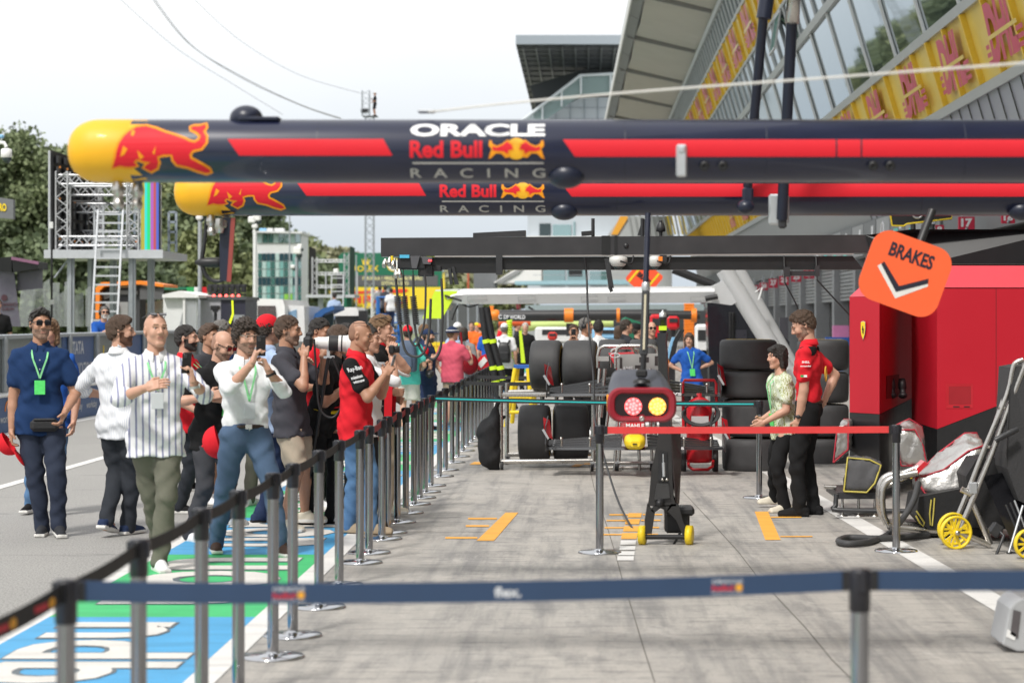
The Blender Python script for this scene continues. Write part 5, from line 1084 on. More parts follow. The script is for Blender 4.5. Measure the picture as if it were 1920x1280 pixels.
mb=MB();mb.add([F(x,y,-.006) for x,y in ((1787,761),(1799,761),(1799,763),(1787,763))],[range(4)]);mb.add([F(x,y,-.006) for x,y in ((1807,761),(1818,761),(1818,763),(1807,763))],[range(4)]);mb.build('slots',BLACK,e)
mb=MB();mb.add([F(x,y,-.002) for x,y in ((1867,541),(1868.3,541),(1868.3,757),(1867,757))],[range(4)]);mb.build('panel_joint',M('joint_dark_red',(.2,.005,.01),.6),e)

# gantry beam
YG=24.0;g=empty('gantry_beam',P(1200,470,YG),'black overhead gantry beam with cameras, hose ends and a lower rail','gantry')
BEAM=M('gantry_black',(.030,.028,.030),.34,var=.5,scale=3.5,coat=.25);BEAM2=M('gantry_rail_black',(.012,.012,.013),.4,var=.3)
Q= lambda px,py,d=0.0:P(px,py,YG)+Vector((0,d,0))
mb=MB();mb.prism([Q(714,446),Q(1960,438),Q(1960,500),Q(1700,500),Q(1640,474),Q(714,481)],(0,.45,0));mb.build('main_beam',BEAM,g)
mb=MB();mb.prism([Q(745,482.5,.04),Q(1600,480,.04),Q(1620,505,.04),Q(745,505,.04)],(0,.3,0));mb.build('lower_rail',BEAM2,g)
mb=MB();mb.prism([Q(815,479.5,-.01),Q(1600,475,-.01),Q(1600,477.5,-.01),Q(815,482.5,-.01)],(0,.02,0));mb.build('edge_strip',M('strip_grey',(.28,.26,.25),.4),g)
mb=MB();mb.prism([Q(1622,441,-.02),Q(1700,432,-.30),Q(1990,432,-.30),Q(1990,496,-.30),Q(1728,496,-.30),Q(1655,560,-.02)],(0,.5,0));mb.build('end_cowl',M('cowl_black',(.012,.012,.014),.35,var=.2),g)
mb=MB();mb.prism([Q(886,436,.1),Q(985,431,.1),Q(985,442,.1),Q(886,444,.1)],(0,.25,0));mb.build('top_fairing',BEAM,g)
for px0,px1 in ((1128,1144),(1152,1157)):mb=MB();mb.prism([Q(px0,442,-.012),Q(px1,442,-.012),Q(px1,478,-.012),Q(px0,478,-.012)],(0,.02,0));mb.build('beam_clamp',BEAM2,g)
mb=MB();mb.lathe(Q(1174,461,.0),(0,-1,0),[(0,.03),(.012,.028),(.012,0)],16);mb.build('round_port',BLACK,g)
for i,(x0,y0,x1,y1) in enumerate(((930,478,942,515),(847,500,852,533),(1237,478,1250,492))):
    mb=MB();mb.prism([Q(x0,y0,-.03),Q(x1,y0,-.03),Q(x1+(8 if i==1 else 0),y1,-.03),Q(x0+(6 if i==1 else 0),y1,-.03)],(0,.12,0));mb.build('rail_bracket',DARK,g)
mb=MB();mb.prism([Q(846,505),Q(930,505),Q(930,512),Q(846,512)],(0,.06,0));mb.build('lower_bar',BEAM2,g)
mb=MB();mb.prism([Q(840,503,-.05),Q(846,503,-.05),Q(849,532,-.05),Q(844,534,-.05)],(0,.06,0));mb.build('drop_arm',DARK,g)
# cameras under the beam
for px,py,s_ in ((1159,490,1.0),(1228,490,.8)):
    mb=MB();c=Q(px,py,-.08);mb.lathe(c+Vector((0,0,.06)),(0,0,-1),[(0,.05*s_),(.02,.10*s_),(.06,.105*s_),(.10,.085*s_),(.12,.06*s_)],24);mb.mat(1).ell(c-Vector((0,0,.05)),(.055*s_,.055*s_,.05*s_));mb.build('dome_camera',[M('camera_white',(.62,.62,.6),.35),GLASSD],g)
    mb=MB();mb.tube(smooth_path([c+Vector((.02,-.1,.0)),c+Vector((.14,-.08,-.03)),c+Vector((.17,0,.06))],6),.010,6);mb.build('camera_cable',BLACK,g)
mb=MB();mb.box(Q(1237,486,-.2),(.045,.03,.05));mb.build('orange_tag',ORANGE,g)
mb=MB();mb.prism([Q(1133,485,-.1),Q(1142,485,-.1),Q(1151,540,-.1),Q(1141,541,-.1)],(0,.05,0));mb.tube([Q(1143,538,-.1),Q(1147,547,-.1)],.02,8);mb.build('hanging_arm',DARK,g)
# end cluster with air guns, coiled hoses and a red lamp
mb=MB();mb.box(Q(772,493,.1),(.32,.24,.13), None,.01);mb.box(Q(798,507,.1),(.17,.2,.13), None,.01);mb.box(Q(815,503,.12),(.15,.2,.06), None,.01);mb.build('control_box',BLACK,g)
mb=MB();mb.prism([Q(770,480,-.06),Q(788,480,-.06),Q(782,503,-.06),Q(773,503,-.06)],(0,.1,0));mb.prism([Q(792,482,-.08),Q(812,482,-.08),Q(808,496,-.08),Q(794,495,-.08)],(0,.1,0));mb.build('grey_housing',M('housing_grey',(.09,.09,.10),.45),g)
for px in (805.5,809):mb=MB();mb.ell(Q(px,489,-.085),.011, None,10,6);mb.build('red_lamp',M('small_red_lamp',(1,.05,.06),.4,var=0,emit=2),g)
mb=MB();mb.prism([Q(750,478,-.05),Q(768,478,-.05),Q(768,484,-.05),Q(750,484,-.05)],(0,.1,0));mb.build('blue_tape',M('tape_blue',(.08,.45,.70),.5),g)
for i,(px,py) in enumerate(((724,492),(732,489),(738,494),(743,512),(749,511))):
    mb=MB();mb.lathe(Q(px,py-6,-.06),(-.2+.1*i,-.3,-1),[(0,.016),(.03,.024),(.06,.028),(.08,.028),(.08,.02),(.10,.02),(.105,0)],14);mb.build('air_coupling',STEEL,g)
mb=MB();mb.tube([Q(736,480,-.07),Q(737,497,-.07)],.016,8);mb.build('yellow_hose_end',YEL,g)
def coil(name,top,bottom,r,turns,rt,n=10):
    pts=[];a,b=Vector(top),Vector(bottom)
    for i in range(int(turns*n)+1):
        t=i/(turns*n);th=2*PI*i/n;pts.append(a.lerp(b,t)+Vector((r*math.cos(th),r*math.sin(th),0)))
    return pts
hoses=[((742,520),(746,560),(752,620),(762,660),(785,668),(800,650),(806,610),(808,560)),((756,515),(758,560),(764,610),(770,638),(780,648),(788,630),(796,600),(798,540),(796,515)),((774,515),(775,560),(776,600),(784,645),(800,668),(815,672),(826,650),(829,600),(829,560),(827,522))]
for i,h_ in enumerate(hoses):
    mb=MB();mb.tube(smooth_path([Q(x,y,-.02+.03*i) for x,y in h_],8),.0145 if i != 1 else .012,8);tp=Q(*h_[0],-.02+.03*i)
    mb.tube(coil('c',Q(h_[1][0]-1,h_[1][1]-5,-.02+.03*i),Q(h_[1][0]+5,h_[1][1]+48,-.02+.03*i),.032,13,.008),.0085,5)
    mb.tube([tp,Q(h_[0][0],484,-.02)],.006,5);mb.build('air_hose',RUBBER,g)
mb=MB();mb.tube(smooth_path([Q(1096,483,-.05),Q(1100,520,-.05),Q(1102,580,-.3),Q(1106,640,-.5),Q(1112,700,-1.0),Q(1114,770,-2.0),Q(1130,830,-3.5)],8),.013,6)
mb.tube(smooth_path([Q(1130,830,-3.5),Q(1150,878,-5.0),Q(1180,908,-6.5),Q(1208,902,-7),Q(1222,880,-7.1)],8),.010,6);mb.build('power_cable',BLACK,g)
for (x0,y0),(x1,y1) in (((1470,530),(1498,590)),((1530,525),(1602,602))):mb=MB();mb.tube(smooth_path([Q(x0,y0,-.1),Q((x0+x1)/2+5,(y0+y1)/2+6,-.1),Q(x1,y1,-.1)],6),.010,6);mb.tube([Q(x0,y0,-.1),Q(x0,480,0)],.01,6);mb.build('hanging_cable',BLACK,g)
mb=MB();mb.prism([Q(1480,508,-.05),Q(1528,508,-.05),Q(1528,517,-.05),Q(1480,517,-.05)],(0,.15,0));mb.box(Q(1474,510,-.05),(.07,.1,.11));mb.box(Q(1531,508,-.05),(.05,.1,.12));mb.build('light_fixture',DARK,g)
# small masts standing on the beam
for px,top in ((1112,408),(1205,408),(1240,412)):
    mb=MB();mb.tube([Q(px,442,.2),Q(px,top,.2)],.02,8)
    if px==1205:mb.prism([Q(1196,440,.2),Q(1212,440,.2),Q(1218,412,.2),Q(1206,408,.2)],(0,.05,0))
    if px==1240:mb.lathe(Q(1240,424,.2),(0,0,-1),[(-.05,.03),(0,.05),(.05,.055),(.06,.02)],14)
    mb.build('mast',DARK,g)
mb=MB();mb.bar(Q(1090,438,.1),Q(1112,436,.1),.10,.05);mb.build('small_camera',BLACK,g)

# ------------------------------------------------------------------ tyres
def tyre(name_loc,axis,rad,wid,label,group,rim_col=None):
    c=Vector(name_loc);a=Vector(axis).normalized();e=empty('racing_tyre',c,label,'tyre',group);w=wid/2;mb=MB()
    prof=[(-w*.80,rad*.62),(-w*.98,rad*.68),(-w*1.0,rad*.80),(-w*.95,rad*.92),(-w*.82,rad*.985),(-w*.5,rad*1.0),(0,rad*1.003),(w*.5,rad*1.0),(w*.82,rad*.985),(w*.95,rad*.92),(w,rad*.80),(w*.98,rad*.68),(w*.80,rad*.62)]
    mb.lathe(c,a,prof,48);mb.build('tread',RUBBER,e)
    mb=MB();mb.lathe(c,a,[(-w*.78,rad*.63),(-w*.80,rad*.56),(-w*.3,rad*.52),(-w*.25,rad*.15),(-w*.4,.03),(-w*.4,0)],32);mb.lathe(c,a,[(w*.78,rad*.63),(w*.80,rad*.56),(w*.3,rad*.52),(w*.25,rad*.15),(w*.4,.03),(w*.4,0)],32);mb.build('rim',M('rim_dark',(.03,.03,.033),.35,.6),e)
    mb=MB();mb.lathe(c,a,[(-w*.996,rad*.70),(-w*1.004,rad*.76),(-w*1.0,rad*.805)],48);mb.lathe(c,a,[(w*.996,rad*.70),(w*1.004,rad*.76),(w*1.0,rad*.805)],48);mb.build('sidewall_ring',M('sidewall_yellow',(.45,.30,.04),.6),e)
    return e
YT=25.3;kT=FPX/YT
zts=[(820,882),(747,817),(694,745),(636,692)]
for i,(t,b) in enumerate(zts):
    wz=(b-t)/kT;c=Vector(((1404+(4 if i<2 else -1)-VX)/kT,YT,sum((x2-x1)/kT for x1,x2 in zts[:i])+wz/2+.012*i))
    c.z=HC-((t+b)/2-VY)/kT
    tyre(c,(0,0,1),54/kT,wz*1.0,['slick tyre at the bottom of the left tyre stack','second slick tyre from the bottom of the left tyre stack','third slick tyre from the bottom of the left tyre stack','slick tyre on top of the left tyre stack'][i],'tyres in the left stack')
Y2=26.6;k2_=FPX/Y2
for i in range(4):
    t,b=[(820,880),(757,817),(697,754),(636,694)][i];c=Vector(((1543-VX)/k2_,Y2,HC-((t+b)/2-VY)/k2_))
    tyre(c,(0,0,1),48/k2_,(b-t)/k2_,['slick tyre at the bottom of the stack behind the man in red','second slick tyre from the bottom behind the man in red','third slick tyre from the bottom behind the man in red','slick tyre on top of the stack behind the man in red'][i],'tyres in the right stack')
# tyre rack with upright tyres
YK=25.8;kK=FPX/YK;K_= lambda px,py,d=0.0:P(px,py,YK)+Vector((0,d,0))
for i,(x0,x1,y0,y1,d,lab) in enumerate(((995,1053,638,733,.35,'upright slick tyre at the upper left of the tyre trolley'),(1057,1120,638,735,.30,'upright slick tyre at the upper right of the tyre trolley'),(974,1032,758,864,-.05,'upright slick tyre at the lower left of the tyre trolley'),(1037,1103,758,864,.1,'upright slick tyre at the lower right of the tyre trolley'),(1124,1180,638,733,1.5,'upright slick tyre left of the two behind the steel hoops'),(1185,1240,638,733,1.5,'upright slick tyre right of the two behind the steel hoops'))):
    tyre(K_((x0+x1)/2,(y0+y1)/2,d),(1,-.10 if i<2 else .05*(1 if i==3 else -1),0),(y1-y0)/2/kK,(x1-x0)/kK,lab,'upright tyres on the trolley')
e=empty('tyre_trolley',K_(1040,862),'steel tube tyre trolley on castors beside the black cover','trolley')
def tb(name,pts,r,mat=STEEL,par=None,n=10,sm=0):
    m_=MB();m_.tube(smooth_path(pts,sm) if sm else pts,r,n); return m_.build(name,mat,par)
tb('lower_tube',[K_(942,860,-.5),K_(1112,858,-.5)],.030,STEEL,e);tb('lower_tube',[K_(950,856,.45),K_(1120,854,.45)],.030,STEEL,e);tb('upper_tube',[K_(945,737,-.5),K_(1110,737,-.5)],.028,STEEL,e);tb('upper_tube',[K_(950,737,.45),K_(1120,735,.5)],.028,STEEL,e)
for px,d in ((942,-.5),(1118,.45),(1112,-.5),(948,.45)):tb('upright',[K_(px,862,d),K_(px,720,d)],.028,STEEL,e)
def castor(c,par,r=.055):
    m_=MB();m_.lathe(Vector(c)+Vector((-.018,0,r)),(1,0,0),[(0,0),(0,r),(.036,r),(.036,0)],18);m_.mat(1).box(Vector(c)+Vector((0,0,r*2.05)),(.05,.05,.03));m_.mat(1).bar(Vector(c)+Vector((.026,0,r)),Vector(c)+Vector((.026,0,r*2.1)),.006,.03);m_.build('castor',[RUBBER,ALU],par)
for px,d in ((944,-.5),(1112,-.45),(948,.45),(1118,.45)):p_=K_(px,862,d);castor((p_.x,p_.y,0),e)
# black cloth cover draped on the trolley end
def cloth_blob(name,c,size,mat,label,cat,seed,prims=None,wr=.03,h=.022,cuts=()):
    pv,fq=grow(prims,h,cuts,wr=wr,seed=seed,wf=.45);off=np.array(c,float);o=np_mesh(name,pv,fq,[mat], None, None,tuple(off),off); return tag(o,label,cat)
cv= lambda px,py,d=0:np.array(K_(px,py,d))
cloth_blob('cover',K_(922,878,-.5),1,M('black_cover_cloth',(.014,.014,.016),.8,bump=.2,bscale=30),'black fabric cover bulging beside the trolley post','cover',3,[('c',cv(922,850,-.5),cv(922,805,-.5),.13,.13,.1),('c',cv(922,805,-.5),cv(938,745,-.5),.12,.02,.1),('c',cv(930,790,-.45),cv(950,776,-.3),.06,.02,.05),('c',cv(925,866,-.5),cv(936,874,-.5),.07,.04,.06)],.02)

# ------------------------------------------------------------------ front wings and noses on their stands
RNOSE=M('nose_red',(.62,.012,.025),.3,coat=.5,var=.03)
def front_wing(Y,cx,ybase,half,label,nose_top,second=False):
    k=FPX/Y;e=empty('car_wing',P(cx,ybase,Y),label,'car wing','front wings on their stands');q= lambda px,py,d=0.0:P(px,py,Y)+Vector((0,d,0))
    for j,(dy,rise,ch,nm) in enumerate(((0,0,.24,'main_plane'),(-3,.5,.10,'flap'),(-6,1,.09,'flap'),(-9,1.4,.08,'flap'),(-12,1.4,.07,'flap'))):
        for s_ in ((-1,1) if j else (1,)):
            mb=MB();rings=[]
            ts=np.linspace(-1,1,25) if j==0 else np.linspace(.15,.97,13)*s_
            for t in ts:
                a=abs(t);yy=ybase-(2*math.cos(a*PI*.5) if j==0 else 2*j+(1-a)*(3+6.5*j)*(1 if second else .55))
                c=q(cx+half*t,yy,.12*j+.25*a);th=.004
                rings.append([c+Vector((0,-ch/2,-.01)),c+Vector((0,-ch*.2,.012+th)),c+Vector((0,ch/2,.02)),c+Vector((0,0,-.006))])
            ring_loft(mb,rings, False);mb.build(nm,CARBON,e)
    for s_ in (-1,1):
        ep=cx+s_*half
        mb=MB();pts=[(ep,ybase+3,-.1),(ep,ybase-12,-.15),(ep-s_*0,ybase-45,.05),(ep-s_*4,ybase-62,.22),(ep-s_*2,ybase-58,.32),(ep,ybase-20,.42),(ep,ybase+2,.40)]
        mb.prism([q(x,y,d) for x,y,d in pts],(.012,0,0));mb.build('endplate',CARBON,e)
        mb=MB();mb.prism([q(ep-1-s_*0,ybase-28,-.02),q(ep-4,ybase-60,.14),q(ep+8,ybase-54,.24),q(ep+14,ybase-18,.18)],(0,-.012,0));mb.build('endplate_panel',RNOSE,e)
        mb=MB();mb.prism([q(ep-6,ybase-38,-.05),q(ep-2,ybase-40,-.05),q(ep+8,ybase-22,-.05),q(ep+5,ybase-20,-.05)],(0,-.02,0));mb.build('endplate_winglet',ALU,e)
    def ring(yc,w,h_,d,r=.45): return [q(cx+x,yc+z,d) for x,z in rrect(0,0,w,h_,min(w,h_)*.85,5)]
    if nose_top is not None:
        mb=MB();ring_loft(mb,[ring(ybase-14,9,5,-.32),ring(ybase-15,17,11,-.26),ring(ybase-17,20,15,-.10)]);mb.build('nose_tip',YEL,e)
        mb=MB();ring_loft(mb,[ring(ybase-17,20,15,-.10),ring(ybase-24,22,18,.25),ring(ybase-34,25,22,.9)]);mb.build('nose',RNOSE,e)
        mb=MB();text_to(mb,'MAHLE', lambda u,v:q(cx-17+34*u,nose_top+8-8*v,-.20),.04);mb.build('lettering',BOOMW,e)
        mb=MB();mb.prism([q(cx-18,nose_top+14,-.17),q(cx-16,nose_top-4,-.17),q(cx+16,nose_top-4,-.17),q(cx+18,nose_top+14,-.17)],(0,.06,0));mb.build('nose_deck',RNOSE,e)
        mb=MB();mb.prism([q(cx-5,ybase-15,-.335),q(cx+3,ybase-15,-.335),q(cx+3,ybase-13,-.335),q(cx-5,ybase-13,-.335)],(0,.01,0));mb.build('nose_slot',BLACK,e)
    for px in ((cx-half*.82,cx-half*.5,cx+half*.55,cx+half*.85)):
        mb=MB();mb.tube([q(px,ybase-6,0),q(px,ybase-20,0)],.012,8);mb.ell(q(px,ybase-21,0),.02, None,8,6);mb.build('adjuster',STEEL,e)
    mb=MB();text_to(mb,'VELAS' if not second else 'AWS', lambda u,v:q(cx+half*.34+34*u,ybase-4-5*v+2*u,-.19),.04);mb.build('lettering',BOOMW,e)
    return e
front_wing(24.2,1190,843,168,'lower black front wing with red nose and yellow tip reading MAHLE',792)
front_wing(24.9,1187,742,163,'upper black front wing with red endplates above the belt line', None, True)
# red nose cone stood up behind grey jig plates
YN=25.6;n_= lambda px,py,d=0.0:P(px,py,YN)+Vector((0,d,0))
e=empty('nose_stand',n_(1180,890),'steel tube stand with perforated grey plates carrying a red nose cone','stand')
for a,b,c_,d in ((1121,1190,649,.1),(1154,1234,648,-.1),(1146,1200,653,.4)):tb('hoop',[n_(a,690,d),n_(a,668,d),n_(a+3,c_+5,d),n_(a+12,c_,d),n_(b-12,c_,d),n_(b-3,c_+5,d),n_(b,668,d),n_(b,690,d)],.022,STEEL,e,8)
def plate(poly,holes,d,par):
    m_=MB();m_.prism([n_(x,y,d) for x,y in poly],(0,.012,0));m_.build('jig_plate',M('jig_plate_grey',(.46,.46,.45),.45,.3),par)
    for hx,hy,hw,hh_ in holes:h2=MB();h2.prism([n_(hx-hw,hy-hh_,d-.004),n_(hx+hw,hy-hh_,d-.004),n_(hx+hw,hy+hh_,d-.004),n_(hx-hw,hy+hh_,d-.004)],(0,.003,0));h2.build('plate_slot',M('slot_dark',(.06,.05,.05),.6),par)
plate([(1156,664),(1236,662),(1237,694),(1230,706),(1157,700)],[(1164,681,2.5,11),(1207,674,9,5),(1230,676,3,9),(1196,688,6,4)],-.12,e);plate([(1118,668),(1142,668),(1142,677),(1118,677)],[],.08,e)
mb=MB();mb.prism([n_(1141,662,.0),n_(1188,660,.0),n_(1205,690,-.05),n_(1200,705,-.05),n_(1160,702,-.05)],(0,.35,0));mb.build('nose_cone',RNOSE,e)
mb=MB();mb.tube([n_(1153+9*math.cos(t),666+4*math.sin(t),-.125) for t in np.linspace(0,2*PI,17)],.006,5, False);mb.build('ring_mark',BOOMW,e)
mb=MB();text_to(mb,'AMS', lambda u,v:n_(1166+20*u,694-8*v,-.13),.04);mb.build('lettering',BOOMW,e)
for i in range(3):tb('base_tube',[n_(1110,862+11*i,-.5+.2*i),n_(1240,862+11*i,-.5+.2*i)],.020,STEEL,e,8)
for px,d in ((1150,-.5),(1158,-.3),(1198,-.4),(1222,-.3),(1110,-.3),(1232,.1)):tb('leg',[n_(px,884,d),n_(px+(6 if px<1180 else -3),800,d),n_(px+(14 if px<1180 else -4),690,d+.1)],.020,STEEL,e,8)
for px,d in ((1110,-.6),(1156,-.5),(1219,-.5)):p_=n_(px,890,d);castor((p_.x,p_.y,0),e,.05)
for (x0,y0),(x1,y1) in (((1126,780),(1134,690)),((1136,800),(1146,720))):tb('brace',[n_(x0,y0,-.3),n_(x1,y1,-.3)],.022,STEEL,e,8)

# ------------------------------------------------------------------ wheeled fire extinguisher
YE=25.0;q= lambda px,py,d=0.0:P(px,py,YE)+Vector((0,d,0));kE=FPX/YE
e=empty('fire_extinguisher',(q(1311,880).x,YE,0),'large red wheeled fire extinguisher wound with black hose','fire extinguisher')
mb=MB();mb.lathe((q(1311,880).x,YE,q(0,868).z),(0,0,1),[(0,.0),(.01,22/kE),(.04,24/kE),(.66,24/kE),(.72,21/kE),(.76,12/kE),(.78,5/kE),(.82,5/kE),(.82,0)],32);mb.build('cylinder',RED,e)
tb('base_bar',[q(1289,862,-.1),q(1290,872,-.2),q(1298,877,-.26),q(1324,877,-.26),q(1334,872,-.2),q(1336,862,-.1)],.018,RED,e,8);tb('handle',[q(1282,800,.1),q(1281,720,.1),q(1284,713,.1),q(1340,713,.1),q(1344,720,.1),q(1344,800,.1)],.018,RED,e,8)
for px in (1282,1342):mb=MB();mb.lathe(q(px,862,.12)+Vector((-.03,0,.0)),(1,0,0),[(0,0),(0,.16),(.06,.16),(.06,0)],24);mb.build('wheel',RUBBER,e)
mb=MB()
for i in range(3):mb.tube([q(1312+(30+2*i)*math.cos(t),772+4*i+22*math.sin(t)-3*i,-.20-.02*i) for t in np.linspace(-2.6,3.4,40)],.016,6)
mb.tube(smooth_path([q(1336,770,-.24),q(1330,800,-.24),q(1334,830,-.24)],6),.02,6);mb.build('hose',RUBBER,e)
mb=MB();mb.box(q(1311,790,-.165),(.20,.01,.14));mb.build('label_plate',M('label_grey',(.5,.48,.48),.5),e)

# ------------------------------------------------------------------ quick-lift jack on yellow wheels, with tall carbon handle
YJ=16.9;q= lambda px,py,d=0.0:P(px,py,YJ)+Vector((0,d,0))
e=empty('lifting_jack',(q(1248,1010).x,YJ,0),'dark upright jack with yellow wheels and tall handle behind the hanging signal','jack')
JM=M('jack_black',(.022,.021,.021),.42,var=.25,coat=.1)
def jring(y,x0,x1,d0,d1): return [q(x0,y,d0),q(x1,y,d0),q(x1+3,y,d1),q(x0+14,y,d1)]
mb=MB();ring_loft(mb,[jring(800,1236,1258,0,.14),jring(840,1230,1259,-.01,.14),jring(880,1221,1260,-.02,.14),jring(930,1217,1262,-.02,.13),jring(948,1214,1268,-.02,.13)], False);mb.build('body',JM,e)
mb=MB();mb.prism([q(1258.5,798,-.004),q(1277,806,.10),q(1279,860,.10),q(1275,945,.10),q(1268,948,-.004),q(1260,880,-.004)],(0,.12,0));mb.build('side_fairing',M('jack_brown_black',(.024,.014,.014),.35,coat=.2),e)
for xs in (((1214,944),(1228,960),(1222,1000),(1209,1000),(1209,975)),((1258,944),(1272,944),(1280,975),(1291,1000),(1280,1003),(1268,975),(1250,956))):mb=MB();mb.prism([q(x,y,-.02) for x,y in xs],(0,.11,0));mb.build('leg',JM,e)
mb=MB();mb.prism([q(1228,946,-.02),q(1262,946,-.02),q(1252,957,-.02),q(1238,952,-.02),q(1226,961,-.02),q(1220,956,-.02)],(0,.1,0));mb.build('arch',JM,e)
tb('axle',[q(1210,1006),q(1288,1006)],.020,BLACK,e,12)
for px in (1200,1288):
    mb=MB();c=q(px,1005);mb.lathe((c.x,c.y,.076),(1,-.25,0),[(0,0),(0,.03),(.005,.035),(.005,.058),(-.004,.062),(-.004,.076),(.044,.076),(.044,.0)],28);mb.mat(1).lathe((c.x,c.y,.076),(1,-.25,0),[(-.012,0),(-.012,.018),(.0,.02)],12);mb.build('wheel',[YEL,BLACK],e)
mb=MB();mb.prism([q(1236,846,-.035),q(1250,846,-.035),q(1252,900,-.035),q(1234,900,-.035)],(0,.03,0));mb.build('recess_plate',BLACK,e)
mb=MB();mb.tube([q(1243,850,-.045),q(1243.5,868,-.045)],.006,6);mb.tube([q(1243.5,866,-.05),q(1244.5,892,-.05)],.013,8);mb.build('gas_strut',ALU,e)
for px,py in ((1242,898),(1250,898)):mb=MB();mb.lathe(q(px,py,-.04),(0,-1,0),[(0,.012),(.008,.01),(.008,0)],10);mb.build('bolt',STEEL,e)
mb=MB();mb.prism([q(1231,905,-.03),q(1253,905,-.03),q(1256,932,-.045),q(1226,936,-.045)],(0,.03,0));mb.build('kick_pocket',M('jack_pocket',(.035,.034,.034),.35),e)
mb=MB();mb.lathe(q(1239,940,-.02),(-.2,-1,-.1),[(0,.03),(.04,.03),(.05,.024),(.10,.024),(.10,0)],16);mb.build('stub',BLACK,e)
mb=MB();ring_loft(mb,[[q(x,y,d) for x,d in ((1236+o,0),(1258+o2,0),(1262+o2,.12),(1240+o,.12))] for y,o,o2 in ((800,0,0),(740,-1,-4),(640,-3,-10),(624,-4,-8))], False);mb.build('handle',CARBON,e)
mb=MB();mb.prism([q(1236,619,-.012),q(1250,619,-.012),q(1250,611,-.012),q(1236,611,-.012)],(0,.10,0));mb.build('reflective_band',NEON,e)
mb=MB();mb.lathe((q(1243,610).x,YJ+.04,q(0,624).z),(0,0,1),[(0,.028),(.10,.028),(.10,.03),(.135,.028),(.145,.018),(.16,.0)],18);mb.build('handle_cap',DARK,e)
mb=MB();mb.lathe((q(1243,610).x,YJ+.04,q(0,594).z),(0,0,1),[(0,.029),(.03,.029),(.04,.01),(.055,.008),(.055,0)],16);mb.build('handle_tip',ALU,e)
mb=MB();mb.box(q(1272,985,.30)+Vector((0,0,.02)),(.20,.22,.20), None,.02);mb.box(q(1276,962,.28) ,(.24,.26,.07), None,.02);tag(mb.build('equipment_case',BLACK, None,tuple(q(1272,1010,.3))),'small black case on the ground behind the jack','case')

# ------------------------------------------------------------------ right-hand clutter: quilted silver covers, cart, trolleys, panels
FOIL=M('quilted_foil',(.58,.57,.55),.38,.85,var=.2,scale=6,bump=.55,bscale=13);PIPER=M('red_piping',(.40,.02,.04),.6);GREYC=M('grey_cover_cloth',(.075,.075,.08),.75,var=.2,bump=.3,bscale=18);PIPEY=M('yellow_piping',(.5,.42,.08),.6)
def cover(name,Y,fr,bk,label,mat,pipe,wr=.02,seams=True):
    """quilted cover: front outline fr and back outline bk, photo points with depth offsets, lofted with a soft bulge"""
    fv=[P(x,y,Y+d) for x,y,d in fr];bv=[P(x,y,Y+d) for x,y,d in bk];n=len(fv);c=sum(fv+bv,Vector())/(2*n);o=empty(name,c,label,'cover','covers over pit equipment')
    bm=bmesh.new();a=[bm.verts.new(v) for v in fv];b=[bm.verts.new(v) for v in bv];bm.faces.new(a);bm.faces.new(b[::-1])
    for i in range(n):bm.faces.new((a[i],b[i],b[(i+1)%n],a[(i+1)%n]))
    bmesh.ops.triangulate(bm,faces=bm.faces);bmesh.ops.subdivide_edges(bm,edges=bm.edges,cuts=5,use_grid_fill=True);bmesh.ops.recalc_face_normals(bm,faces=bm.faces)
    bmesh.ops.smooth_vert(bm,verts=bm.verts,factor=.5,use_axis_x=True,use_axis_y=True,use_axis_z=True);bm.normal_update()
    for v in bm.verts:
        p=v.co;w=math.sin(p.x*38+p.z*26)*math.sin(p.z*41-p.y*19)+.6*math.sin(p.x*71-p.z*63+p.y*37);v.co=p+v.normal*(.012+wr*.5*w)
    bm.verts.index_update();vs=[v.co-c for v in bm.verts];fs=[[v.index for v in f.verts] for f in bm.faces];bm.free()
    me=bpy.data.meshes.new('quilt');me.from_pydata(vs,[],fs);me.polygons.foreach_set('use_smooth',[True]*len(fs));link_mesh('quilt',me,[mat],o)
    mb=MB();m_= lambda v:v+(v-c).normalized()*.006;mb.tube([m_(v) for v in fv]+[m_(fv[0])],.009,6, False);mb.build('piping',pipe,o)
    mb=MB();mb.tube([m_(v) for v in bv]+[m_(bv[0])],.009,6, False);mb.build('piping',pipe,o)
    return o
cover('quilted_cover',17.6,[(1717,897,0),(1735,924,-.05),(1800,927,-.1),(1838,905,-.05),(1848,850,0),(1842,836,0),(1815,846,-.02),(1770,880,-.03)],[(1719,890,.35),(1740,905,.45),(1790,905,.5),(1828,890,.5),(1838,830,.5),(1830,812,.5),(1809,813,.45),(1760,850,.4)],'large silver quilted cover with red piping on the tube trolley',FOIL,PIPER)
cover('quilted_cover',20.0,[(1673,806,0),(1690,872,0),(1738,873,0),(1730,835,0),(1715,806,0)],[(1680,798,.35),(1690,865,.5),(1735,862,.5),(1728,800,.4),(1705,786,.35)],'upright silver quilted cover with red piping behind the belt post',FOIL,PIPER)
cover('quilted_cover',21.0,[(1563,866,0),(1590,842,0),(1590,795,0),(1570,806,0)],[(1570,860,.3),(1596,838,.4),(1596,786,.4),(1583,786,.3)],'small silver quilted cover left of the narrow cabinet',FOIL,PIPER)
cover('fabric_cover',19.2,[(1583,920,0),(1625,922,-.05),(1640,905,-.05),(1651,872,0),(1630,862,0),(1590,858,0)],[(1586,915,.4),(1625,915,.5),(1645,895,.5),(1650,868,.5),(1630,858,.5),(1592,856,.4)],'grey fabric cover with yellow piping on the low black trolley',GREYC,PIPEY)
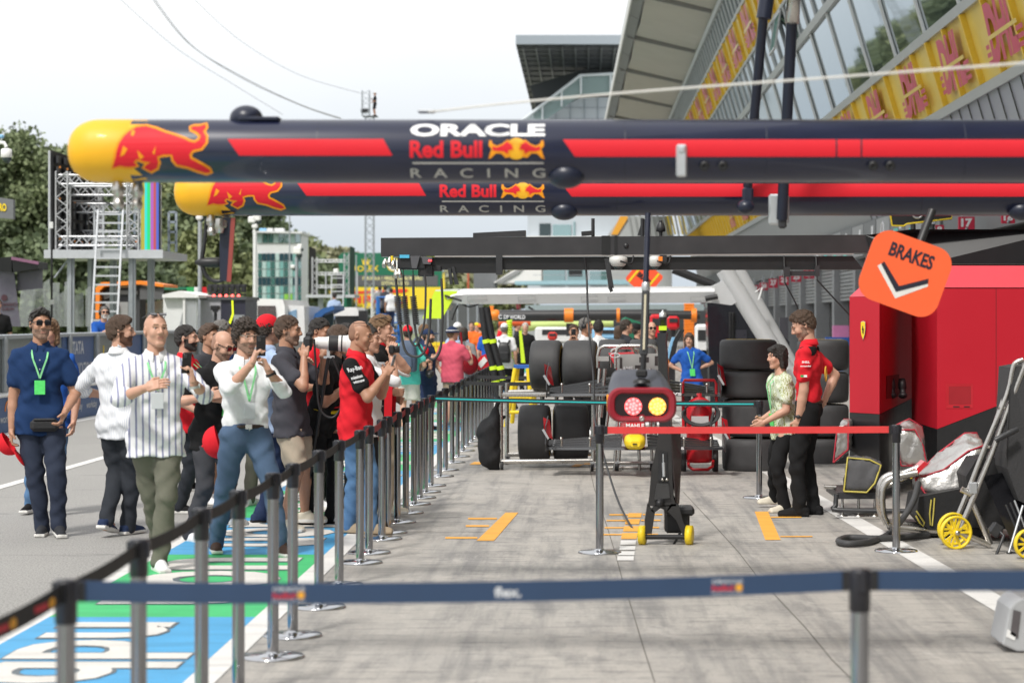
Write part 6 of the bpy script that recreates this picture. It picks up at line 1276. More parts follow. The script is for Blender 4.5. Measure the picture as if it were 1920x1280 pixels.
def trolley(name,Y,x0,x1,ytop,ybot,label):
    q= lambda px,py,d=0.0:P(px,py,Y)+Vector((0,d,0));e=empty(name,(q((x0+x1)/2,0).x,Y,0),label,'trolley','low equipment trolleys')
    mb=MB();mb.prism([q(x0,ytop),q(x1,ytop),q(x1,ybot),q(x0,ybot)],(0,.9,0));mb.build('deck',DARK,e)
    for px in (x0+12,(x0+x1)/2,x1-12):
        mb=MB();c=q(px,ybot,.1);mb.lathe((c.x,c.y,0),(0,0,1),[(0,.05),(.01,.05),(.02,.012),(c.z,.012)],12);mb.build('foot',STEEL,e)
    return e,q
e,q=trolley('equipment_trolley',19.2,1570,1655,923,935,'low black trolley under the grey fabric cover')
tb('bumper',[q(1566,925,-.1),q(1564,945,-.12),q(1568,953,-.15),q(1700,954,-.2)],.022,DARK,e,8,4);tb('rail',[q(1552,917,.3),q(1575,918,.3)],.02,STEEL,e,8)
e,q=trolley('equipment_trolley',17.4,1722,1850,992,1004,'low black trolley under the large silver cover, with hooped steel tubes')
for d,o in ((0,0),(.35,6)):tb('hoop',[q(1720,886+o,d),q(1672+o,897,d),q(1656+o,915,d),q(1654+o,950,d),q(1660+o,975,d),q(1676+o,988,d),q(1760,994,d)],.030,STEEL,e,10,5)
for y0,y1 in ((896,878),(908,890)):tb('rail',[q(1665,y0+8,.2),q(1730,y1,.2)],.022,STEEL,e,8)
mb=MB();mb.prism([q(1711,892,.12),q(1738,866,.12),q(1744,872,.12),q(1718,898,.12)],(0,.2,0));mb.mat(1).prism([q(1708,893,.10),q(1717,884,.10),q(1722,890,.10),q(1712,899,.10)],(0,.2,0));mb.build('nose_part',[RNOSE,YEL],e)
mb=MB();mb.prism([q(1722,930,-.05),q(1850,905,-.05),q(1850,990,-.05),q(1740,992,-.05),q(1716,965,-.05)],(0,.6,0));mb.build('skirt',M('skirt_black',(.012,.012,.013),.7,bump=.2,bscale=20),e)
for pts in (((1715,965),(1722,978),(1729,985),(1731,978),(1716,956)),((1744,935),(1741,960),(1742,982),(1746,984),(1748,960),(1750,932))):mb=MB();mb.tube([q(x,y,-.06) for x,y in pts],.007,6);mb.build('piping',PIPEY,e)
# black ground hose
mb=MB();hp_=[G(1740,1009),G(1690,1014),G(1640,1016),G(1590,1014),G(1572,1021),G(1590,1026),G(1630,1022),G(1665,1008)];pts=[p+Vector((0,0,.03)) for p in hp_]+[P(1690,975,17.0),P(1712,940,17.1),P(1722,905,17.3)]
mb.tube(smooth_path(pts,8),.026,8);tag(mb.build('ground_hose',RUBBER, None,tuple(G(1640,1016))),'black hose looping over the white line beside the belt post','hose')
# yellow wheeled steel push cart
Yc_=16.6;q= lambda px,py,d=0.0:P(px,py,Yc_)+Vector((0,d,0))
e=empty('push_cart',(q(1800,0).x,Yc_,0),'steel tube cart with tall sloping handle and yellow spoked wheels','cart')
for d in (0.0,.28):tb('handle_rail',[q(1797,998,d),q(1822,940,d),q(1860,850,d),q(1900,740,d),q(1925,676,d)],.022,STEEL,e,10)
tb('inner_rail',[q(1818,912,.0),q(1850,830,.0),q(1888,740,.0),q(1898,695,.0),q(1904,680,0),q(1918,674,0)],.018,STEEL,e,10,3)
for x0,y0 in ((1848,838),(1876,765)):tb('rung',[q(x0-4,y0,0),q(x0+8,y0,.0)],.013,STEEL,e,8)
for a,b in (((1822,935),(1858,1020)),((1800,998),(1858,1022)),((1803,917),(1822,926)),((1800,1000),(1812,1008))):tb('frame_tube',[q(*a,.02),q(*b,.02)],.024,STEEL,e,10)
mb=MB();mb.box(q(1824,914,-.02),(.06,.04,.09), None,.006);mb.build('bracket',ALU,e)
def spoked(c,r,par,ax=(.25,-1,0)):
    a=Vector(ax).normalized();mb=MB();x=a.cross(Vector((0,0,1))).normalized();z=x.cross(a);c=Vector(c)
    R= lambda t,rr,d=0:c+(x*math.cos(t)+z*math.sin(t))*rr+a*d
    mb.lathe(c-a*.02,a,[(0,r*.86),(0,r*.99),(.008,r),(.032,r),(.04,r*.99),(.04,r*.86),(0,r*.86)],40)
    for i in range(10):t=2*PI*i/10;mb.bar(R(t,r*.12),R(t,r*.9),.016,.016,tuple(a));
    mb.lathe(c-a*.03,a,[(0,0),(0,r*.16),(.06,r*.16),(.06,0)],20);mb.mat(1).lathe(c+a*.03,a,[(0,.02),(.015,.018),(.015,0)],12);mb.build('wheel',[YEL,STEEL],par)
spoked((q(1791,0).x,Yc_-.03,.128),.130,e);spoked((q(1798,0).x,Yc_+.26,.128),.130,e)
# black panels and covered kit at the right edge
e=empty('covered_kit',P(1905,1030,16.4),'black covered kit with leaning panels at the right edge','cover');q= lambda px,py,d=0.0:P(px,py,16.4)+Vector((0,d,0))
mb=MB();mb.prism([q(1906,690,.2),q(1960,680,.2),q(1960,960,.1),q(1915,940,.1),q(1894,880,.1),q(1892,850,.1)],(0,.5,0));mb.build('hanging_cover',M('mesh_cover',(.034,.034,.036),.75,bump=.2,bscale=50),e)
mb=MB();mb.prism([q(1858,898,.35),q(1925,890,.45),q(1970,1035,.0),q(1905,1038,-.05)],(.02,.05,0));mb.build('leaning_panel',M('gloss_black_panel',(.012,.012,.014),.18),e)
mb=MB();mb.prism([q(1842,905,.7),q(1862,872,.7),q(1960,860,.7),q(1960,1010,.7),q(1855,1005,.7)],(0,.6,0));mb.build('dark_cover',M('skirt_black',(.012,.012,.013),.7),e)
for i in range(3):tb('strut',[q(1885+8*i,945-4*i,-.02),q(1918+8*i,1030,-.1)],.008,ALU if i==2 else DARK,e,6)
tb('prop',[q(1913,945,-.1),q(1882,1030,-.2)],.010,ALU,e,6);tb('foot_bar',[q(1880,1034,-.15),q(1935,1036,-.15)],.022,DARK,e,8);tb('kick_arm',[q(1856,1045,-.2),q(1858,1036,-.2),q(1875,1000,-.15),q(1862,985,-.1)],.012,DARK,e,8)
mb=MB();mb.box(q(1862,990,-.1),(.09,.08,.10),Matrix.Rotation(.6,3,'Y'),.015);mb.build('small_box',DARK,e)
tb('latch_arm',[q(1866,825,.0),q(1880,818,.0),q(1910,805,.05)],.022,DARK,e,8)
e2=empty('wheel_trolley',(q(1930,0).x,15.9,0),'second cart with a yellow wheel cut by the right edge','cart');spoked((P(1928,0,15.9).x,15.9,.11),.112,e2);tb('axle',[(P(1928,0,15.9).x,15.9,.11),(P(1960,0,16.1).x,16.1,.11)],.02,STEEL,e2)
# grey fan box at the lower right corner
Yf_=11.4;q= lambda px,py,d=0.0:P(px,py,Yf_)+Vector((0,d,0));e=empty('cooling_unit',q(1910,1222),'small pale grey unit with a dark panel at the lower right corner','equipment box')
mb=MB();mb.prism([q(1879,1208),q(1893,1140),q(1903,1128),q(1916,1121),q(1990,1121),q(1990,1221),q(1908,1221)],(0,.35,0));mb.build('case',M('case_grey',(.42,.43,.44),.4),e,bevel=.01)
mb=MB();mb.prism([q(1894,1188,-.006),q(1900,1142,-.006),q(1914,1146,-.006),q(1908,1196,-.006)],(0,.004,0));mb.build('screen',M('screen_grey',(.10,.09,.095),.3),e)
mb=MB();mb.prism([q(1886,1192,-.006),q(1889,1178,-.006),q(1905,1188,-.006),q(1902,1200,-.006)],(0,.004,0));mb.build('white_panel',WHITE,e)
# ------------------------------------------------------------------ the pit building along the right side
DHLY=M('fascia_yellow',(.76,.55,.11),.35,var=.06,scale=2,coat=.2);RIBY=M('rib_yellow',(.74,.49,.04),.4);DHLR=M('fascia_red',(.56,.05,.11),.35)
FRAME=M('facade_frame',(.50,.51,.52),.4,.5,var=.08);DKJ=M('facade_dark_joint',(.05,.05,.05),.6);SOFF=M('soffit_fabric',(.56,.53,.49),.8,var=.10,scale=.8);GUT=M('gutter_grey',(.20,.20,.205),.5,var=.15);LILAC=glass_mat('lilac_panel',(.36,.36,.42),.25,.12)
HDR=M('header_grey',(.11,.115,.12),.45,var=.2,scale=.7);PANELG=M('panel_grey',(.30,.305,.31),.5,var=.15,scale=1.2);GDARK=M('garage_darkness',(.012,.012,.014),.7)
YA,YZ=24.0,150.0
bX= lambda z:7.6-.3*(z-4.465)
FB= lambda Y,z,d=0.0:Vector((bX(z)-d*.958,Y,HC+z-d*.287))  # point on the leaning facade, d outwards
bld=empty('pit_building',(9,60,0),'long pit building with outward leaning mirror glass, yellow sponsor bands and number boards','building')
def band(name,z0,z1,mat,d=0.0,ya=YA,yz=YZ,th=.12,par=bld):
    mb=MB();a,b=[FB(ya,z0,d),FB(ya,z1,d),FB(ya,z1,d-th),FB(ya,z0,d-th)],[FB(yz,z0,d),FB(yz,z1,d),FB(yz,z1,d-th),FB(yz,z0,d-th)]
    mb.add(a+b,[(0,1,5,4),(1,2,6,5),(2,3,7,6),(3,0,4,7),(0,1,2,3),(4,5,6,7)]); return mb.build(name,mat,par)
mb=MB();mb.add([FB(-45,-1.7,-.6),FB(-45,12.2,-.3),Vector((30,-45,HC+12.2)),Vector((30,-45,.05)),FB(YZ,-1.7,-.6),FB(YZ,12.2,-.3),Vector((30,YZ,HC+12.2)),Vector((30,YZ,.05))],[(0,1,5,4),(1,2,6,5),(3,0,4,7),(2,3,7,6),(0,1,2,3),(4,5,6,7)]);mb.build('wall_core',M('building_core',(.25,.25,.25),.8),bld)
band('fascia',4.465,5.80,DHLY,ya=-45);band('fascia',9.62,11.08,DHLY)
band('ledge',5.80,5.98,FRAME,.10,th=.3);band('ledge',4.28,4.46,FRAME,.10,th=.3);band('ledge',8.16,8.36,FRAME,.10,th=.3);band('ledge',9.54,9.62,FRAME,.06,th=.2);band('ledge',11.08,11.2,FRAME,.06,th=.2);band('ledge',12.1,12.3,FRAME,.12,th=.3)
ys=np.arange(24.0,150,4.1)
nwin=0
for zz0,zz1,step,kind in ((5.98,8.16,4.1,0),(8.36,9.54,4.1,1),(11.2,12.1,4.1,2)):
    for i,y0 in enumerate(np.arange(YA,YZ-4,4.1)):
        y1=y0+4.1;mb=MB();t1=rng.uniform(-.006,.006);mb.add([FB(y0+.07,zz0,t1),FB(y1-.07,zz0,-t1),FB(y1-.07,zz1,-t1+.004),FB(y0+.07,zz1,t1)],[range(4)]);w=mb.build('window',FACADE_GLASS,bld);nwin+=1
        m2=MB();n_={0:1,1:2,2:3}[kind]
        for j in range(n_):
            yy=y0+4.1*j/n_
            for o in (-.055,.055):m2.bar(FB(yy+o,zz0,.04),FB(yy+o,zz1,.04),.045 if kind==0 else .05,.08,(0,1,0))
        m2.build('frame',FRAME if kind != 0 else M('mullion_light',(.62,.63,.64),.4,.3),w)
for y0 in (52.5,65.5):  # hopper windows tipped open
    mb=MB();a,b,c_,d_=FB(y0,9.5,.06),FB(y0+1.9,9.5,.06),FB(y0+1.9,8.5,.55),FB(y0,8.5,.55);mb.quad(a,b,c_,d_)
    for p,q2 in ((a,b),(b,c_),(c_,d_),(d_,a)):mb.mat(1).bar(p,q2,.06,.06)
    mb.build('open_window',[GREEN_GLASS,FRAME],bld)
def ribs(z0,z1,st,name):
    for yy in np.arange(YA,YZ,st):MB().bar(FB(yy,z0,.05),FB(yy,z1,.05),.13,.12,(0,1,0)).build(name,RIBY,bld)
ribs(4.466,5.79,2.05,'fascia_rib');ribs(9.63,11.07,2.05,'upper_fascia_rib')
def dhl(yc,z0,z1,w):
    e_=MB();hz=z1-z0
    def fn(u,v):  # u: reading direction (towards the camera), v up; slanted letters
        return FB(yc+w/2-(u+.12*v)*w,z0+v*hz,.116)
    vs,fs=text2d('DHL',.055)
    upv=[(u*.70+.12,v) for u,v in vs]
    e_.add([fn(u,v) for u,v in upv],fs)
    for k in range(3):
        v0=.04+.13*k
        for u0,u1 in ((.0,.13-.02*k),(.80,.97)):e_.add([fn(u0,v0),fn(u1,v0),fn(u1,v0+.075),fn(u0,v0+.075)],[range(4)])
    e_.build('sponsor_letters',DHLR,bld)
    m_=MB();m_.add([FB(yc+w*.36,z0+hz*.42,.121),FB(yc-w*.42,z0+hz*.42,.121),FB(yc-w*.42,z0+hz*.49,.121),FB(yc+w*.36,z0+hz*.49,.121)],[range(4)]);m_.build('letter_gap',DHLY,bld)
for yc in (33.6,37.4,42.4,47.6,53.2,58.5,64,70,76,83,90,98,106):dhl(yc,4.62,5.66,3.3)
for yc in np.arange(44,130,6.2):dhl(yc,9.75,10.95,4.0)
# roof canopy
mb=MB();ed= lambda Y:2.8-.0095*Y;zin,zo=12.6,13.3
Ys=np.arange(22,154,13.0)
for i in range(len(Ys)-1):
    a,b=Ys[i],Ys[i+1]
    for k in range(4):
        t0,t1=k/4,(k+1)/4
        pt= lambda Y,t,s_:Vector((5.3+(ed(Y)+.55-5.3)*t,Y,HC+zin+(zo-zin)*t-.34*s_))
        for (ya,yb,sa,sb) in ((a,(a+b)/2,0,1),((a+b)/2,b,1,0)):mb.add([pt(ya,t0,sa),pt(yb,t0,sb),pt(yb,t1,sb),pt(ya,t1,sa)],[range(4)], True)
mb.build('canopy_soffit',SOFF,bld)
for Y in Ys:MB().bar((5.2,Y,HC+zin-.02),(ed(Y)+.2,Y,HC+zo-.02),.22,.22).build('canopy_rafter',M('rafter_grey',(.27,.265,.26),.6),bld)
for a in np.arange(22,150,6.5):
    b=a+6.5;MB().prism([Vector((ed(a)+.5,a+.06,HC+zo-.15)),Vector((ed(b)+.5,b-.06,HC+zo-.15)),Vector((ed(b)+.08,b-.06,HC+zo+.05)),Vector((ed(a)+.08,a+.06,HC+zo+.05))],(0,0,.25)).build('gutter_panel',GUT,bld)
mb=MB();mb.add([(ed(20),20,HC+zo+.02),(ed(152),152,HC+zo+.02),(ed(152),152,HC+zo+.55),(ed(20),20,HC+zo+.55),(ed(20)+.07,20,HC+zo+.02),(ed(152)+.07,152,HC+zo+.02),(ed(152)+.07,152,HC+zo+.55),(ed(20)+.07,20,HC+zo+.55)],[(0,1,2,3),(4,5,6,7),(0,1,5,4),(2,3,7,6)])
mb.add([(ed(20),20,HC+zo+.56),(ed(152),152,HC+zo+.56),(12,152,HC+zo+1.2),(12,20,HC+zo+1.2)],[range(4)]);mb.build('roof_edge',M('roof_white',(.66,.66,.64),.5),bld)
# lower zone: lilac panels, dark header with team boards, garage fronts
band('panel_band',2.75,4.28,LILAC,.02,YA,60);band('panel_band',2.75,4.28,PANELG,.02,60,YZ)
for yy in np.arange(YA,60,1.02):MB().bar(FB(yy,2.76,.04),FB(yy,4.27,.04),.02,.03,(0,1,0)).build('panel_joint',DKJ,bld)
XG=7.95
def wallp(name,y0,y1,z0,z1,mat,x=XG,th=.15):mb=MB();mb.box((x+th/2,(y0+y1)/2,HC+(z0+z1)/2),(th,y1-y0,z1-z0)); return mb.build(name,mat,bld)
wallp('header',YA,YZ,1.75,2.74,HDR,XG-.05)
wallp('garage_darkness',YA,YZ,-1.77,1.75,GDARK,XG+.5)  # near-black sheet behind the openings, the darkness inside put into its colour
for i,y0 in enumerate(np.arange(47,72,2.6)):  # grey team boards on the header
    o=wallp('team_board',y0+.05,y0+2.5,1.80,2.68,PANELG if i%2 else M('board_dark',(.16,.165,.17),.5),XG-.10,.04)
    m_=MB();cx=XG-.108
    m_.add([(cx,y0+.9,HC+2.25),(cx,y0+.5,HC+2.25),(cx,y0+.45,HC+2.55),(cx,y0+.85,HC+2.55)],[range(4)]) if i%3 else m_.tube([(cx,y0+1.2+.25*math.cos(t),HC+2.3+.25*math.sin(t)) for t in np.linspace(0,2*PI,17)],.03,4)
    m_.mat(1).add([(cx,y0+1.9,HC+1.9),(cx,y0+1.1,HC+1.9),(cx,y0+1.1,HC+2.1+.1*(i%3)),(cx,y0+1.9,HC+2.1+.1*(i%3))],[range(4)]);m_.build('board_mark',[BOOMW,TEAL if i%4<2 else M('mark_mint',(.1,.5,.45),.5)],o)
SHUT=M('shutter_grey',(.30,.305,.31),.45,.4,var=.12)
for i,y0 in enumerate(np.arange(62,140,5.2)):
    m_=MB();m_.box((XG+.12,y0,HC),(.45,.55,3.5));m_.build('pier',M('pier_grey',(.25,.26,.27),.5),bld)
    m_=MB();n_=10
    for k in range(n_):m_.box((XG+.12,y0+2.6,HC+.62+k*.115),(.10,4.6,.09))
    m_.build('shutter',SHUT,bld)
for i,(px,py,Y,w,h_,s) in enumerate(((1812,420,44,31,27,'17'),(1758,432,47.4,24,20,'18'),(1890,410,40,26,18,'16'),(1470,526,84,18,17,'26'),(1450,531,88.5,17,17,'27'),(1432,537,93,16,14,'28'),(1415,541,98,15,13,'29'),(1493,520,80,19,17,'25'),(1517,514,76,20,17,'24'),(1318,570,130,9,9,'31'))):
    Y=30200/(px-VX);kk_=FPX/Y;c=P(px,py,Y);sg=empty('number_board',c,'red garage number board reading %s'%s,'sign','red garage number boards');m_=MB();m_.box(c,(w/kk_,.05,h_/kk_), None,.01);m_.build('board',SIGNRED,sg)
    m_=MB();text_to(m_,s,rect_fn(c+Vector((-w*.34/kk_,-.03,-h_*.22/kk_)),(w*.68/kk_,0,0),(0,0,h_*.60/kk_)),.05);m_.build('number',BOOMW,sg)
    m_=MB();m_.tube([c+Vector((-w*.3/kk_,0,h_*.5/kk_)),c+Vector((-w*.3/kk_+.1,0,h_*.5/kk_+.3))],.02,6);m_.lathe(c+Vector((0,-.03,-h_*.34/kk_)),(0,-1,0),[(0,.03),(.01,.03),(.01,0)],10);m_.build('bracket',GALV,sg)
# hanging black sign with a yellow outline, above the cowl
c0=P(1740,400,40);sg=empty('hanging_sign',c0,'black sign panel with yellow outline hung under the booms at the right','sign');qq= lambda x,y,d=0:P(x,y,40)+Vector((0,d,0))
sh=[(1668,395),(1786,388),(1784,410),(1700,420),(1694,424),(1672,423)]
mb=MB();mb.prism([qq(*p) for p in sh],(0,.1,0));mb.build('panel',BLACK,sg);mb=MB();mb.tube([qq(*p,-.02) for p in sh]+[qq(*sh[0],-.02)],.018,6);mb.build('outline',YEL,sg)
for px in (1712,1748):mb=MB();mb.tube([qq(px,420),qq(px,455)],.05,8);mb.build('post',DARK,sg)
mb=MB();mb.tube([qq(1720+8*math.cos(t),403+6*math.sin(t),-.02) for t in np.linspace(0,2*PI,17)],.02,5);mb.build('ring',ALU,sg)
# garage-front displays: pink and blue, dark screens
for (x0,x1,y0,y1,Y,mt,lab) in ((1562,1592,610,640,62,M('display_pink',(.70,.25,.50),.5),'pink display board at the garage front'),(1548,1592,632,648,60,BLUE,'blue display board below the pink one'),(1462,1478,595,640,64,M('display_dark',(.05,.05,.06),.4),'dark display board behind the tall man')):
    m_=MB();m_.prism([P(x0,y0,Y),P(x1,y0,Y),P(x1,y1,Y),P(x0,y1,Y)],(0,.2,0));m_.box(P((x0+x1)/2,y1,Y+.1)+Vector((0,0,-.35)),(.3,.3,.7));tag(m_.build('display_board',mt, None,tuple(P((x0+x1)/2,y1,Y))),lab,'display')

# ------------------------------------------------------------------ the other teams' gantries
# silver gantry
YM=40.0;q= lambda px,py,d=0.0:P(px,py,YM)+Vector((0,d,0));SILV=M('silver_paint',(.60,.61,.62),.36,.25,var=.04);SILVT=M('silver_top',(.70,.71,.72),.3,.3)
e=empty('gantry_beam',q(1100,550),'silver gantry arm with a neon yellow tip and two sloping legs','gantry')
def prof(px,y0,y1): return [q(px,y0+4,.0),q(px,y0,.12),q(px,y0,.36),q(px,y1,.46),q(px,y1,.03),q(px,y0+11,-.03)]
mb=MB();ring_loft(mb,[prof(838,549,556),prof(850,543,568),prof(870,541,570),prof(1340,536,567)], False);mb.build('arm',SILV,e)
mb2=MB();ring_loft(mb2,[[q(1335,536,d) for d in (0,.4)]+[q(1335,567,.4),q(1335,567,0)],[q(1352,528,d) for d in (0,.4)]+[q(1372,572,.4),q(1372,572,0)],[q(1362,512,d) for d in (0,.4)]+[q(1392,560,.4),q(1392,560,0)],[q(1364,498,d) for d in (0,.4)]+[q(1396,540,.4),q(1396,540,0)]], False);mb2.build('knuckle',SILV,e)
for (x0,y0),(x1,y1),r,d in (((1358,505),(1448,650),.165,.1),((1385,505),(1480,672),.15,.5)):tb('leg',[q(x0,y0,d),q(x1,y1,d),q(x1+(x1-x0)*.30,y1+(y1-y0)*.30,d)],r,SILV,e,18)
mb=MB();mb.prism([q(815,546,-.02),q(858,546,-.02),q(829,597,-.02),q(792,597,-.02)],(0,.08,0));mb.build('neon_tip',NEON,e)
mb=MB();mb.prism([q(817,543,.02),q(860,541,.02),q(860,546,.02),q(815,547,.02)],(0,.3,0));mb.build('tip_cap',SILVT,e)
for a,b in ((877,912),(972,1004),(1090,1120),(1140,1172),(1295,1325)):mb=MB();mb.tube([q(a,556,-.045),q(b,555,-.045),q(b,566,-.045),q(a,567,-.045),q(a,556,-.045)],.006,4);mb.build('hatch',M('hatch_line',(.35,.36,.37),.4),e)
tb('latch',[q(834,554,-.05),q(866,564,-.06)],.022,BLACK,e,6);tb('hanger_cable',[q(858,572,.1),q(850,590,.1),q(847,600,.1)],.018,BLACK,e,6);tb('cable_loop',[q(866,570,.1),q(880,575,.1),q(898,570,.1)],.016,BLACK,e,6,4)
tb('air_coupling',[q(845,572,.1),q(841,581,.1)],.04,STEEL,e,8);tb('robot_clamp',[q(1322,560,-.1),q(1345,556,-.1)],.05,BLACK,e,8)
tb('brace',[q(1416,548,-.1),q(1428,538,-.1),q(1422,562,-.1)],.02,OFFW,e,6)
# long black strut crossing above the silver arm
o=tb('strut',[P(1262,505,44),P(1340,535,44)],.09,BLACK);tag(o,'black diagonal strut between the black beam and the silver arm','strut')
# black screen wall at the foot of the silver gantry
e=empty('screen_wall',(P(1390,0,43).x,43,0),'glossy black screen wall under the silver gantry legs','cabinet');q= lambda px,py,d=0.0:P(px,py,43)+Vector((0,d,0))
mb=MB();mb.prism([q(1326,568),q(1400,568),q(1480,640),q(1480,764),q(1332,764)],(0,.8,0));mb.build('panel',M('wall_gloss_black',(.012,.013,.018),.15,coat=.3),e)
mb=MB();mb.prism([q(1376,618,-.03),q(1400,618,-.03),q(1400,640,-.03),q(1376,640,-.03)],(0,.03,0));mb.build('screen',M('screen_dark',(.03,.03,.04),.3),e)
for px in (1369,1374):mb=MB();mb.tube(coil('c',q(px,585,-.06),q(px,640,-.06),.03,14,.01),.012,5);mb.build('coiled_cable',BLACK,e)
# black and orange boom
YO=56.0;q= lambda px,py,d=0.0:P(px,py,YO)+Vector((0,d,0));e=empty('overhead_boom',q(1100,592),'black boom with orange collars and white lettering beyond the silver arm','boom')
mb=MB();mb.tube([q(935,592),q(1250,590)],.15,20);mb.tube([q(1215,590),q(1312,591)],.12,18);mb.build('tube',M('boom_black',(.022,.022,.024),.35,coat=.2),e)
for x0,x1 in ((1058,1075),(1156,1162),(1296,1306)):mb=MB();mb.tube([q(x0,591),q(x1,591)],.185,20);mb.build('collar',ORANGE,e)
mb=MB();mb.ell(q(928,590),(.20,.18,.14));mb.box(q(922,584),(.10,.2,.30));mb.tube([q(905,595),q(935,595)],.08,10);mb.build('boom_head',ORANGE,e)
mb=MB();text_to(mb,'DP WORLD',rect_fn(q(945,598,-.16),q(985,598,-.16)-q(945,598,-.16),(0,0,.11)),.02);mb.tube([q(939+3.2*math.cos(t),594+3.2*math.sin(t),-.16) for t in np.linspace(.5,5.5,12)],.014,5);mb.build('lettering',BOOMW,e)
for px,y1 in ((1068,630),(1122,628)):mb=MB();mb.box(q(px,(606+y1)/2,.1),(.18,.05,(y1-606)/FPX*YO));mb.build('sign_plate',DARK,e)
o=tb('pipe',[P(935,605,57),P(995,604,57)],.10,M('pipe_orange_red',(.8,.12,.03),.5));tag(o,'short orange red pipe under the black boom','pipe')
YP=60;q= lambda px,py,d=0.0:P(px,py,YP)+Vector((0,d,0));e=empty('overhead_boom',q(1050,610),'thin neon green boom below the black and orange boom','boom');mb=MB();mb.tube([q(972,614),q(1010,610),q(1150,606)],[.16,.12,.10],14);mb.build('tube',M('neon_green_soft',(.50,.62,.20),.5),e)
for (x0,y0),(x1,y1) in (((1010,605),(1070,640)),((1098,610),(1060,640)),((990,575),(1030,600))):o=tb('brace_rod',[q(x0,y0,.3),q(x1,y1,.3)],.035,BLACK,e,6)
e=empty('column',(P(1292,0,57).x,57,0),'orange ribbed column beside the woman in blue','column');q= lambda px,py,d=0.0:P(px,py,57)+Vector((0,d,0));mb=MB()
for k in range(24):mb.box(q(1292,571+5*k),(.27,.3,.062), None,.01)
mb.box(q(1292,632),(.22,.24,1.75));mb.build('ribbed_casing',ORANGE,e)
# curved black and sky-blue fairing, red tubs, teal tool chest, far garage things
e=empty('body_fairing',P(1265,700,38),'curved black fairing with pale blue edge left of the woman in blue','car part');q= lambda px,py,d=0.0:P(px,py,38)+Vector((0,d,0))
mb=MB();ring_loft(mb,[[q(x,y,0),q(x+9,y+1,0),q(x+9,y+1,.4),q(x,y,.4)] for x,y in ((1275,618),(1262,640),(1256,670),(1254,720),(1256,750))], False);mb.build('shell',BLACK,e);mb=MB();ring_loft(mb,[[q(x-5,y,.02),q(x-.5,y,.02),q(x-.5,y,.3),q(x-5,y,.3)] for x,y in ((1266,632),(1260,650),(1255,672))], False);mb.mat(1);ring_loft(mb,[[q(x-4,y,.02),q(x-.5,y,.02),q(x-.5,y,.3),q(x-4,y,.3)] for x,y in ((1255,675),(1254,700),(1254,720))], False);mb.build('edge',[LBLUE,ORANGE],e)
for px,py,Y,w,h_,mt,lab in ((1262,605,50,.28,.32,RED,'red tub on the far garage front'),(1232,612,52,.35,.6,RED,'red panel behind the signal pole'),(1180,618,50,.5,.5,GREENP,'slanted green chest behind the tyres'),(1135,626,48,.6,.28,LBLUE,'pale blue cover behind the tyres'),(1318,640,46,.35,.75,OFFW,'white board by the orange column'),(1312,690,46,.5,.9,DARK,'black tool rack behind the woman in blue'),(1048,628,58,1.3,.45,OFFW,'white vehicle front far down the lane'),(1036,630,56,.25,.22,M('red_frame',(.7,.04,.03),.5),'red triangular frame above the tyres')):
    c=P(px,py,Y);m_=MB();m_.box(c,(w,.4,h_),Matrix.Rotation(.35,3,'Y') if 'slanted' in lab else None,.06)
    m_.mat(1).bar(c-Vector((0,0,h_/2)),Vector((c.x,c.y,0)),.10,.10) if c.z-h_/2>.05 else None
    m_.mat(1).box(c+Vector((0,-.21,h_*.18)),(w*.7,.02,h_*.3));tag(m_.build('pit_equipment',[mt,DARK], None,tuple(c)),lab,'equipment')
# orange board reading BRAKE behind the beam
YQ=50;kq=FPX/YQ;c=P(1208,521,YQ);e=empty('brake_board',c,'far orange and yellow diamond board reading BRAKE behind the pole','sign');R=Matrix.Rotation(math.radians(40),3,'Y');f_= lambda x,y,d=0:c+R@Vector((x/kq,d,y/kq))
mb=MB();ring_loft(mb,[[f_(x,y,d) for x,y in rrect(0,0,27,25,5,3)] for d in (-.02,.02)], False);mb.build('board',M('fluo_red_orange',(.95,.10,.03),.5,var=.02),e)
mb=MB()
for x0,x1 in ((-20,-16),(14,18)):mb.add([f_(x0,-24,-.025),f_(x1,-24,-.025),f_(x1,24,-.025),f_(x0,24,-.025)],[range(4)])
mb.build('yellow_stripe',YEL,e);mb=MB();text_to(mb,'BRAKE', lambda u,v:f_(-14+28*u,-6+10*v,-.03),.04);mb.build('lettering',BLACK,e)
tb('pole',[P(1215,500,YQ),P(1240,470,YQ)],.06,ALU,e,8)
# leaning hose poles with reflective bands
for i,(pts) in enumerate((((904,576),(912,640),(925,690),(934,745)),((912,576),(924,640),(938,690),(950,728),(966,768)))):
    e=empty('hose_pole',P(*pts[2],33),['black hose pole with yellow bands, left of the leaning pair','black hose pole with yellow bands, right of the leaning pair'][i],'pole','leaning hose poles');tb('pole',[P(x,y,33) for x,y in pts],.055,BLACK,e,8,4)
    for j,(x,y) in enumerate((pts[1],pts[2],((pts[2][0]+pts[3][0])/2,(pts[2][1]+pts[3][1])/2))):tb('reflective_band',[P(x-.6,y-4,33),P(x+.8,y+3,33)],.064,NEON,e,8)
for px0,px1,lab,mt in ((955,960,'coiled neon hose hanging beyond the posts',NEON),(973,976,'flat neon strap hanging beyond the posts',NEON)):
    m_=MB();(m_.tube(coil('c',P(px0,600,45),P(px0+4,690,45),.05,20,.01),.018,5) if 'coil' in lab else m_.prism([P(px0,620,45),P(px0+5,620,45),P(px1+9,680,45),P(px1+1,680,45)],(0,.05,0)));tag(m_.build('hanging_hose',mt, None,tuple(P(px0,640,45))),lab,'hose')
e=empty('step_ladder',(P(975,0,30).x,30,0),'yellow step ladder behind the post row','ladder');q= lambda px,py,d=0.0:P(px,py,30)+Vector((0,d,0))
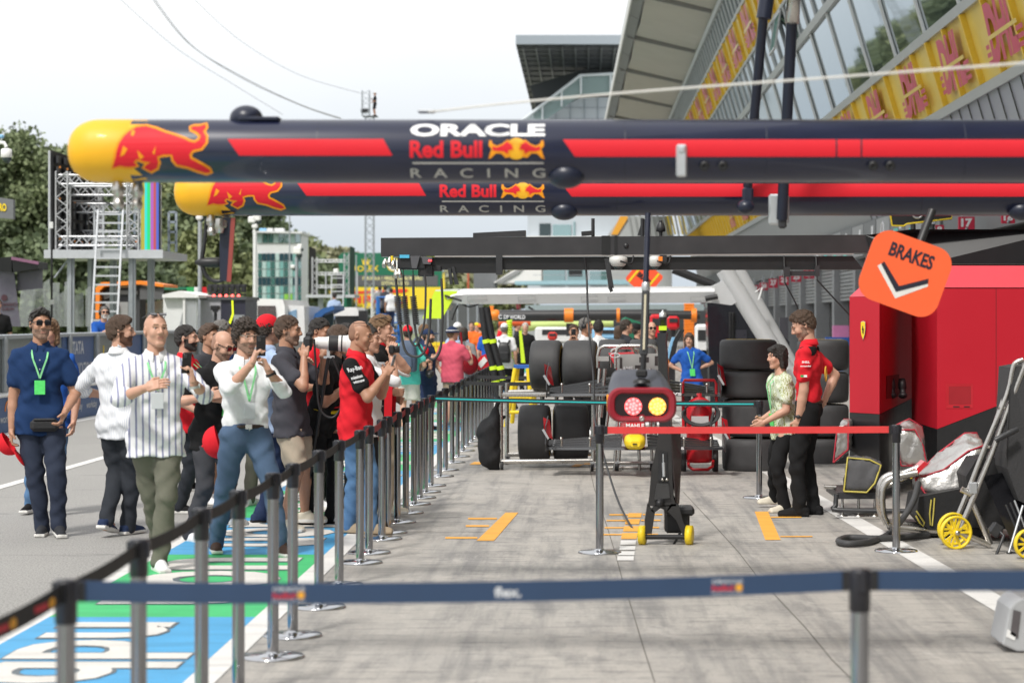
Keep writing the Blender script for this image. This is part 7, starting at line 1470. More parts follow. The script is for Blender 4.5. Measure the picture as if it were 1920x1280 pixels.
for (x0,y0),(x1,y1),d in (((966,690),(948,800),0),((990,690),(1000,800),0),((970,690),(958,795),.5),((992,690),(1008,795),.5)):tb('rail',[q(x0,y0,d*.2),q(x1,y1,d)],.032,YEL,e,8)
for t in (.25,.5,.75):tb('step',[q(966-18*t,690+110*t),q(990+10*t,690+110*t)],.028,YEL,e,6)
mb=MB();mb.box(q(978,687,.1),(.22,.2,.05));mb.build('top_step',BLUE,e)
e=empty('red_bodywork',P(905,680,38),'red and white car bodywork on a stand beyond the posts','car part');q= lambda px,py,d=0.0:P(px,py,38)+Vector((0,d,0))
mb=MB();mb.prism([q(884,690),q(900,668),q(930,655),q(936,672),q(920,690),q(900,700)],(0,.6,0));mb.build('panel',RED,e);mb=MB();mb.prism([q(870,718),q(882,690),q(905,695),q(900,722)],(0,.5,0));mb.build('panel',RED,e)
mb=MB();mb.prism([q(896,682,-.02),q(908,668,-.02),q(914,676,-.02),q(902,690,-.02)],(0,.02,0));mb.prism([q(874,714,-.02),q(880,700,-.02),q(888,704,-.02),q(884,718,-.02)],(0,.02,0));mb.build('white_patch',WHITE,e);tb('leg',[q(895,695,.3),q(895,786,.3)],.04,DARK,e)
# ------------------------------------------------------------------ tower block at the far end of the pits
YTW=150.0;q= lambda px,py,d=0.0:P(px,py,YTW)+Vector((0,d,0));e=empty('tower_block',(P(1070,0,YTW).x,YTW,0),'far tower block with dark louvred roof overhang and sloping glass balcony','building')
PALE=M('pale_cladding',(.50,.55,.60),.5,var=.08,scale=.6);ROOFD=M('roof_underside',(.06,.065,.075),.6,var=.2)
mb=MB();mb.prism([q(985,540,6),q(985,240,6),q(1000,214,6),q(1090,166,6),q(1150,166,6),q(1190,166,6),q(1190,540,6)],(0,14,0));mb.build('wall',PALE,e)
mb=MB();rt_=[q(967,66),q(1166,66),q(1166,83),q(967,83)];mb.prism(rt_,(0,1.0,0));mb.build('roof_fascia',M('roof_fascia_grey',(.30,.34,.38),.5,.3),e)
zt=q(0,83).z;xl,xr=q(967,0).x,q(1166,0).x
mb=MB();mb.add([(xl,YTW+.5,zt),(xr,YTW+.5,zt),(xr,YTW+62,zt),(xl,YTW+62,zt),(xl,YTW+.5,zt+.5),(xr,YTW+.5,zt+.5),(xr,YTW+62,zt+.5),(xl,YTW+62,zt+.5)],[(0,1,2,3),(4,5,6,7),(0,3,7,4),(1,2,6,5),(2,3,7,6)]);mb.build('roof_underside',ROOFD,e)
mb=MB()
for i in range(8):x=xl+(xr-xl)*(i+.5)/8;mb.box((x,YTW+30,zt-.1),(.12,58,.18))
for j in range(14):mb.box(((xl+xr)/2,YTW+2+j*2.2+j*j*.12,zt-.06),(xr-xl,.12,.1))
mb.build('roof_ribs',M('roof_rib_grey',(.13,.14,.15),.5),e)
mb=MB();mb.prism([q(1103,84,14),q(1166,84,14),q(1166,190,14),q(1010,215,14),q(985,120,14)],(0,1,0));mb.build('back_wall',M('tower_dark_wall',(.045,.05,.055),.6),e)
mb=MB();mb.prism([q(975,222,4),q(1088,132,4),q(1152,130,4),q(1152,166,4),q(1092,166,4),q(1010,222,4)],(0,.15,0));mb.build('balcony_glass',M('balcony_glass',(.30,.42,.42),.1,alpha=.55),e)
mb=MB();mb.tube([q(970,222,3.8),q(1088,130,3.8),q(1152,127,3.8)],.12,8)
for x,y0,y1 in ((1089,130,166),(1052,160,190),(1015,188,216),(1146,128,166)):mb.tube([q(x,y0,3.8),q(x,y1,3.8)],.09,6)
mb.build('balcony_rail',M('rail_white',(.6,.66,.7),.4),e)
mb=MB()
for x in (1040,1068,1096,1122):mb.box(q(x,200,5.95),(.05,.05,3.0))
for y in (186,208):mb.box(q(1090,y,5.95),(4.6,.05,.04))
mb.build('cladding_joints',M('joint_grey',(.3,.35,.4),.6),e)
for x0,x1,y0,y1 in ((1008,1030,412,440),(1034,1070,414,438),(1074,1078,408,440),(1010,1058,500,532),(1062,1100,500,532),(1106,1160,505,532)):
    mb=MB();mb.prism([q(x0,y0,5.9),q(x1,y0,5.9),q(x1,y1,5.9),q(x0,y1,5.9)],(0,.2,0));mb.build('window',GREEN_GLASS if x0%4 else GLASSD,e)
mb=MB();mb.box(q(1085,442,5.5),(7.5,1.6,.35));mb.build('ledge',OFFW,e)
# slatted end wall between the tower and the building, seen through the gap
e=empty('grandstand_wing',(P(1230,0,130).x,130,0),'yellow and grey slatted wing wall beyond the black beam','building');q= lambda px,py,d=0.0:P(px,py,130)+Vector((0,d,0))
mb=MB();mb.prism([q(1140,560),q(1140,440),q(1165,405),q(1260,405),q(1260,560)],(0,5,0));mb.build('wall',M('wing_pale',(.42,.44,.44),.6),e)
mb=MB();mb.prism([q(1146,440,-.1),q(1163,405,-.1),q(1180,405,-.1),q(1158,440,-.1)],(0,.1,0));mb.build('orange_band',M('band_orange',(.8,.38,.04),.5),e)
mb=MB()
for i in range(10):x=1185+11*i;mb.bar(q(x,445,-.2),q(x+10*0-8,400,-.2),.12,.1)
mb.build('slats',M('slat_grey',(.35,.37,.37),.5),e);mb=MB()
for i in range(6):x=1252+7*i;mb.bar(q(x,440,-.15),q(x-8,404,-.15),.10,.1)
mb.build('yellow_slats',YEL,e)
# ------------------------------------------------------------------ pit wall on the left
WCON=M('pit_wall_panel',(.22,.245,.25),.55,var=.25,scale=3);BANB=M('banner_blue',(.06,.115,.27),.5,var=.08)
def seg_wall(y0,y1,label):
    e=empty('pit_wall',(-9.4,(y0+y1)/2,0),label,'wall','sections of the pit wall')
    mb=MB();mb.box((-9.52,(y0+y1)/2,1.03),(.16,y1-y0-.06,.90));mb.build('panel',WCON,e)
    mb=MB();mb.box((-9.50,(y0+y1)/2,1.50),(.24,y1-y0-.02,.07), None,.015);mb.build('cap_rail',GALV,e)
    mb=MB();mb.box((-9.30,(y0+y1)/2,.28),(.42,y1-y0,.56));mb.build('base',M('wall_base_blue',(.07,.13,.28),.6,var=.12),e)
    mb=MB();mb.box((-9.30,(y0+y1)/2,.578),(.46,y1-y0,.032));mb.build('white_ledge',OFFW,e)
    mb=MB();mb.tube([(-9.38,y0+.03,.6),(-9.38,y0+.03,1.5)],.05,8);mb.build('post',GALV,e); return e
walls=[]
W0=28.0
for i in range(38):walls.append(seg_wall(W0+2.18*i,W0+2.18*(i+1),'grey pit wall section with white ledge, %s of the row from its near end'%ORDW[i]))
for i,n in ((4,0),(5,1)):walls[i]['label']=['grey pit wall section just left of the blue banner, behind the navy polo','pit wall section carrying the blue banner with white writing'][n]
xf=-9.435
yb0,yb1=38.55,41.0
mb=MB();mb.box((xf,(yb0+yb1)/2,1.03),(.02,yb1-yb0,.88));bn=tag(mb.build('banner',BANB, None,(xf,(yb0+yb1)/2,1.03)),'blue banner reading TATA COMMUNICATIONS on the pit wall','banner')
mb=MB();fnb= lambda a,b,c,d:(lambda u,v:Vector((xf+.013,a+(b-a)*u,c+(d-c)*v)))
text_to(mb,'TATA',fnb(39.3,40.2,1.14,1.38),.03);text_to(mb,'COMMUNICATIONS',fnb(38.75,40.85,.74,.98),.02);mb.build('lettering',M('banner_letters',(.55,.58,.64),.5),bn)
mb=MB();mb.box((xf,44.9,1.03),(.02,2.1,.88));tag(mb.build('banner',BANB, None,(xf,44.9,1.03)),'plain blue banner partly hidden by the bald man','banner')
mb=MB();mb.box((xf,41.9,1.12),(.012,.06,.30));tag(mb.build('marker_strip',YEL, None,(xf,41.9,1.12)),'short yellow marker strip on the grey pit wall','marker')
lowm=MB();arc=MB()
for y0 in np.arange(33.2,48,1.15):
    text_to(lowm,'workday', lambda u,v,y0=y0:Vector((-9.085,y0+.85*u,.12+.17*v)),.015);arc.tube([(-9.085,y0+.45+.17*math.cos(t),.34+.15*math.sin(t)) for t in np.linspace(0,PI,12)],.016,5)
lb=lowm.build('lettering',M('banner_letters',(.55,.58,.64),.5),walls[5]);arc.build('orange_arcs',M('arc_orange',(.75,.25,.05),.5),walls[5])
road('white_wall_line',[sx(-9.06,-8.80,20,140)],LINE_W)
# ------------------------------------------------------------------ trees
LEAFS={}
def leaf_mat(name,a,b,sc=1.1):
    m=bpy.data.materials.new(name);m.use_nodes= True;t=m.node_tree;bs=t.nodes['Principled BSDF'];lk=t.links.new
    tcx=N(t,'ShaderNodeTexCoord');n=N(t,'ShaderNodeTexNoise');n.inputs['Scale'].default_value=sc;n.inputs['Detail'].default_value=6;lk(tcx.outputs['Object'],n.inputs['Vector'])
    r=N(t,'ShaderNodeValToRGB');r.color_ramp.elements[0].position=.35;r.color_ramp.elements[1].position=.65;r.color_ramp.elements[0].color=(*a,1);r.color_ramp.elements[1].color=(*b,1);lk(n.outputs['Fac'],r.inputs[0]);lk(r.outputs[0],bs.inputs['Base Color']);bs.inputs['Roughness'].default_value=.7
    bs.inputs['Transmission Weight'].default_value=0; return m
LF=[leaf_mat('leaf_dark',(.075,.105,.055),(.155,.195,.10)),leaf_mat('leaf_mid',(.105,.14,.065),(.21,.25,.125)),leaf_mat('leaf_light',(.16,.19,.08),(.28,.31,.14)),leaf_mat('leaf_olive_haze',(.17,.175,.10),(.29,.285,.17))]  # olive one is for far trees, distance haze put into the leaf colour
BARK=M('bark',(.07,.055,.04),.9,var=.3)
def tree(x,y,h,w,mat,label,nleaf=5000,leaf=.34,cl=34,base=.18,seed=0,group='trees beyond the pit wall',slim=1.0):
    r=np.random.default_rng(seed);e=empty('tree',(x,y,0),label,'tree',group)
    mb=MB();th=h*.6;mb.tube([(x,y,0),(x+.1,y,th*.5),(x+.2,y,th)],[w*.035+.08,w*.028+.06,.06],8)
    cs=[]
    for i in range(cl):
        zt_=base+(1-base)*r.uniform(0.05,.95)**.85;prof_=math.sin(PI*min(1,max(.12,(zt_-base)/(1-base)*.86+.10)))**.7
        a=r.uniform(0,2*PI);rad=w/2*prof_*math.sqrt(r.uniform(.05,1))*.82;cs.append((x+rad*math.cos(a),y+rad*math.sin(a)*.8,h*zt_*.94,w*r.uniform(.11,.19)))
    for c in cs[:7]:mb.tube([(x+.1,y,th*r.uniform(.4,.9)),(c[0],c[1],c[2])],[.09,.03],5)
    mb.build('trunk',BARK,e)
    C=np.array(cs);idx=r.integers(0,cl,nleaf);d=r.normal(size=(nleaf,3));d /= np.linalg.norm(d,axis=1)[:, None];rr=C[idx,3]*(r.uniform(.25,1.12,nleaf));pos=C[idx,:3]+d*rr[:, None]*np.array([1,1,.85])
    u=r.normal(size=(nleaf,3));u /= np.linalg.norm(u,axis=1)[:, None];v=np.cross(u,r.normal(size=(nleaf,3)));v /= np.linalg.norm(v,axis=1)[:, None];s=leaf*r.uniform(.5,1.2,nleaf)[:, None]
    pv=np.stack([pos-u*s-v*s*.6,pos+u*s*.2-v*s,pos+u*s+v*s*.5,pos-u*s*.3+v*s],1).reshape(-1,3);q_=np.arange(nleaf*4).reshape(-1,4)
    o=np_mesh('crown',pv,q_,[mat], None,e, None,np.array([x,y,0.0]));o.data.polygons.foreach_set('use_smooth',np.zeros(nleaf,bool)); return e
TX= lambda px,Y:(px-VX)/FPX*Y
tree(TX(40,120),120,13.0,9.0,LF[1],'large broad tree at the left edge above the dark stand',30000,.13,80,.12,1)
tree(TX(120,135),135,13.2,8.0,LF[1],'tall tree behind the screen scaffold, right of the largest tree',26000,.13,70,.12,2)
tree(TX(-60,118),118,11.5,8.5,LF[0],'dark tree cut by the left edge',9000,.18,50,.1,3)
tree(TX(175,130),130,9.6,7.5,LF[0],'dark tree seen through the scaffold frame',16000,.15,60,.05,4)
tree(TX(230,140),140,9.2,7.5,LF[0],'dark tree behind the scaffold ladder',16000,.15,60,.05,5)
tree(TX(95,110),110,6.4,7.0,LF[0],'low dark tree under the scaffold deck',7000,.2,40,.02,15)
tree(TX(215,112),112,5.4,7.0,LF[0],'low dark bushy tree behind the scaffold legs',7000,.2,40,.02,16)
tree(TX(300,170),170,8.6,8.0,LF[2],'pale green tree right of the coloured screen',7000,.24,45,.05,6)
tree(TX(352,180),180,10.2,7.0,LF[1],'darker tree under the second yellow nose',7000,.24,45,.05,7)
tree(TX(400,165),165,9.5,7.5,LF[2],'light green tree behind the hose loop',7000,.24,45,.04,8)
tree(TX(455,230),230,13.2,7.0,LF[0],'tall dark tree left of the white control tower',6000,.28,40,.06,9)
tree(TX(430,190),190,9.0,8.0,LF[2],'light green tree beside the tall pole',6000,.26,40,.04,10)
tree(TX(505,420),420,22,9.0,LF[0],'dark tree rising behind the control tower roof',4000,.5,30,.2,11)
tree(TX(560,300),300,12.0,12,LF[2],'light tree right of the control tower',5000,.42,40,.05,12)
tree(TX(612,310),310,12.5,12,LF[3],'olive tree behind the small screen tower',5000,.42,40,.05,13)
tree(TX(660,330),330,12.0,13,LF[3],'olive tree left of the green sponsor board',5000,.42,40,.05,14)
for i,(px,Y,h,w,m) in enumerate(((850,420,14,20,3),(900,440,13,18,3),(938,430,12.5,16,3),(878,300,6.5,12,2))):
    tree(TX(px,Y),Y,h,w,LF[m],['hazy olive tree right of the green board','hazy olive tree behind the grey fence','hazy olive tree left of the awning roofs','low green tree behind the grey fence'][i],4000,.55,36,.04,20+i)
# more of the park beyond the wall, seen mirrored in the glass
for i in range(18):
    Y=150+10.5*i;X=-33-5*(i%3);tree(X,Y,(15.5 if Y<222 else 10.2)-(i%4)*.4,9,LF[(i*2)%3],'%s park tree from the scaffold along the wood by the track'%ORDW[i],5000,.30,36,.04,40+i,'wood west of the pit lane')

for i in range(12):tree(-55-5*(i%2),285+12.5*i,20.5-(i%3),14,LF[(i+1)%3],'%s tall tree of the rear wood beyond the track'%ORDW[i],4500,.42,36,.04,70+i,'rear wood beyond the track')
# ------------------------------------------------------------------ screen scaffold on the pit wall
YS=48.0;q= lambda px,py,d=0.0:P(px,py,YS)+Vector((0,d,0))
e=empty('screen_scaffold',(q(200,0).x,YS,0),'steel scaffold tower carrying two back to back video screens','scaffold')
LG=M('light_steel',(.55,.57,.60),.45,.4,var=.1);TRU=M('truss_alu',(.68,.69,.71),.35,.6)
mb=MB();mb.box(q(200,477,1.2),(2.62,3.0,.16));mb.box(q(200,477,-.31),(2.66,.03,.19));mb.build('deck',LG,e)
for px,d in ((133,0),(152,1.0),(172,2.2),(248,0),(263,1.2)):mb=MB();b_=q(px,484,d);mb.box((b_.x,b_.y,b_.z/2),(.16,.06,b_.z));mb.box((b_.x,b_.y-.05,b_.z/2),(.05,.05,b_.z));mb.build('column',GALV,e)
def truss(name,a,b,w,n,par,ax=(1,0,0),r=.022,mat=TRU):
    a,b=Vector(a),Vector(b);x=Vector(ax)*w/2;z_=Vector((0,w/2,0));m_=MB();cs=[x+z_,x-z_,-x-z_,-x+z_]
    for c in cs:m_.tube([a+c,b+c],r,6)
    for i in range(n):
        t0,t1=i/n,(i+1)/n
        for k in (0,1,2,3):c0,c1=cs[k],cs[(k+1)%4];m_.tube([a.lerp(b,t0)+(c0 if i%2 else c1),a.lerp(b,t1)+(c1 if i%2 else c0)],r*.6,4)
    return m_.build(name,mat,par)
for px,d,top in ((118,0,322),(142,1.8,326),(251,0,330),(262,1.6,338)):truss('truss_tower',q(px,470,d),q(px,top,d),.26,9,e)
for py,d in ((337,0),(355,.6),(385,1.2),(436,1.5),(452,0)):m_=truss('truss_beam',q(112,py,d),q(258,py,d),.20,10,e,(0,0,1))
mb=MB();mb.prism([q(98,284,-.2),q(98,470,-.2),q(140,470,2.6),q(140,298,2.6)],(.06,.02,0));mb.build('screen_back',M('screen_back_black',(.02,.02,.022),.5),e)
for r_ in range(9):
    for c_ in range(7):t=(c_+.5)/7;p0=q(99+42*t,0,-.2+2.8*t);zz=q(0,296+3+r_*20,0).z-.06*t;MB().box((p0.x+.09,p0.y,zz),(.05,.22,.16)).build('module_back',DARK,e)
for r_,py in enumerate((313,372,447)):
    for c_ in range(7):t=(c_+.5)/7;p0=q(99+42*t,0,-.2+2.8*t);MB().box((p0.x+.13,p0.y-.02,q(0,py,0).z-.1*t),(.03,.05,.05)).build('orange_plug',M('plug_orange',(.75,.28,.06),.5),e)
mb=MB();mb.tube([q(98,284,-.25),q(98,472,-.25)],.03,6);mb.build('edge_tube',LG,e)
cols=((.26,.24,.03),(.02,.42,.40),(.01,.40,.12),(.26,.07,.30),(.30,.05,.06),(.05,.08,.34));x0=269
mb=MB();mb.prism([q(266,340,.2),q(303,330,-.2),q(303,474,-.2),q(266,470,.2)],(0,.12,0));sc_o=mb.build('screen_case',DARK,e)
for i,(c,w) in enumerate(zip(cols,(7,5,6,6,5,5))):
    m=M('screen_bar_%d'%i,c,.4,var=0,emit=.55);mb=MB();mb.add([q(x0,341,-.27-.01*i),q(x0+w,340,-.27-.01*i),q(x0+w,470,-.27-.01*i),q(x0,470,-.27-.01*i)],[range(4)]);mb.build('colour_bar',m,sc_o);x0+=w
def ladder(name,a0,a1,w,n,par,mat=LG,r=.035):
    a0,a1=Vector(a0),Vector(a1);x=Vector((w/2,0,0));m_=MB()
    for s_ in (-1,1):m_.bar(a0+x*s_,a1+x*s_,.06,.04)
    for i in range(n):c=a0.lerp(a1,(i+.5)/n);m_.bar(c-x,c+x,.04,.04)
    return m_.build(name,mat,par)
ladder('access_ladder',q(212,625,-.9),q(214,395,-.35),.56,14,e);ladder('cage_ladder',q(178,476,.4),q(178,384,.4),.20,5,e)
for a,b in (((207,475),(207,395)),((237,475),(237,395)),((207,395),(237,395)),((207,415),(237,415)),((302,470),(302,394)),((316,470),(316,394)),((302,394),(316,394)),((302,413),(316,413)),((302,432),(316,432)),((302,452),(316,452))):MB().bar(q(*a,.9),q(*b,.9),.05,.05).build('guard_rail',M('rail_blue_grey',(.36,.42,.48),.5,.3),e)
mb=MB();mb.box(q(247,452,.8),(.25,.2,.35), None,.02);mb.tube(smooth_path([q(140,378,-.1),q(200,380,-.1),q(222,392,-.1),q(238,384,-.1),q(250,378,-.1)],6),.02,6);mb.build('equipment',BLACK,e);mb=MB();mb.box(q(245,450,.65),(.06,.04,.05));mb.build('orange_lamp',ORANGE,e)
tb('brace',[q(118,485,.5),q(92,520,.5)],.025,GALV,e,6)
o=tb('antenna_pole',[P(97,395,46),P(97,612,46)],.022,BLACK);mb=MB();mb.box(P(96,422,46),(.08,.06,.14));mb.box(P(97,566,46),(.08,.06,.10));mb.build('antenna_box',OFFW,o);tag(o,'thin black antenna pole left of the scaffold','pole')
# clear plastic windbreak sheets behind the wall
for i,(x0,x1,y0,y1,s) in enumerate(((60,82,536,612,2),(84,96,522,610,-3),(94,108,530,612,4),(108,122,545,612,0),(120,131,528,612,1),(160,170,535,612,0),(34,62,541,612,5),(132,158,548,612,-2))):
    mb=MB();Yi=46.5+.25*i;mb.prism([P(x0+s,y0+(8 if i%2 else 0),Yi),P(x1+s,y0,Yi),P(x1,y1,Yi+.2),P(x0,y1,Yi+.2)],(0,.015,0));tag(mb.build('plastic_sheet',CLEAR, None,tuple(P((x0+x1)/2,y1,Yi))),'upright clear plastic sheet behind the pit wall, %s of the set'%ORDW[i],'sheet','clear plastic sheets behind the pit wall')
# dark stand at the left edge with pink roof edge and mirrored words on its glass
e=empty('pit_wall_stand',P(30,600,45),'dark pit wall stand with pink roof edge at the left side','stand');q= lambda px,py,d=0.0:P(px,py,45)+Vector((0,d,0))
mb=MB();mb.prism([q(-60,488),q(22,481),q(22,510),q(-60,500)],(0,1.0,0));mb.prism([q(22,484),q(72,491),q(72,504),q(25,510)],(0,.8,0));mb.build('roof',BLACK,e)
mb=MB();mb.prism([q(22,481.5,-.04),q(73,490.5,-.04),q(72,496,-.04),q(22,487,-.04)],(0,.05,0));mb.build('pink_edge',M('edge_pink',(.45,.20,.34),.5),e)
mb=MB();mb.prism([q(-60,500,.1),q(24,510,.1),q(36,612,.1),q(-60,612,.1)],(0,.03,0));mb.build('tinted_panel',M('tinted_panel',(.14,.13,.17),.2,alpha=.75),e)
mb=MB();mb.prism([q(25,510,.3),q(73,503,.3),q(73,540,.3),q(25,545,.3)],(0,.03,0));mb.build('tinted_panel',M('tinted_panel',(.14,.13,.17),.2,alpha=.75),e)
mb=MB();text_to(mb,'CHANGE', lambda u,v:q(30-34*u,574-7*v,.08),.03);text_to(mb,'WORLD', lambda u,v:q(25-24*u,582-6*v,.08),.03);mb.add([q(6+6*math.cos(t),558+6*math.sin(t),.08) for t in np.linspace(0,2*PI,16)[:-1]],[range(15)]);mb.build('mirrored_lettering',M('letters_dark',(.06,.02,.03),.5),e)
# camera dome and sign at the left edge
e=empty('street_camera',P(8,290,40),'white dome security camera at the left edge','camera');mb=MB();mb.lathe(P(12,278,40),(0,0,-1),[(0,.04),(.02,.10),(.16,.105),(.18,.09)],20);mb.tube([P(12,276,40),P(8,268,40),P(-20,266,40)],.035,8);mb.build('housing',WHITE,e);mb=MB();mb.ell(P(13,296,40),(.085,.085,.11));mb.build('dome',GLASSD,e);mb=MB();mb.box(P(2,256,40),(.10,.1,.07), None,.02);mb.build('blue_cap',LBLUE,e)
e=empty('hanging_sign',P(5,388,44),'grey sign with yellow letters cut by the left edge','sign');mb=MB();mb.prism([P(-70,360,44),P(25,374,44),P(25,411,44),P(-70,402,44)],(0,.15,0));mb.build('panel',M('sign_grey',(.16,.165,.175),.5),e);mb=MB();text_to(mb,'HERO', lambda u,v:P(-14+26*u,395+1.5*u-15*v,43.98),.05);mb.build('lettering',YEL,e)
# ------------------------------------------------------------------ paddock clutter between the scaffold and the small tower
def simple(name,Y,label,cat,parts,group=None):
    """parts: (part name, photo polygon, depth offset, thickness, material)"""
    xs=[p[0] for pt in parts for p in pt[1]];ys_=[p[1] for pt in parts for p in pt[1]];c=P(sum(xs)/len(xs),max(ys_),Y);e=empty(name,c,label,cat,group)
    for nm,poly,d,th,mt in parts:mb=MB();mb.prism([P(x,y,Y+d) for x,y in poly],(0,th,0));mb.build(nm,mt,e,bevel=0)
    return e
R4= lambda x0,y0,x1,y1:[(x0,y0),(x1,y0),(x1,y1),(x0,y1)]
simple('pit_wall_stand',56,'pit wall stand with rounded orange roof behind the ladder','stand',[('roof',[(179,598),(179,540),(190,529),(262,526),(306,533),(306,538),(262,533),(195,537),(187,545),(186,598)],0,2.0,ORANGE),('shadow_panel',[(188,545),(262,535),(262,625),(188,625)],.3,.8,M('stand_shade',(.05,.05,.055),.6)),('arch',[(192,552),(215,544),(258,545),(258,552),(215,552),(196,562)],.2,.1,GUT),('side_curtain',[(262,540),(306,540),(306,561),(262,561)],.1,.1,M('curtain_dark',(.10,.10,.105),.7)),('tool_board',[(198,566),(240,566),(240,606),(198,606)],.1,.1,M('tool_board_grey',(.30,.30,.30),.6)),('red_box',R4(206,570,222,582),0,.08,RED)])  # dark panel under the roof carries the shade there as its colour
mb=MB()
simple('truck',58,'white panel truck beside the orange roofed stand','truck',[('body',[(262,570),(306,562),(306,640),(262,640)],0,5,OFFW),('door_panel',R4(270,578,296,620),-.03,.04,WHITE)])
simple('tent',54,'white pagoda tent with clear plastic wall','tent',[('roof',[(304,552),(336,545),(372,553),(372,558),(304,558)],-.2,3.0,WHITE),('side_wall',R4(306,558,345,640),0,.05,OFFW),('clear_wall',R4(345,558,371,640),-.1,.05,CLEAR),('fold',[(330,640),(345,572),(345,640)],-.06,.04,M('fold_grey',(.30,.31,.32),.6)),('post',R4(343,556,347,640),-.15,.1,WHITE)])
simple('flag',60,'Italian tricolour flag hung on a rail above the dark kiosk','flag',[('green_band',R4(350,538,364,549),0,.03,M('flag_green',(.02,.35,.10),.6)),('white_band',[(364,538),(376,538),(378,556),(364,550)],0,.03,WHITE),('red_band',[(376,538),(387,538),(389,552),(378,556)],0,.03,RED),('rail',R4(308,538,392,543),.05,.08,GREENP)])
simple('kiosk',55,'dark timing kiosk with a neon yellow line and printed grey side','kiosk',[('grey_side',[(376,560),(414,562),(414,640),(376,640)],0,2,M('kiosk_grey',(.33,.33,.36),.5)),('dark_side',R4(414,561,460,640),.02,2,M('kiosk_navy',(.03,.03,.05),.35)),('roof',[(374,556),(462,556),(462,562),(374,562)],-.05,2.2,M('kiosk_roof',(.08,.085,.09),.4)),('window',R4(438,590,458,605),-.03,.05,M('kiosk_window',(.30,.32,.33),.3)),('neon_line',[(434,563),(437,563),(438,590),(432,607),(428,607),(435,588)],-.04,.03,M('neon_line',(.7,.85,.02),.4,emit=.5))])
e=empty('lighting_bar',P(425,545,56),'black lamp bar with five red lamps above the kiosk','lights');mb=MB();mb.bar(P(390,536,56),P(462,536,56),.06,.10);mb.bar(P(390,552,56),P(462,552,56),.04,.04);mb.build('bar',BLACK,e)
for i in range(7):mb=MB();mb.box(P(394+10.5*i,541,56),(.12,.1,.20), None,.02);mb.build('floodlight',BLACK,e)
for i in range(5):mb=MB();mb.box(P(401+11.6*i,552,55.9),(.10,.08,.16));mb.mat(1).ell(P(401+11.6*i,555,55.85),(.045,.03,.045), None,10,6);mb.build('red_lamp',[BLACK,M('lamp_red_glow',(1,.12,.10),.4,var=0,emit=2.2)],e)
e=empty('tv_camera',P(405,600,52),'television camera on a stand in front of the kiosk','camera');mb=MB();mb.box(P(404,577,52),(.20,.3,.12), None,.02);mb.box(P(404,583,51.9),(.12,.1,.05));mb.build('body',BLACK,e);tb('stand',[P(404,585,52),P(404,640,52)],.04,DARK,e);tb('arm',[P(395,606,52),P(418,603,52)],.04,DARK,e)
simple('truck',66,'white broadcast truck with dark window behind the red cap','truck',[('body',[(460,566),(472,559),(530,561),(534,575),(534,660),(458,660)],0,6,WHITE),('window',[(483,573),(516,573),(518,590),(518,600),(483,600)],-.04,.05,M('truck_window',(.10,.08,.08),.25)),('cab_side',[(534,572),(570,574),(572,640),(534,640)],.8,4,OFFW),('cab_window',[(540,585),(556,580),(556,606),(540,606)],.76,.05,M('window_blue',(.22,.36,.52),.2))])
simple('container',70,'grey unit with pipes right of the white truck','container',[('box',R4(556,574,585,620),0,2,M('container_grey',(.36,.38,.40),.5)),('vent',R4(565,578,580,600),-.03,.04,M('vent_grey',(.22,.23,.25),.5))])
simple('gazebo',68,'blue arched gazebo with dark side window','gazebo',[('roof',[(584,612),(590,588),(605,578),(625,573),(627,580),(608,588),(596,600),(590,625)],0,3,M('gazebo_blue',(.02,.10,.30),.5)),('window',[(594,606),(606,592),(625,586),(625,622),(592,622)],.3,.2,GLASSD)])
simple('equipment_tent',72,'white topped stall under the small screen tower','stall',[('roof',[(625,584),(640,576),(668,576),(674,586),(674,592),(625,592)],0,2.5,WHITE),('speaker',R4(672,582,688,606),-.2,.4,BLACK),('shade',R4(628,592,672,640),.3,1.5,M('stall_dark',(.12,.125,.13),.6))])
# poles with cameras and lamps
def pole(px,y0,Y,r,label,heads,mat=GALV):
    e=empty('camera_mast',(P(px,0,Y).x,Y,0),label,'pole','slim poles behind the pit wall');b_=P(px,y0,Y);tb('mast',[b_,(b_.x,b_.y,0)],r,mat,e,10)
    for x,y,s_ in heads:mb=MB();mb.box(P(x,y,Y),(.22*s_,.25*s_,.20*s_), None,.04);mb.mat(1).ell(P(x+3,y+6*s_,Y),.09*s_, None,10,6);mb.build('camera_head',[WHITE,GLASSD],e)
    return e
pole(478,418,75,.07,'white pole with a cluster of cameras left of the control tower',[(473,412,1.2),(482,408,1.2),(478,424,.9)],OFFW)
pole(375,404,60,.06,'slim grey pole under the second yellow nose',[(374,408,.8)])
pole(556,480,90,.07,'pole carrying a blue and white camera right of the control tower',[(558,470,1.5),(562,462,1.0),(549,500,.8)])
pole(543,404,95,.03,'thinnest wire mast crossing the control tower',[]);pole(668,478,96,.03,'thin mast beside the green board',[(630,508,1.0)])
# control tower
YCT=160.;q= lambda px,py,d=0.0:P(px,py,YCT)+Vector((0,d,0));e=empty('control_tower',(q(520,0).x,YCT,0),'white control tower with green glass grid','building');TW=M('tower_white',(.70,.71,.71),.6,var=.05)
mb=MB();mb.prism([q(478,435),q(565,437),q(565,640),q(478,640)],(0,4,0));mb.build('wall',TW,e)
mb=MB();mb.prism([q(476,433,-.6),q(568,435,-.6),q(568,438.5,-.6),q(476,436.5,-.6)],(0,5,0));mb.build('roof',TW,e)
for i in range(8):x=483+10.2*i;mb=MB();mb.prism([q(x,438.5,-.12),q(x+9,438.8,-.12),q(x+9,455,-.12),q(x,455,-.12)],(0,.1,0));mb.build('window',GREEN_GLASS if i%3 else M('pane_pale',(.45,.60,.58),.15),e)
gl=[GREEN_GLASS,M('pane_mid',(.20,.42,.40),.15),M('pane_pale',(.45,.60,.58),.15),M('pane_dark',(.03,.07,.09),.12)]
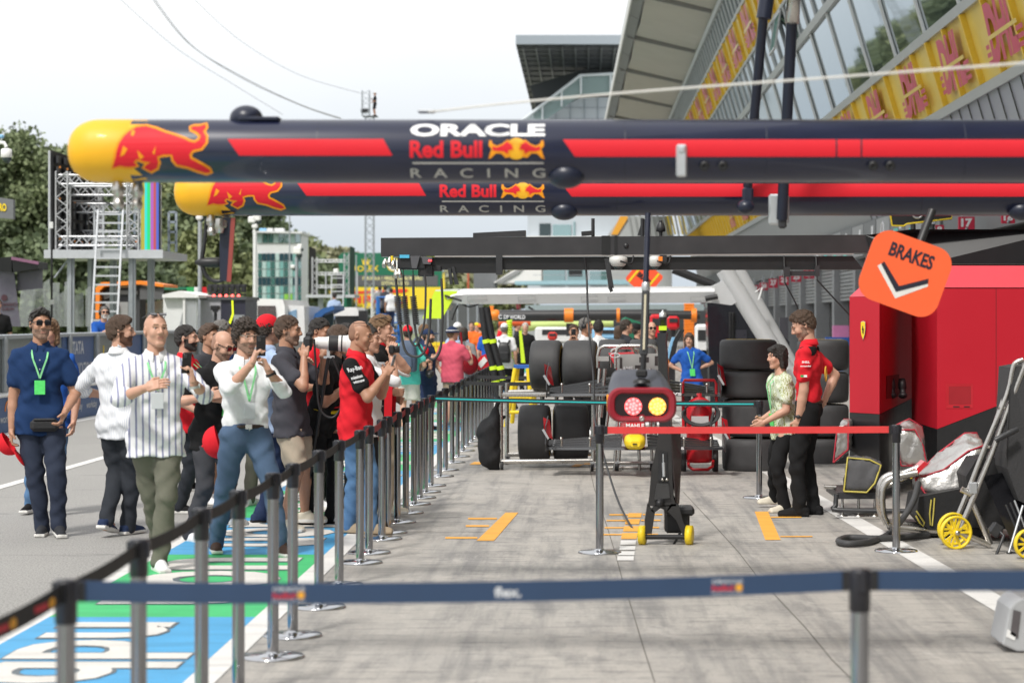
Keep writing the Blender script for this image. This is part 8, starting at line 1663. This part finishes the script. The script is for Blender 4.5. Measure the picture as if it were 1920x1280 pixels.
for r_ in range(6):
    for c_ in range(10):
        x,y=484+8.2*c_,475+15.3*r_;m=gl[3] if r_ in (0,3) and (c_*7+r_)%4 else gl[(c_*5+r_*3)%3]
        if r_==5 and c_ in (6,7):m=M('pane_lime',(.25,.55,.08),.3)
        mb=MB();mb.prism([q(x,y,-.12),q(x+7,y,-.12),q(x+7,y+13.5,-.12),q(x,y+13.5,-.12)],(0,.1,0));mb.build('window',m,e)
for px,w in ((488,1.2),(500,.8),(507,.8),(517,2.0)):mb=MB();mb.box(q(px,431,1.5),(w*.45,.6,.35), None,.05);mb.build('roof_unit',LBLUE if px==488 else TW,e)
# sponsor boards
YRX=250.;q= lambda px,py,d=0.0:P(px,py,YRX)+Vector((0,d,0));e=empty('sponsor_board',q(730,590),'large green board with golden crown, yellow word and grey text panel','billboard');GOLD=M('gold_yellow',(.85,.60,.03),.5)
mb=MB();ring_loft(mb,[[q(x,y,d) for x,y in [(635+a,b) for a,b in ((6,474),(190,474),(194,478),(194,533),(190,538),(8,538),(1,533),(0,480))]] for d in (0,1.0)], False);mb.build('board',GREENP,e)
mb=MB();mb.prism([q(663,516,-.06),q(821,516,-.06),q(821,536,-.06),q(663,536,-.06)],(0,.05,0));mb.build('text_panel',M('text_panel_grey',(.10,.10,.105),.5),e)
mb=MB();text_to(mb,'ROLEX', lambda u,v:q(661+49*u,509-11*v,-.04),.02);mb.add([q(x,y,-.04) for x,y in ((678,484),(682,491),(683,483.5),(685.5,490),(686,482),(688,490),(690,483.5),(691,491),(695,484),(692,497),(681,497))],[range(11)]);mb.build('crown_and_word',GOLD,e)
mb=MB();text_to(mb,'FORMULA 1 PIRELLI GRAN PREMIO', lambda u,v:q(680+112*u,525-6.5*v,-.08),.02);text_to(mb,"D'ITALIA 2023", lambda u,v:q(716+50*u,534-6.5*v,-.08),.02);mb.build('panel_text',M('panel_text_yellow',(.80,.75,.35),.5),e)
mb=MB();mb.add([q(738+13*math.cos(t),496+13*math.sin(t),-.03) for t in np.linspace(0,2*PI,25)[:-1]],[range(24)]);mb.build('clock_rim',GOLD,e);mb=MB();mb.add([q(738+11*math.cos(t),496+11*math.sin(t),-.05) for t in np.linspace(0,2*PI,25)[:-1]],[range(24)]);mb.build('clock_face',WHITE,e)
for px in (648,726):mb=MB();b_=q(px,538,.5);mb.box((b_.x,b_.y,b_.z/2),(.8,.6,b_.z));mb.build('post',GREENP if px==648 else GALV,e)
YPI=275.;q= lambda px,py,d=0.0:P(px,py,YPI)+Vector((0,d,0));e=empty('sponsor_board',q(650,640),'huge yellow board with red tyre maker word below the green board','billboard');PY=M('board_yellow',(.80,.60,.03),.5,var=.03)
mb=MB();mb.prism([q(566,531),q(822,531),q(832,511),q(834,540),q(800,579),q(566,577)],(0,1.2,0));mb.build('board',PY,e)
mb=MB();text_to(mb,'PIRELLI', lambda u,v:q(652+112*u,569-15*v+0,-.06),.04);mb.prism([q(664,541+5,-.06),q(760,541,-.06),q(766,544,-.06),q(760,549,-.06),q(664,551,-.06)],(0,.03,0));mb.build('lettering',M('tyre_word_red',(.72,.05,.02),.5),e)
mb=MB();mb.box(q(560,610,.8),(10,.5,3.5));mb.box(q(800,600,.8),(6,.5,3.5));mb.build('support',GALV,e)
# small screen tower
YS2=90.;q= lambda px,py,d=0.0:P(px,py,YS2)+Vector((0,d,0));e=empty('screen_scaffold',(q(622,0).x,YS2,0),'small scaffold tower with narrow screens in front of the green board','scaffold')
mb=MB();mb.box(q(620,555,.8),(2.05,2.0,.12));mb.build('deck',LG,e)
for px in (598,652):mb=MB();b_=q(px,556,.6);mb.box((b_.x,b_.y,b_.z/2),(.20,.2,b_.z));mb.build('column',GREENP if px==652 else GALV,e)
for px,d,top in ((590,0,482),(650,0,476)):truss('truss_tower',q(px,552,d),q(px,top,d),.20,6,e,(1,0,0),.02)
for py in (489,513,537):truss('truss_beam',q(592,py,.1),q(650,py,.1),.10,8,e,(0,0,1),.018)
mb=MB();mb.prism([q(579,462,0),q(586,466,.8),q(586,552,.8),q(579,550,0)],(.04,.02,0));mb.build('screen_back',BLACK,e);mb=MB();mb.prism([q(656,461,0),q(663,464,.4),q(663,554,.4),q(656,552,0)],(0,.1,0));mb.build('screen_case',M('screen_case_green',(.05,.10,.08),.5),e)
mb=MB();mb.box(q(638,532,.3),(.32,.4,.85), None,.03);mb.build('speaker',BLACK,e);ladder('access_ladder',q(634,640,-.6),q(634,515,-.2),.50,10,e)
for px in (612,671):tb('rail_post',[q(px,552,-.2),q(px,510,-.2)],.03,LG,e,6)
# blue work lift
YL2=88.;q= lambda px,py,d=0.0:P(px,py,YL2)+Vector((0,d,0));e=empty('work_lift',(q(725,0).x,YL2,0),'blue work lift with a crew below the hanging hoses','lift');LB=M('lift_blue',(.03,.16,.50),.45)
mb=MB();mb.box(q(725,620,.5),(.95,1.2,.08));mb.build('floor',LB,e)
for px in (707,747):tb('mast',[q(px,556,.1),(q(px,0).x,YL2+.1,0)],.05,LB,e,8);tb('mast',[q(px-1,560,1),(q(px-1,0).x,YL2+1,0)],.05,LB,e,8)
for py in (557,590,605):tb('rail',[q(705,py,.1),q(748,py,.1)],.035,LB,e,8)
tb('ladder_rail',[q(735,620,-.1),q(735,690,-.1)],.05,LB,e,8)
for py in range(630,690,10):tb('rung',[q(735,py,-.1),q(748,py,-.1)],.03,LB,e,6)
mb=MB();mb.box(q(718,604,.3),(.3,.4,.4), None,.05);mb.build('console',BLACK,e)
# lattice mast with climber, wires
YLM=160.;q= lambda px,py,d=0.0:P(px,py,YLM)+Vector((0,d,0));e=empty('lattice_mast',(q(692,0).x,YLM,0),'tall lattice mast with a head frame behind the booms','mast');b_=q(693,478)
truss('mast',(b_.x,b_.y,.1),q(693,218),.62,30,e,(1,0,0),.04,GALV);truss('head_frame',q(686,218),q(686,170),.55,5,e,(1,0,0),.03,GALV)
mb=MB();mb.box(q(684,208),(.55,.4,.28));mb.build('lamp_box',BLACK,e);mb=MB();mb.box(q(695,219),(1.1,.7,.06));mb.build('foot_platform',DARK,e)
truss('mast',P(706,640,120),P(706,540,120),.5,8,tag(empty('lattice_mast',P(706,640,120),'short white lattice tower behind the blue lift','mast'), None, None, None),(1,0,0),.05,OFFW)
# grey mesh fence, yellow crowd barriers, awning roofs, far posts
mb=MB();mb.prism([P(800,590,110),P(905,540,150),P(905,650,150),P(800,668,110)],(0,.1,0));tag(mb.build('fence',M('mesh_fence_grey',(.20,.215,.22),.6,var=.3,scale=2.5,stretch=(6,1,.2)), None,tuple(P(850,640,130))),'tall grey mesh fence along the bend','fence')
for px,y0 in ((822,580),(840,572),(858,565),(878,556),(895,548)):o=tb('fence_post',[P(px,y0,108),P(px,655,108)],.05,GALV);tag(o,'slim grey fence post along the bend','post','fence posts along the bend')
for i in range(3):
    mb=MB();x0=806+9*i;e=simple('crowd_barrier',85+4*i,['yellow plastic barrier nearest the dark hoses','middle yellow plastic barrier of the three','farthest yellow plastic barrier of the three'][i],'barrier',[('panel',R4(x0,641,x0+12,662),0,.3,YEL),('base',R4(x0-1,662,x0+13,668),-.1,.5,M('barrier_base',(.75,.40,.03),.5)),('slots',R4(x0+2,648,x0+10,650),-.02,.03,M('slot_amber',(.5,.25,.02),.5))],'yellow barriers along the bend')
simple('awning',118,'white pointed awning roofs below the tower block','awning',[('roof',[(925,530),(960,508),(990,497),(1015,500),(1015,530)],0,5,WHITE),('slope',[(930,528),(985,497),(972,512),(940,530)],-.1,.1,PANELG),('truss_box',R4(888,510,930,540),.5,2,M('far_dark_frame',(.16,.17,.18),.6))])
for px,lab in ((878,'thin red mast right of the green board'),(818,'thin grey mast behind the neon tip')):o=tb('far_mast',[P(px,510 if px==878 else 545,170),(P(px,0,170).x,170,0)],.09,M('mast_red',(.5,.12,.06),.6) if px==878 else GALV);tag(o,lab,'mast')
simple('sky_lounge',100,'pale blue roofed hospitality terrace behind the silver arm','terrace',[('roof',[(965,527),(1180,524),(1180,533),(965,533)],0,3,M('terrace_blue',(.35,.55,.62),.5)),('rail',R4(1000,515,1180,516),0,.05,GALV),('speaker',R4(1066,506,1092,518),.3,.8,BLACK)])
simple('garage_canopy',90,'grey glazed canopy far behind the black and orange boom','canopy',[('slab',[(985,572),(1320,570),(1320,582),(985,584)],0,6,M('canopy_glass',(.30,.36,.37),.3)),('wall',R4(935,612,1330,640),8,.5,M('far_wall_grey',(.38,.38,.37),.6)),('dark_gap',R4(1130,580,1330,612),7,.5,M('far_gap',(.06,.065,.07),.6))])
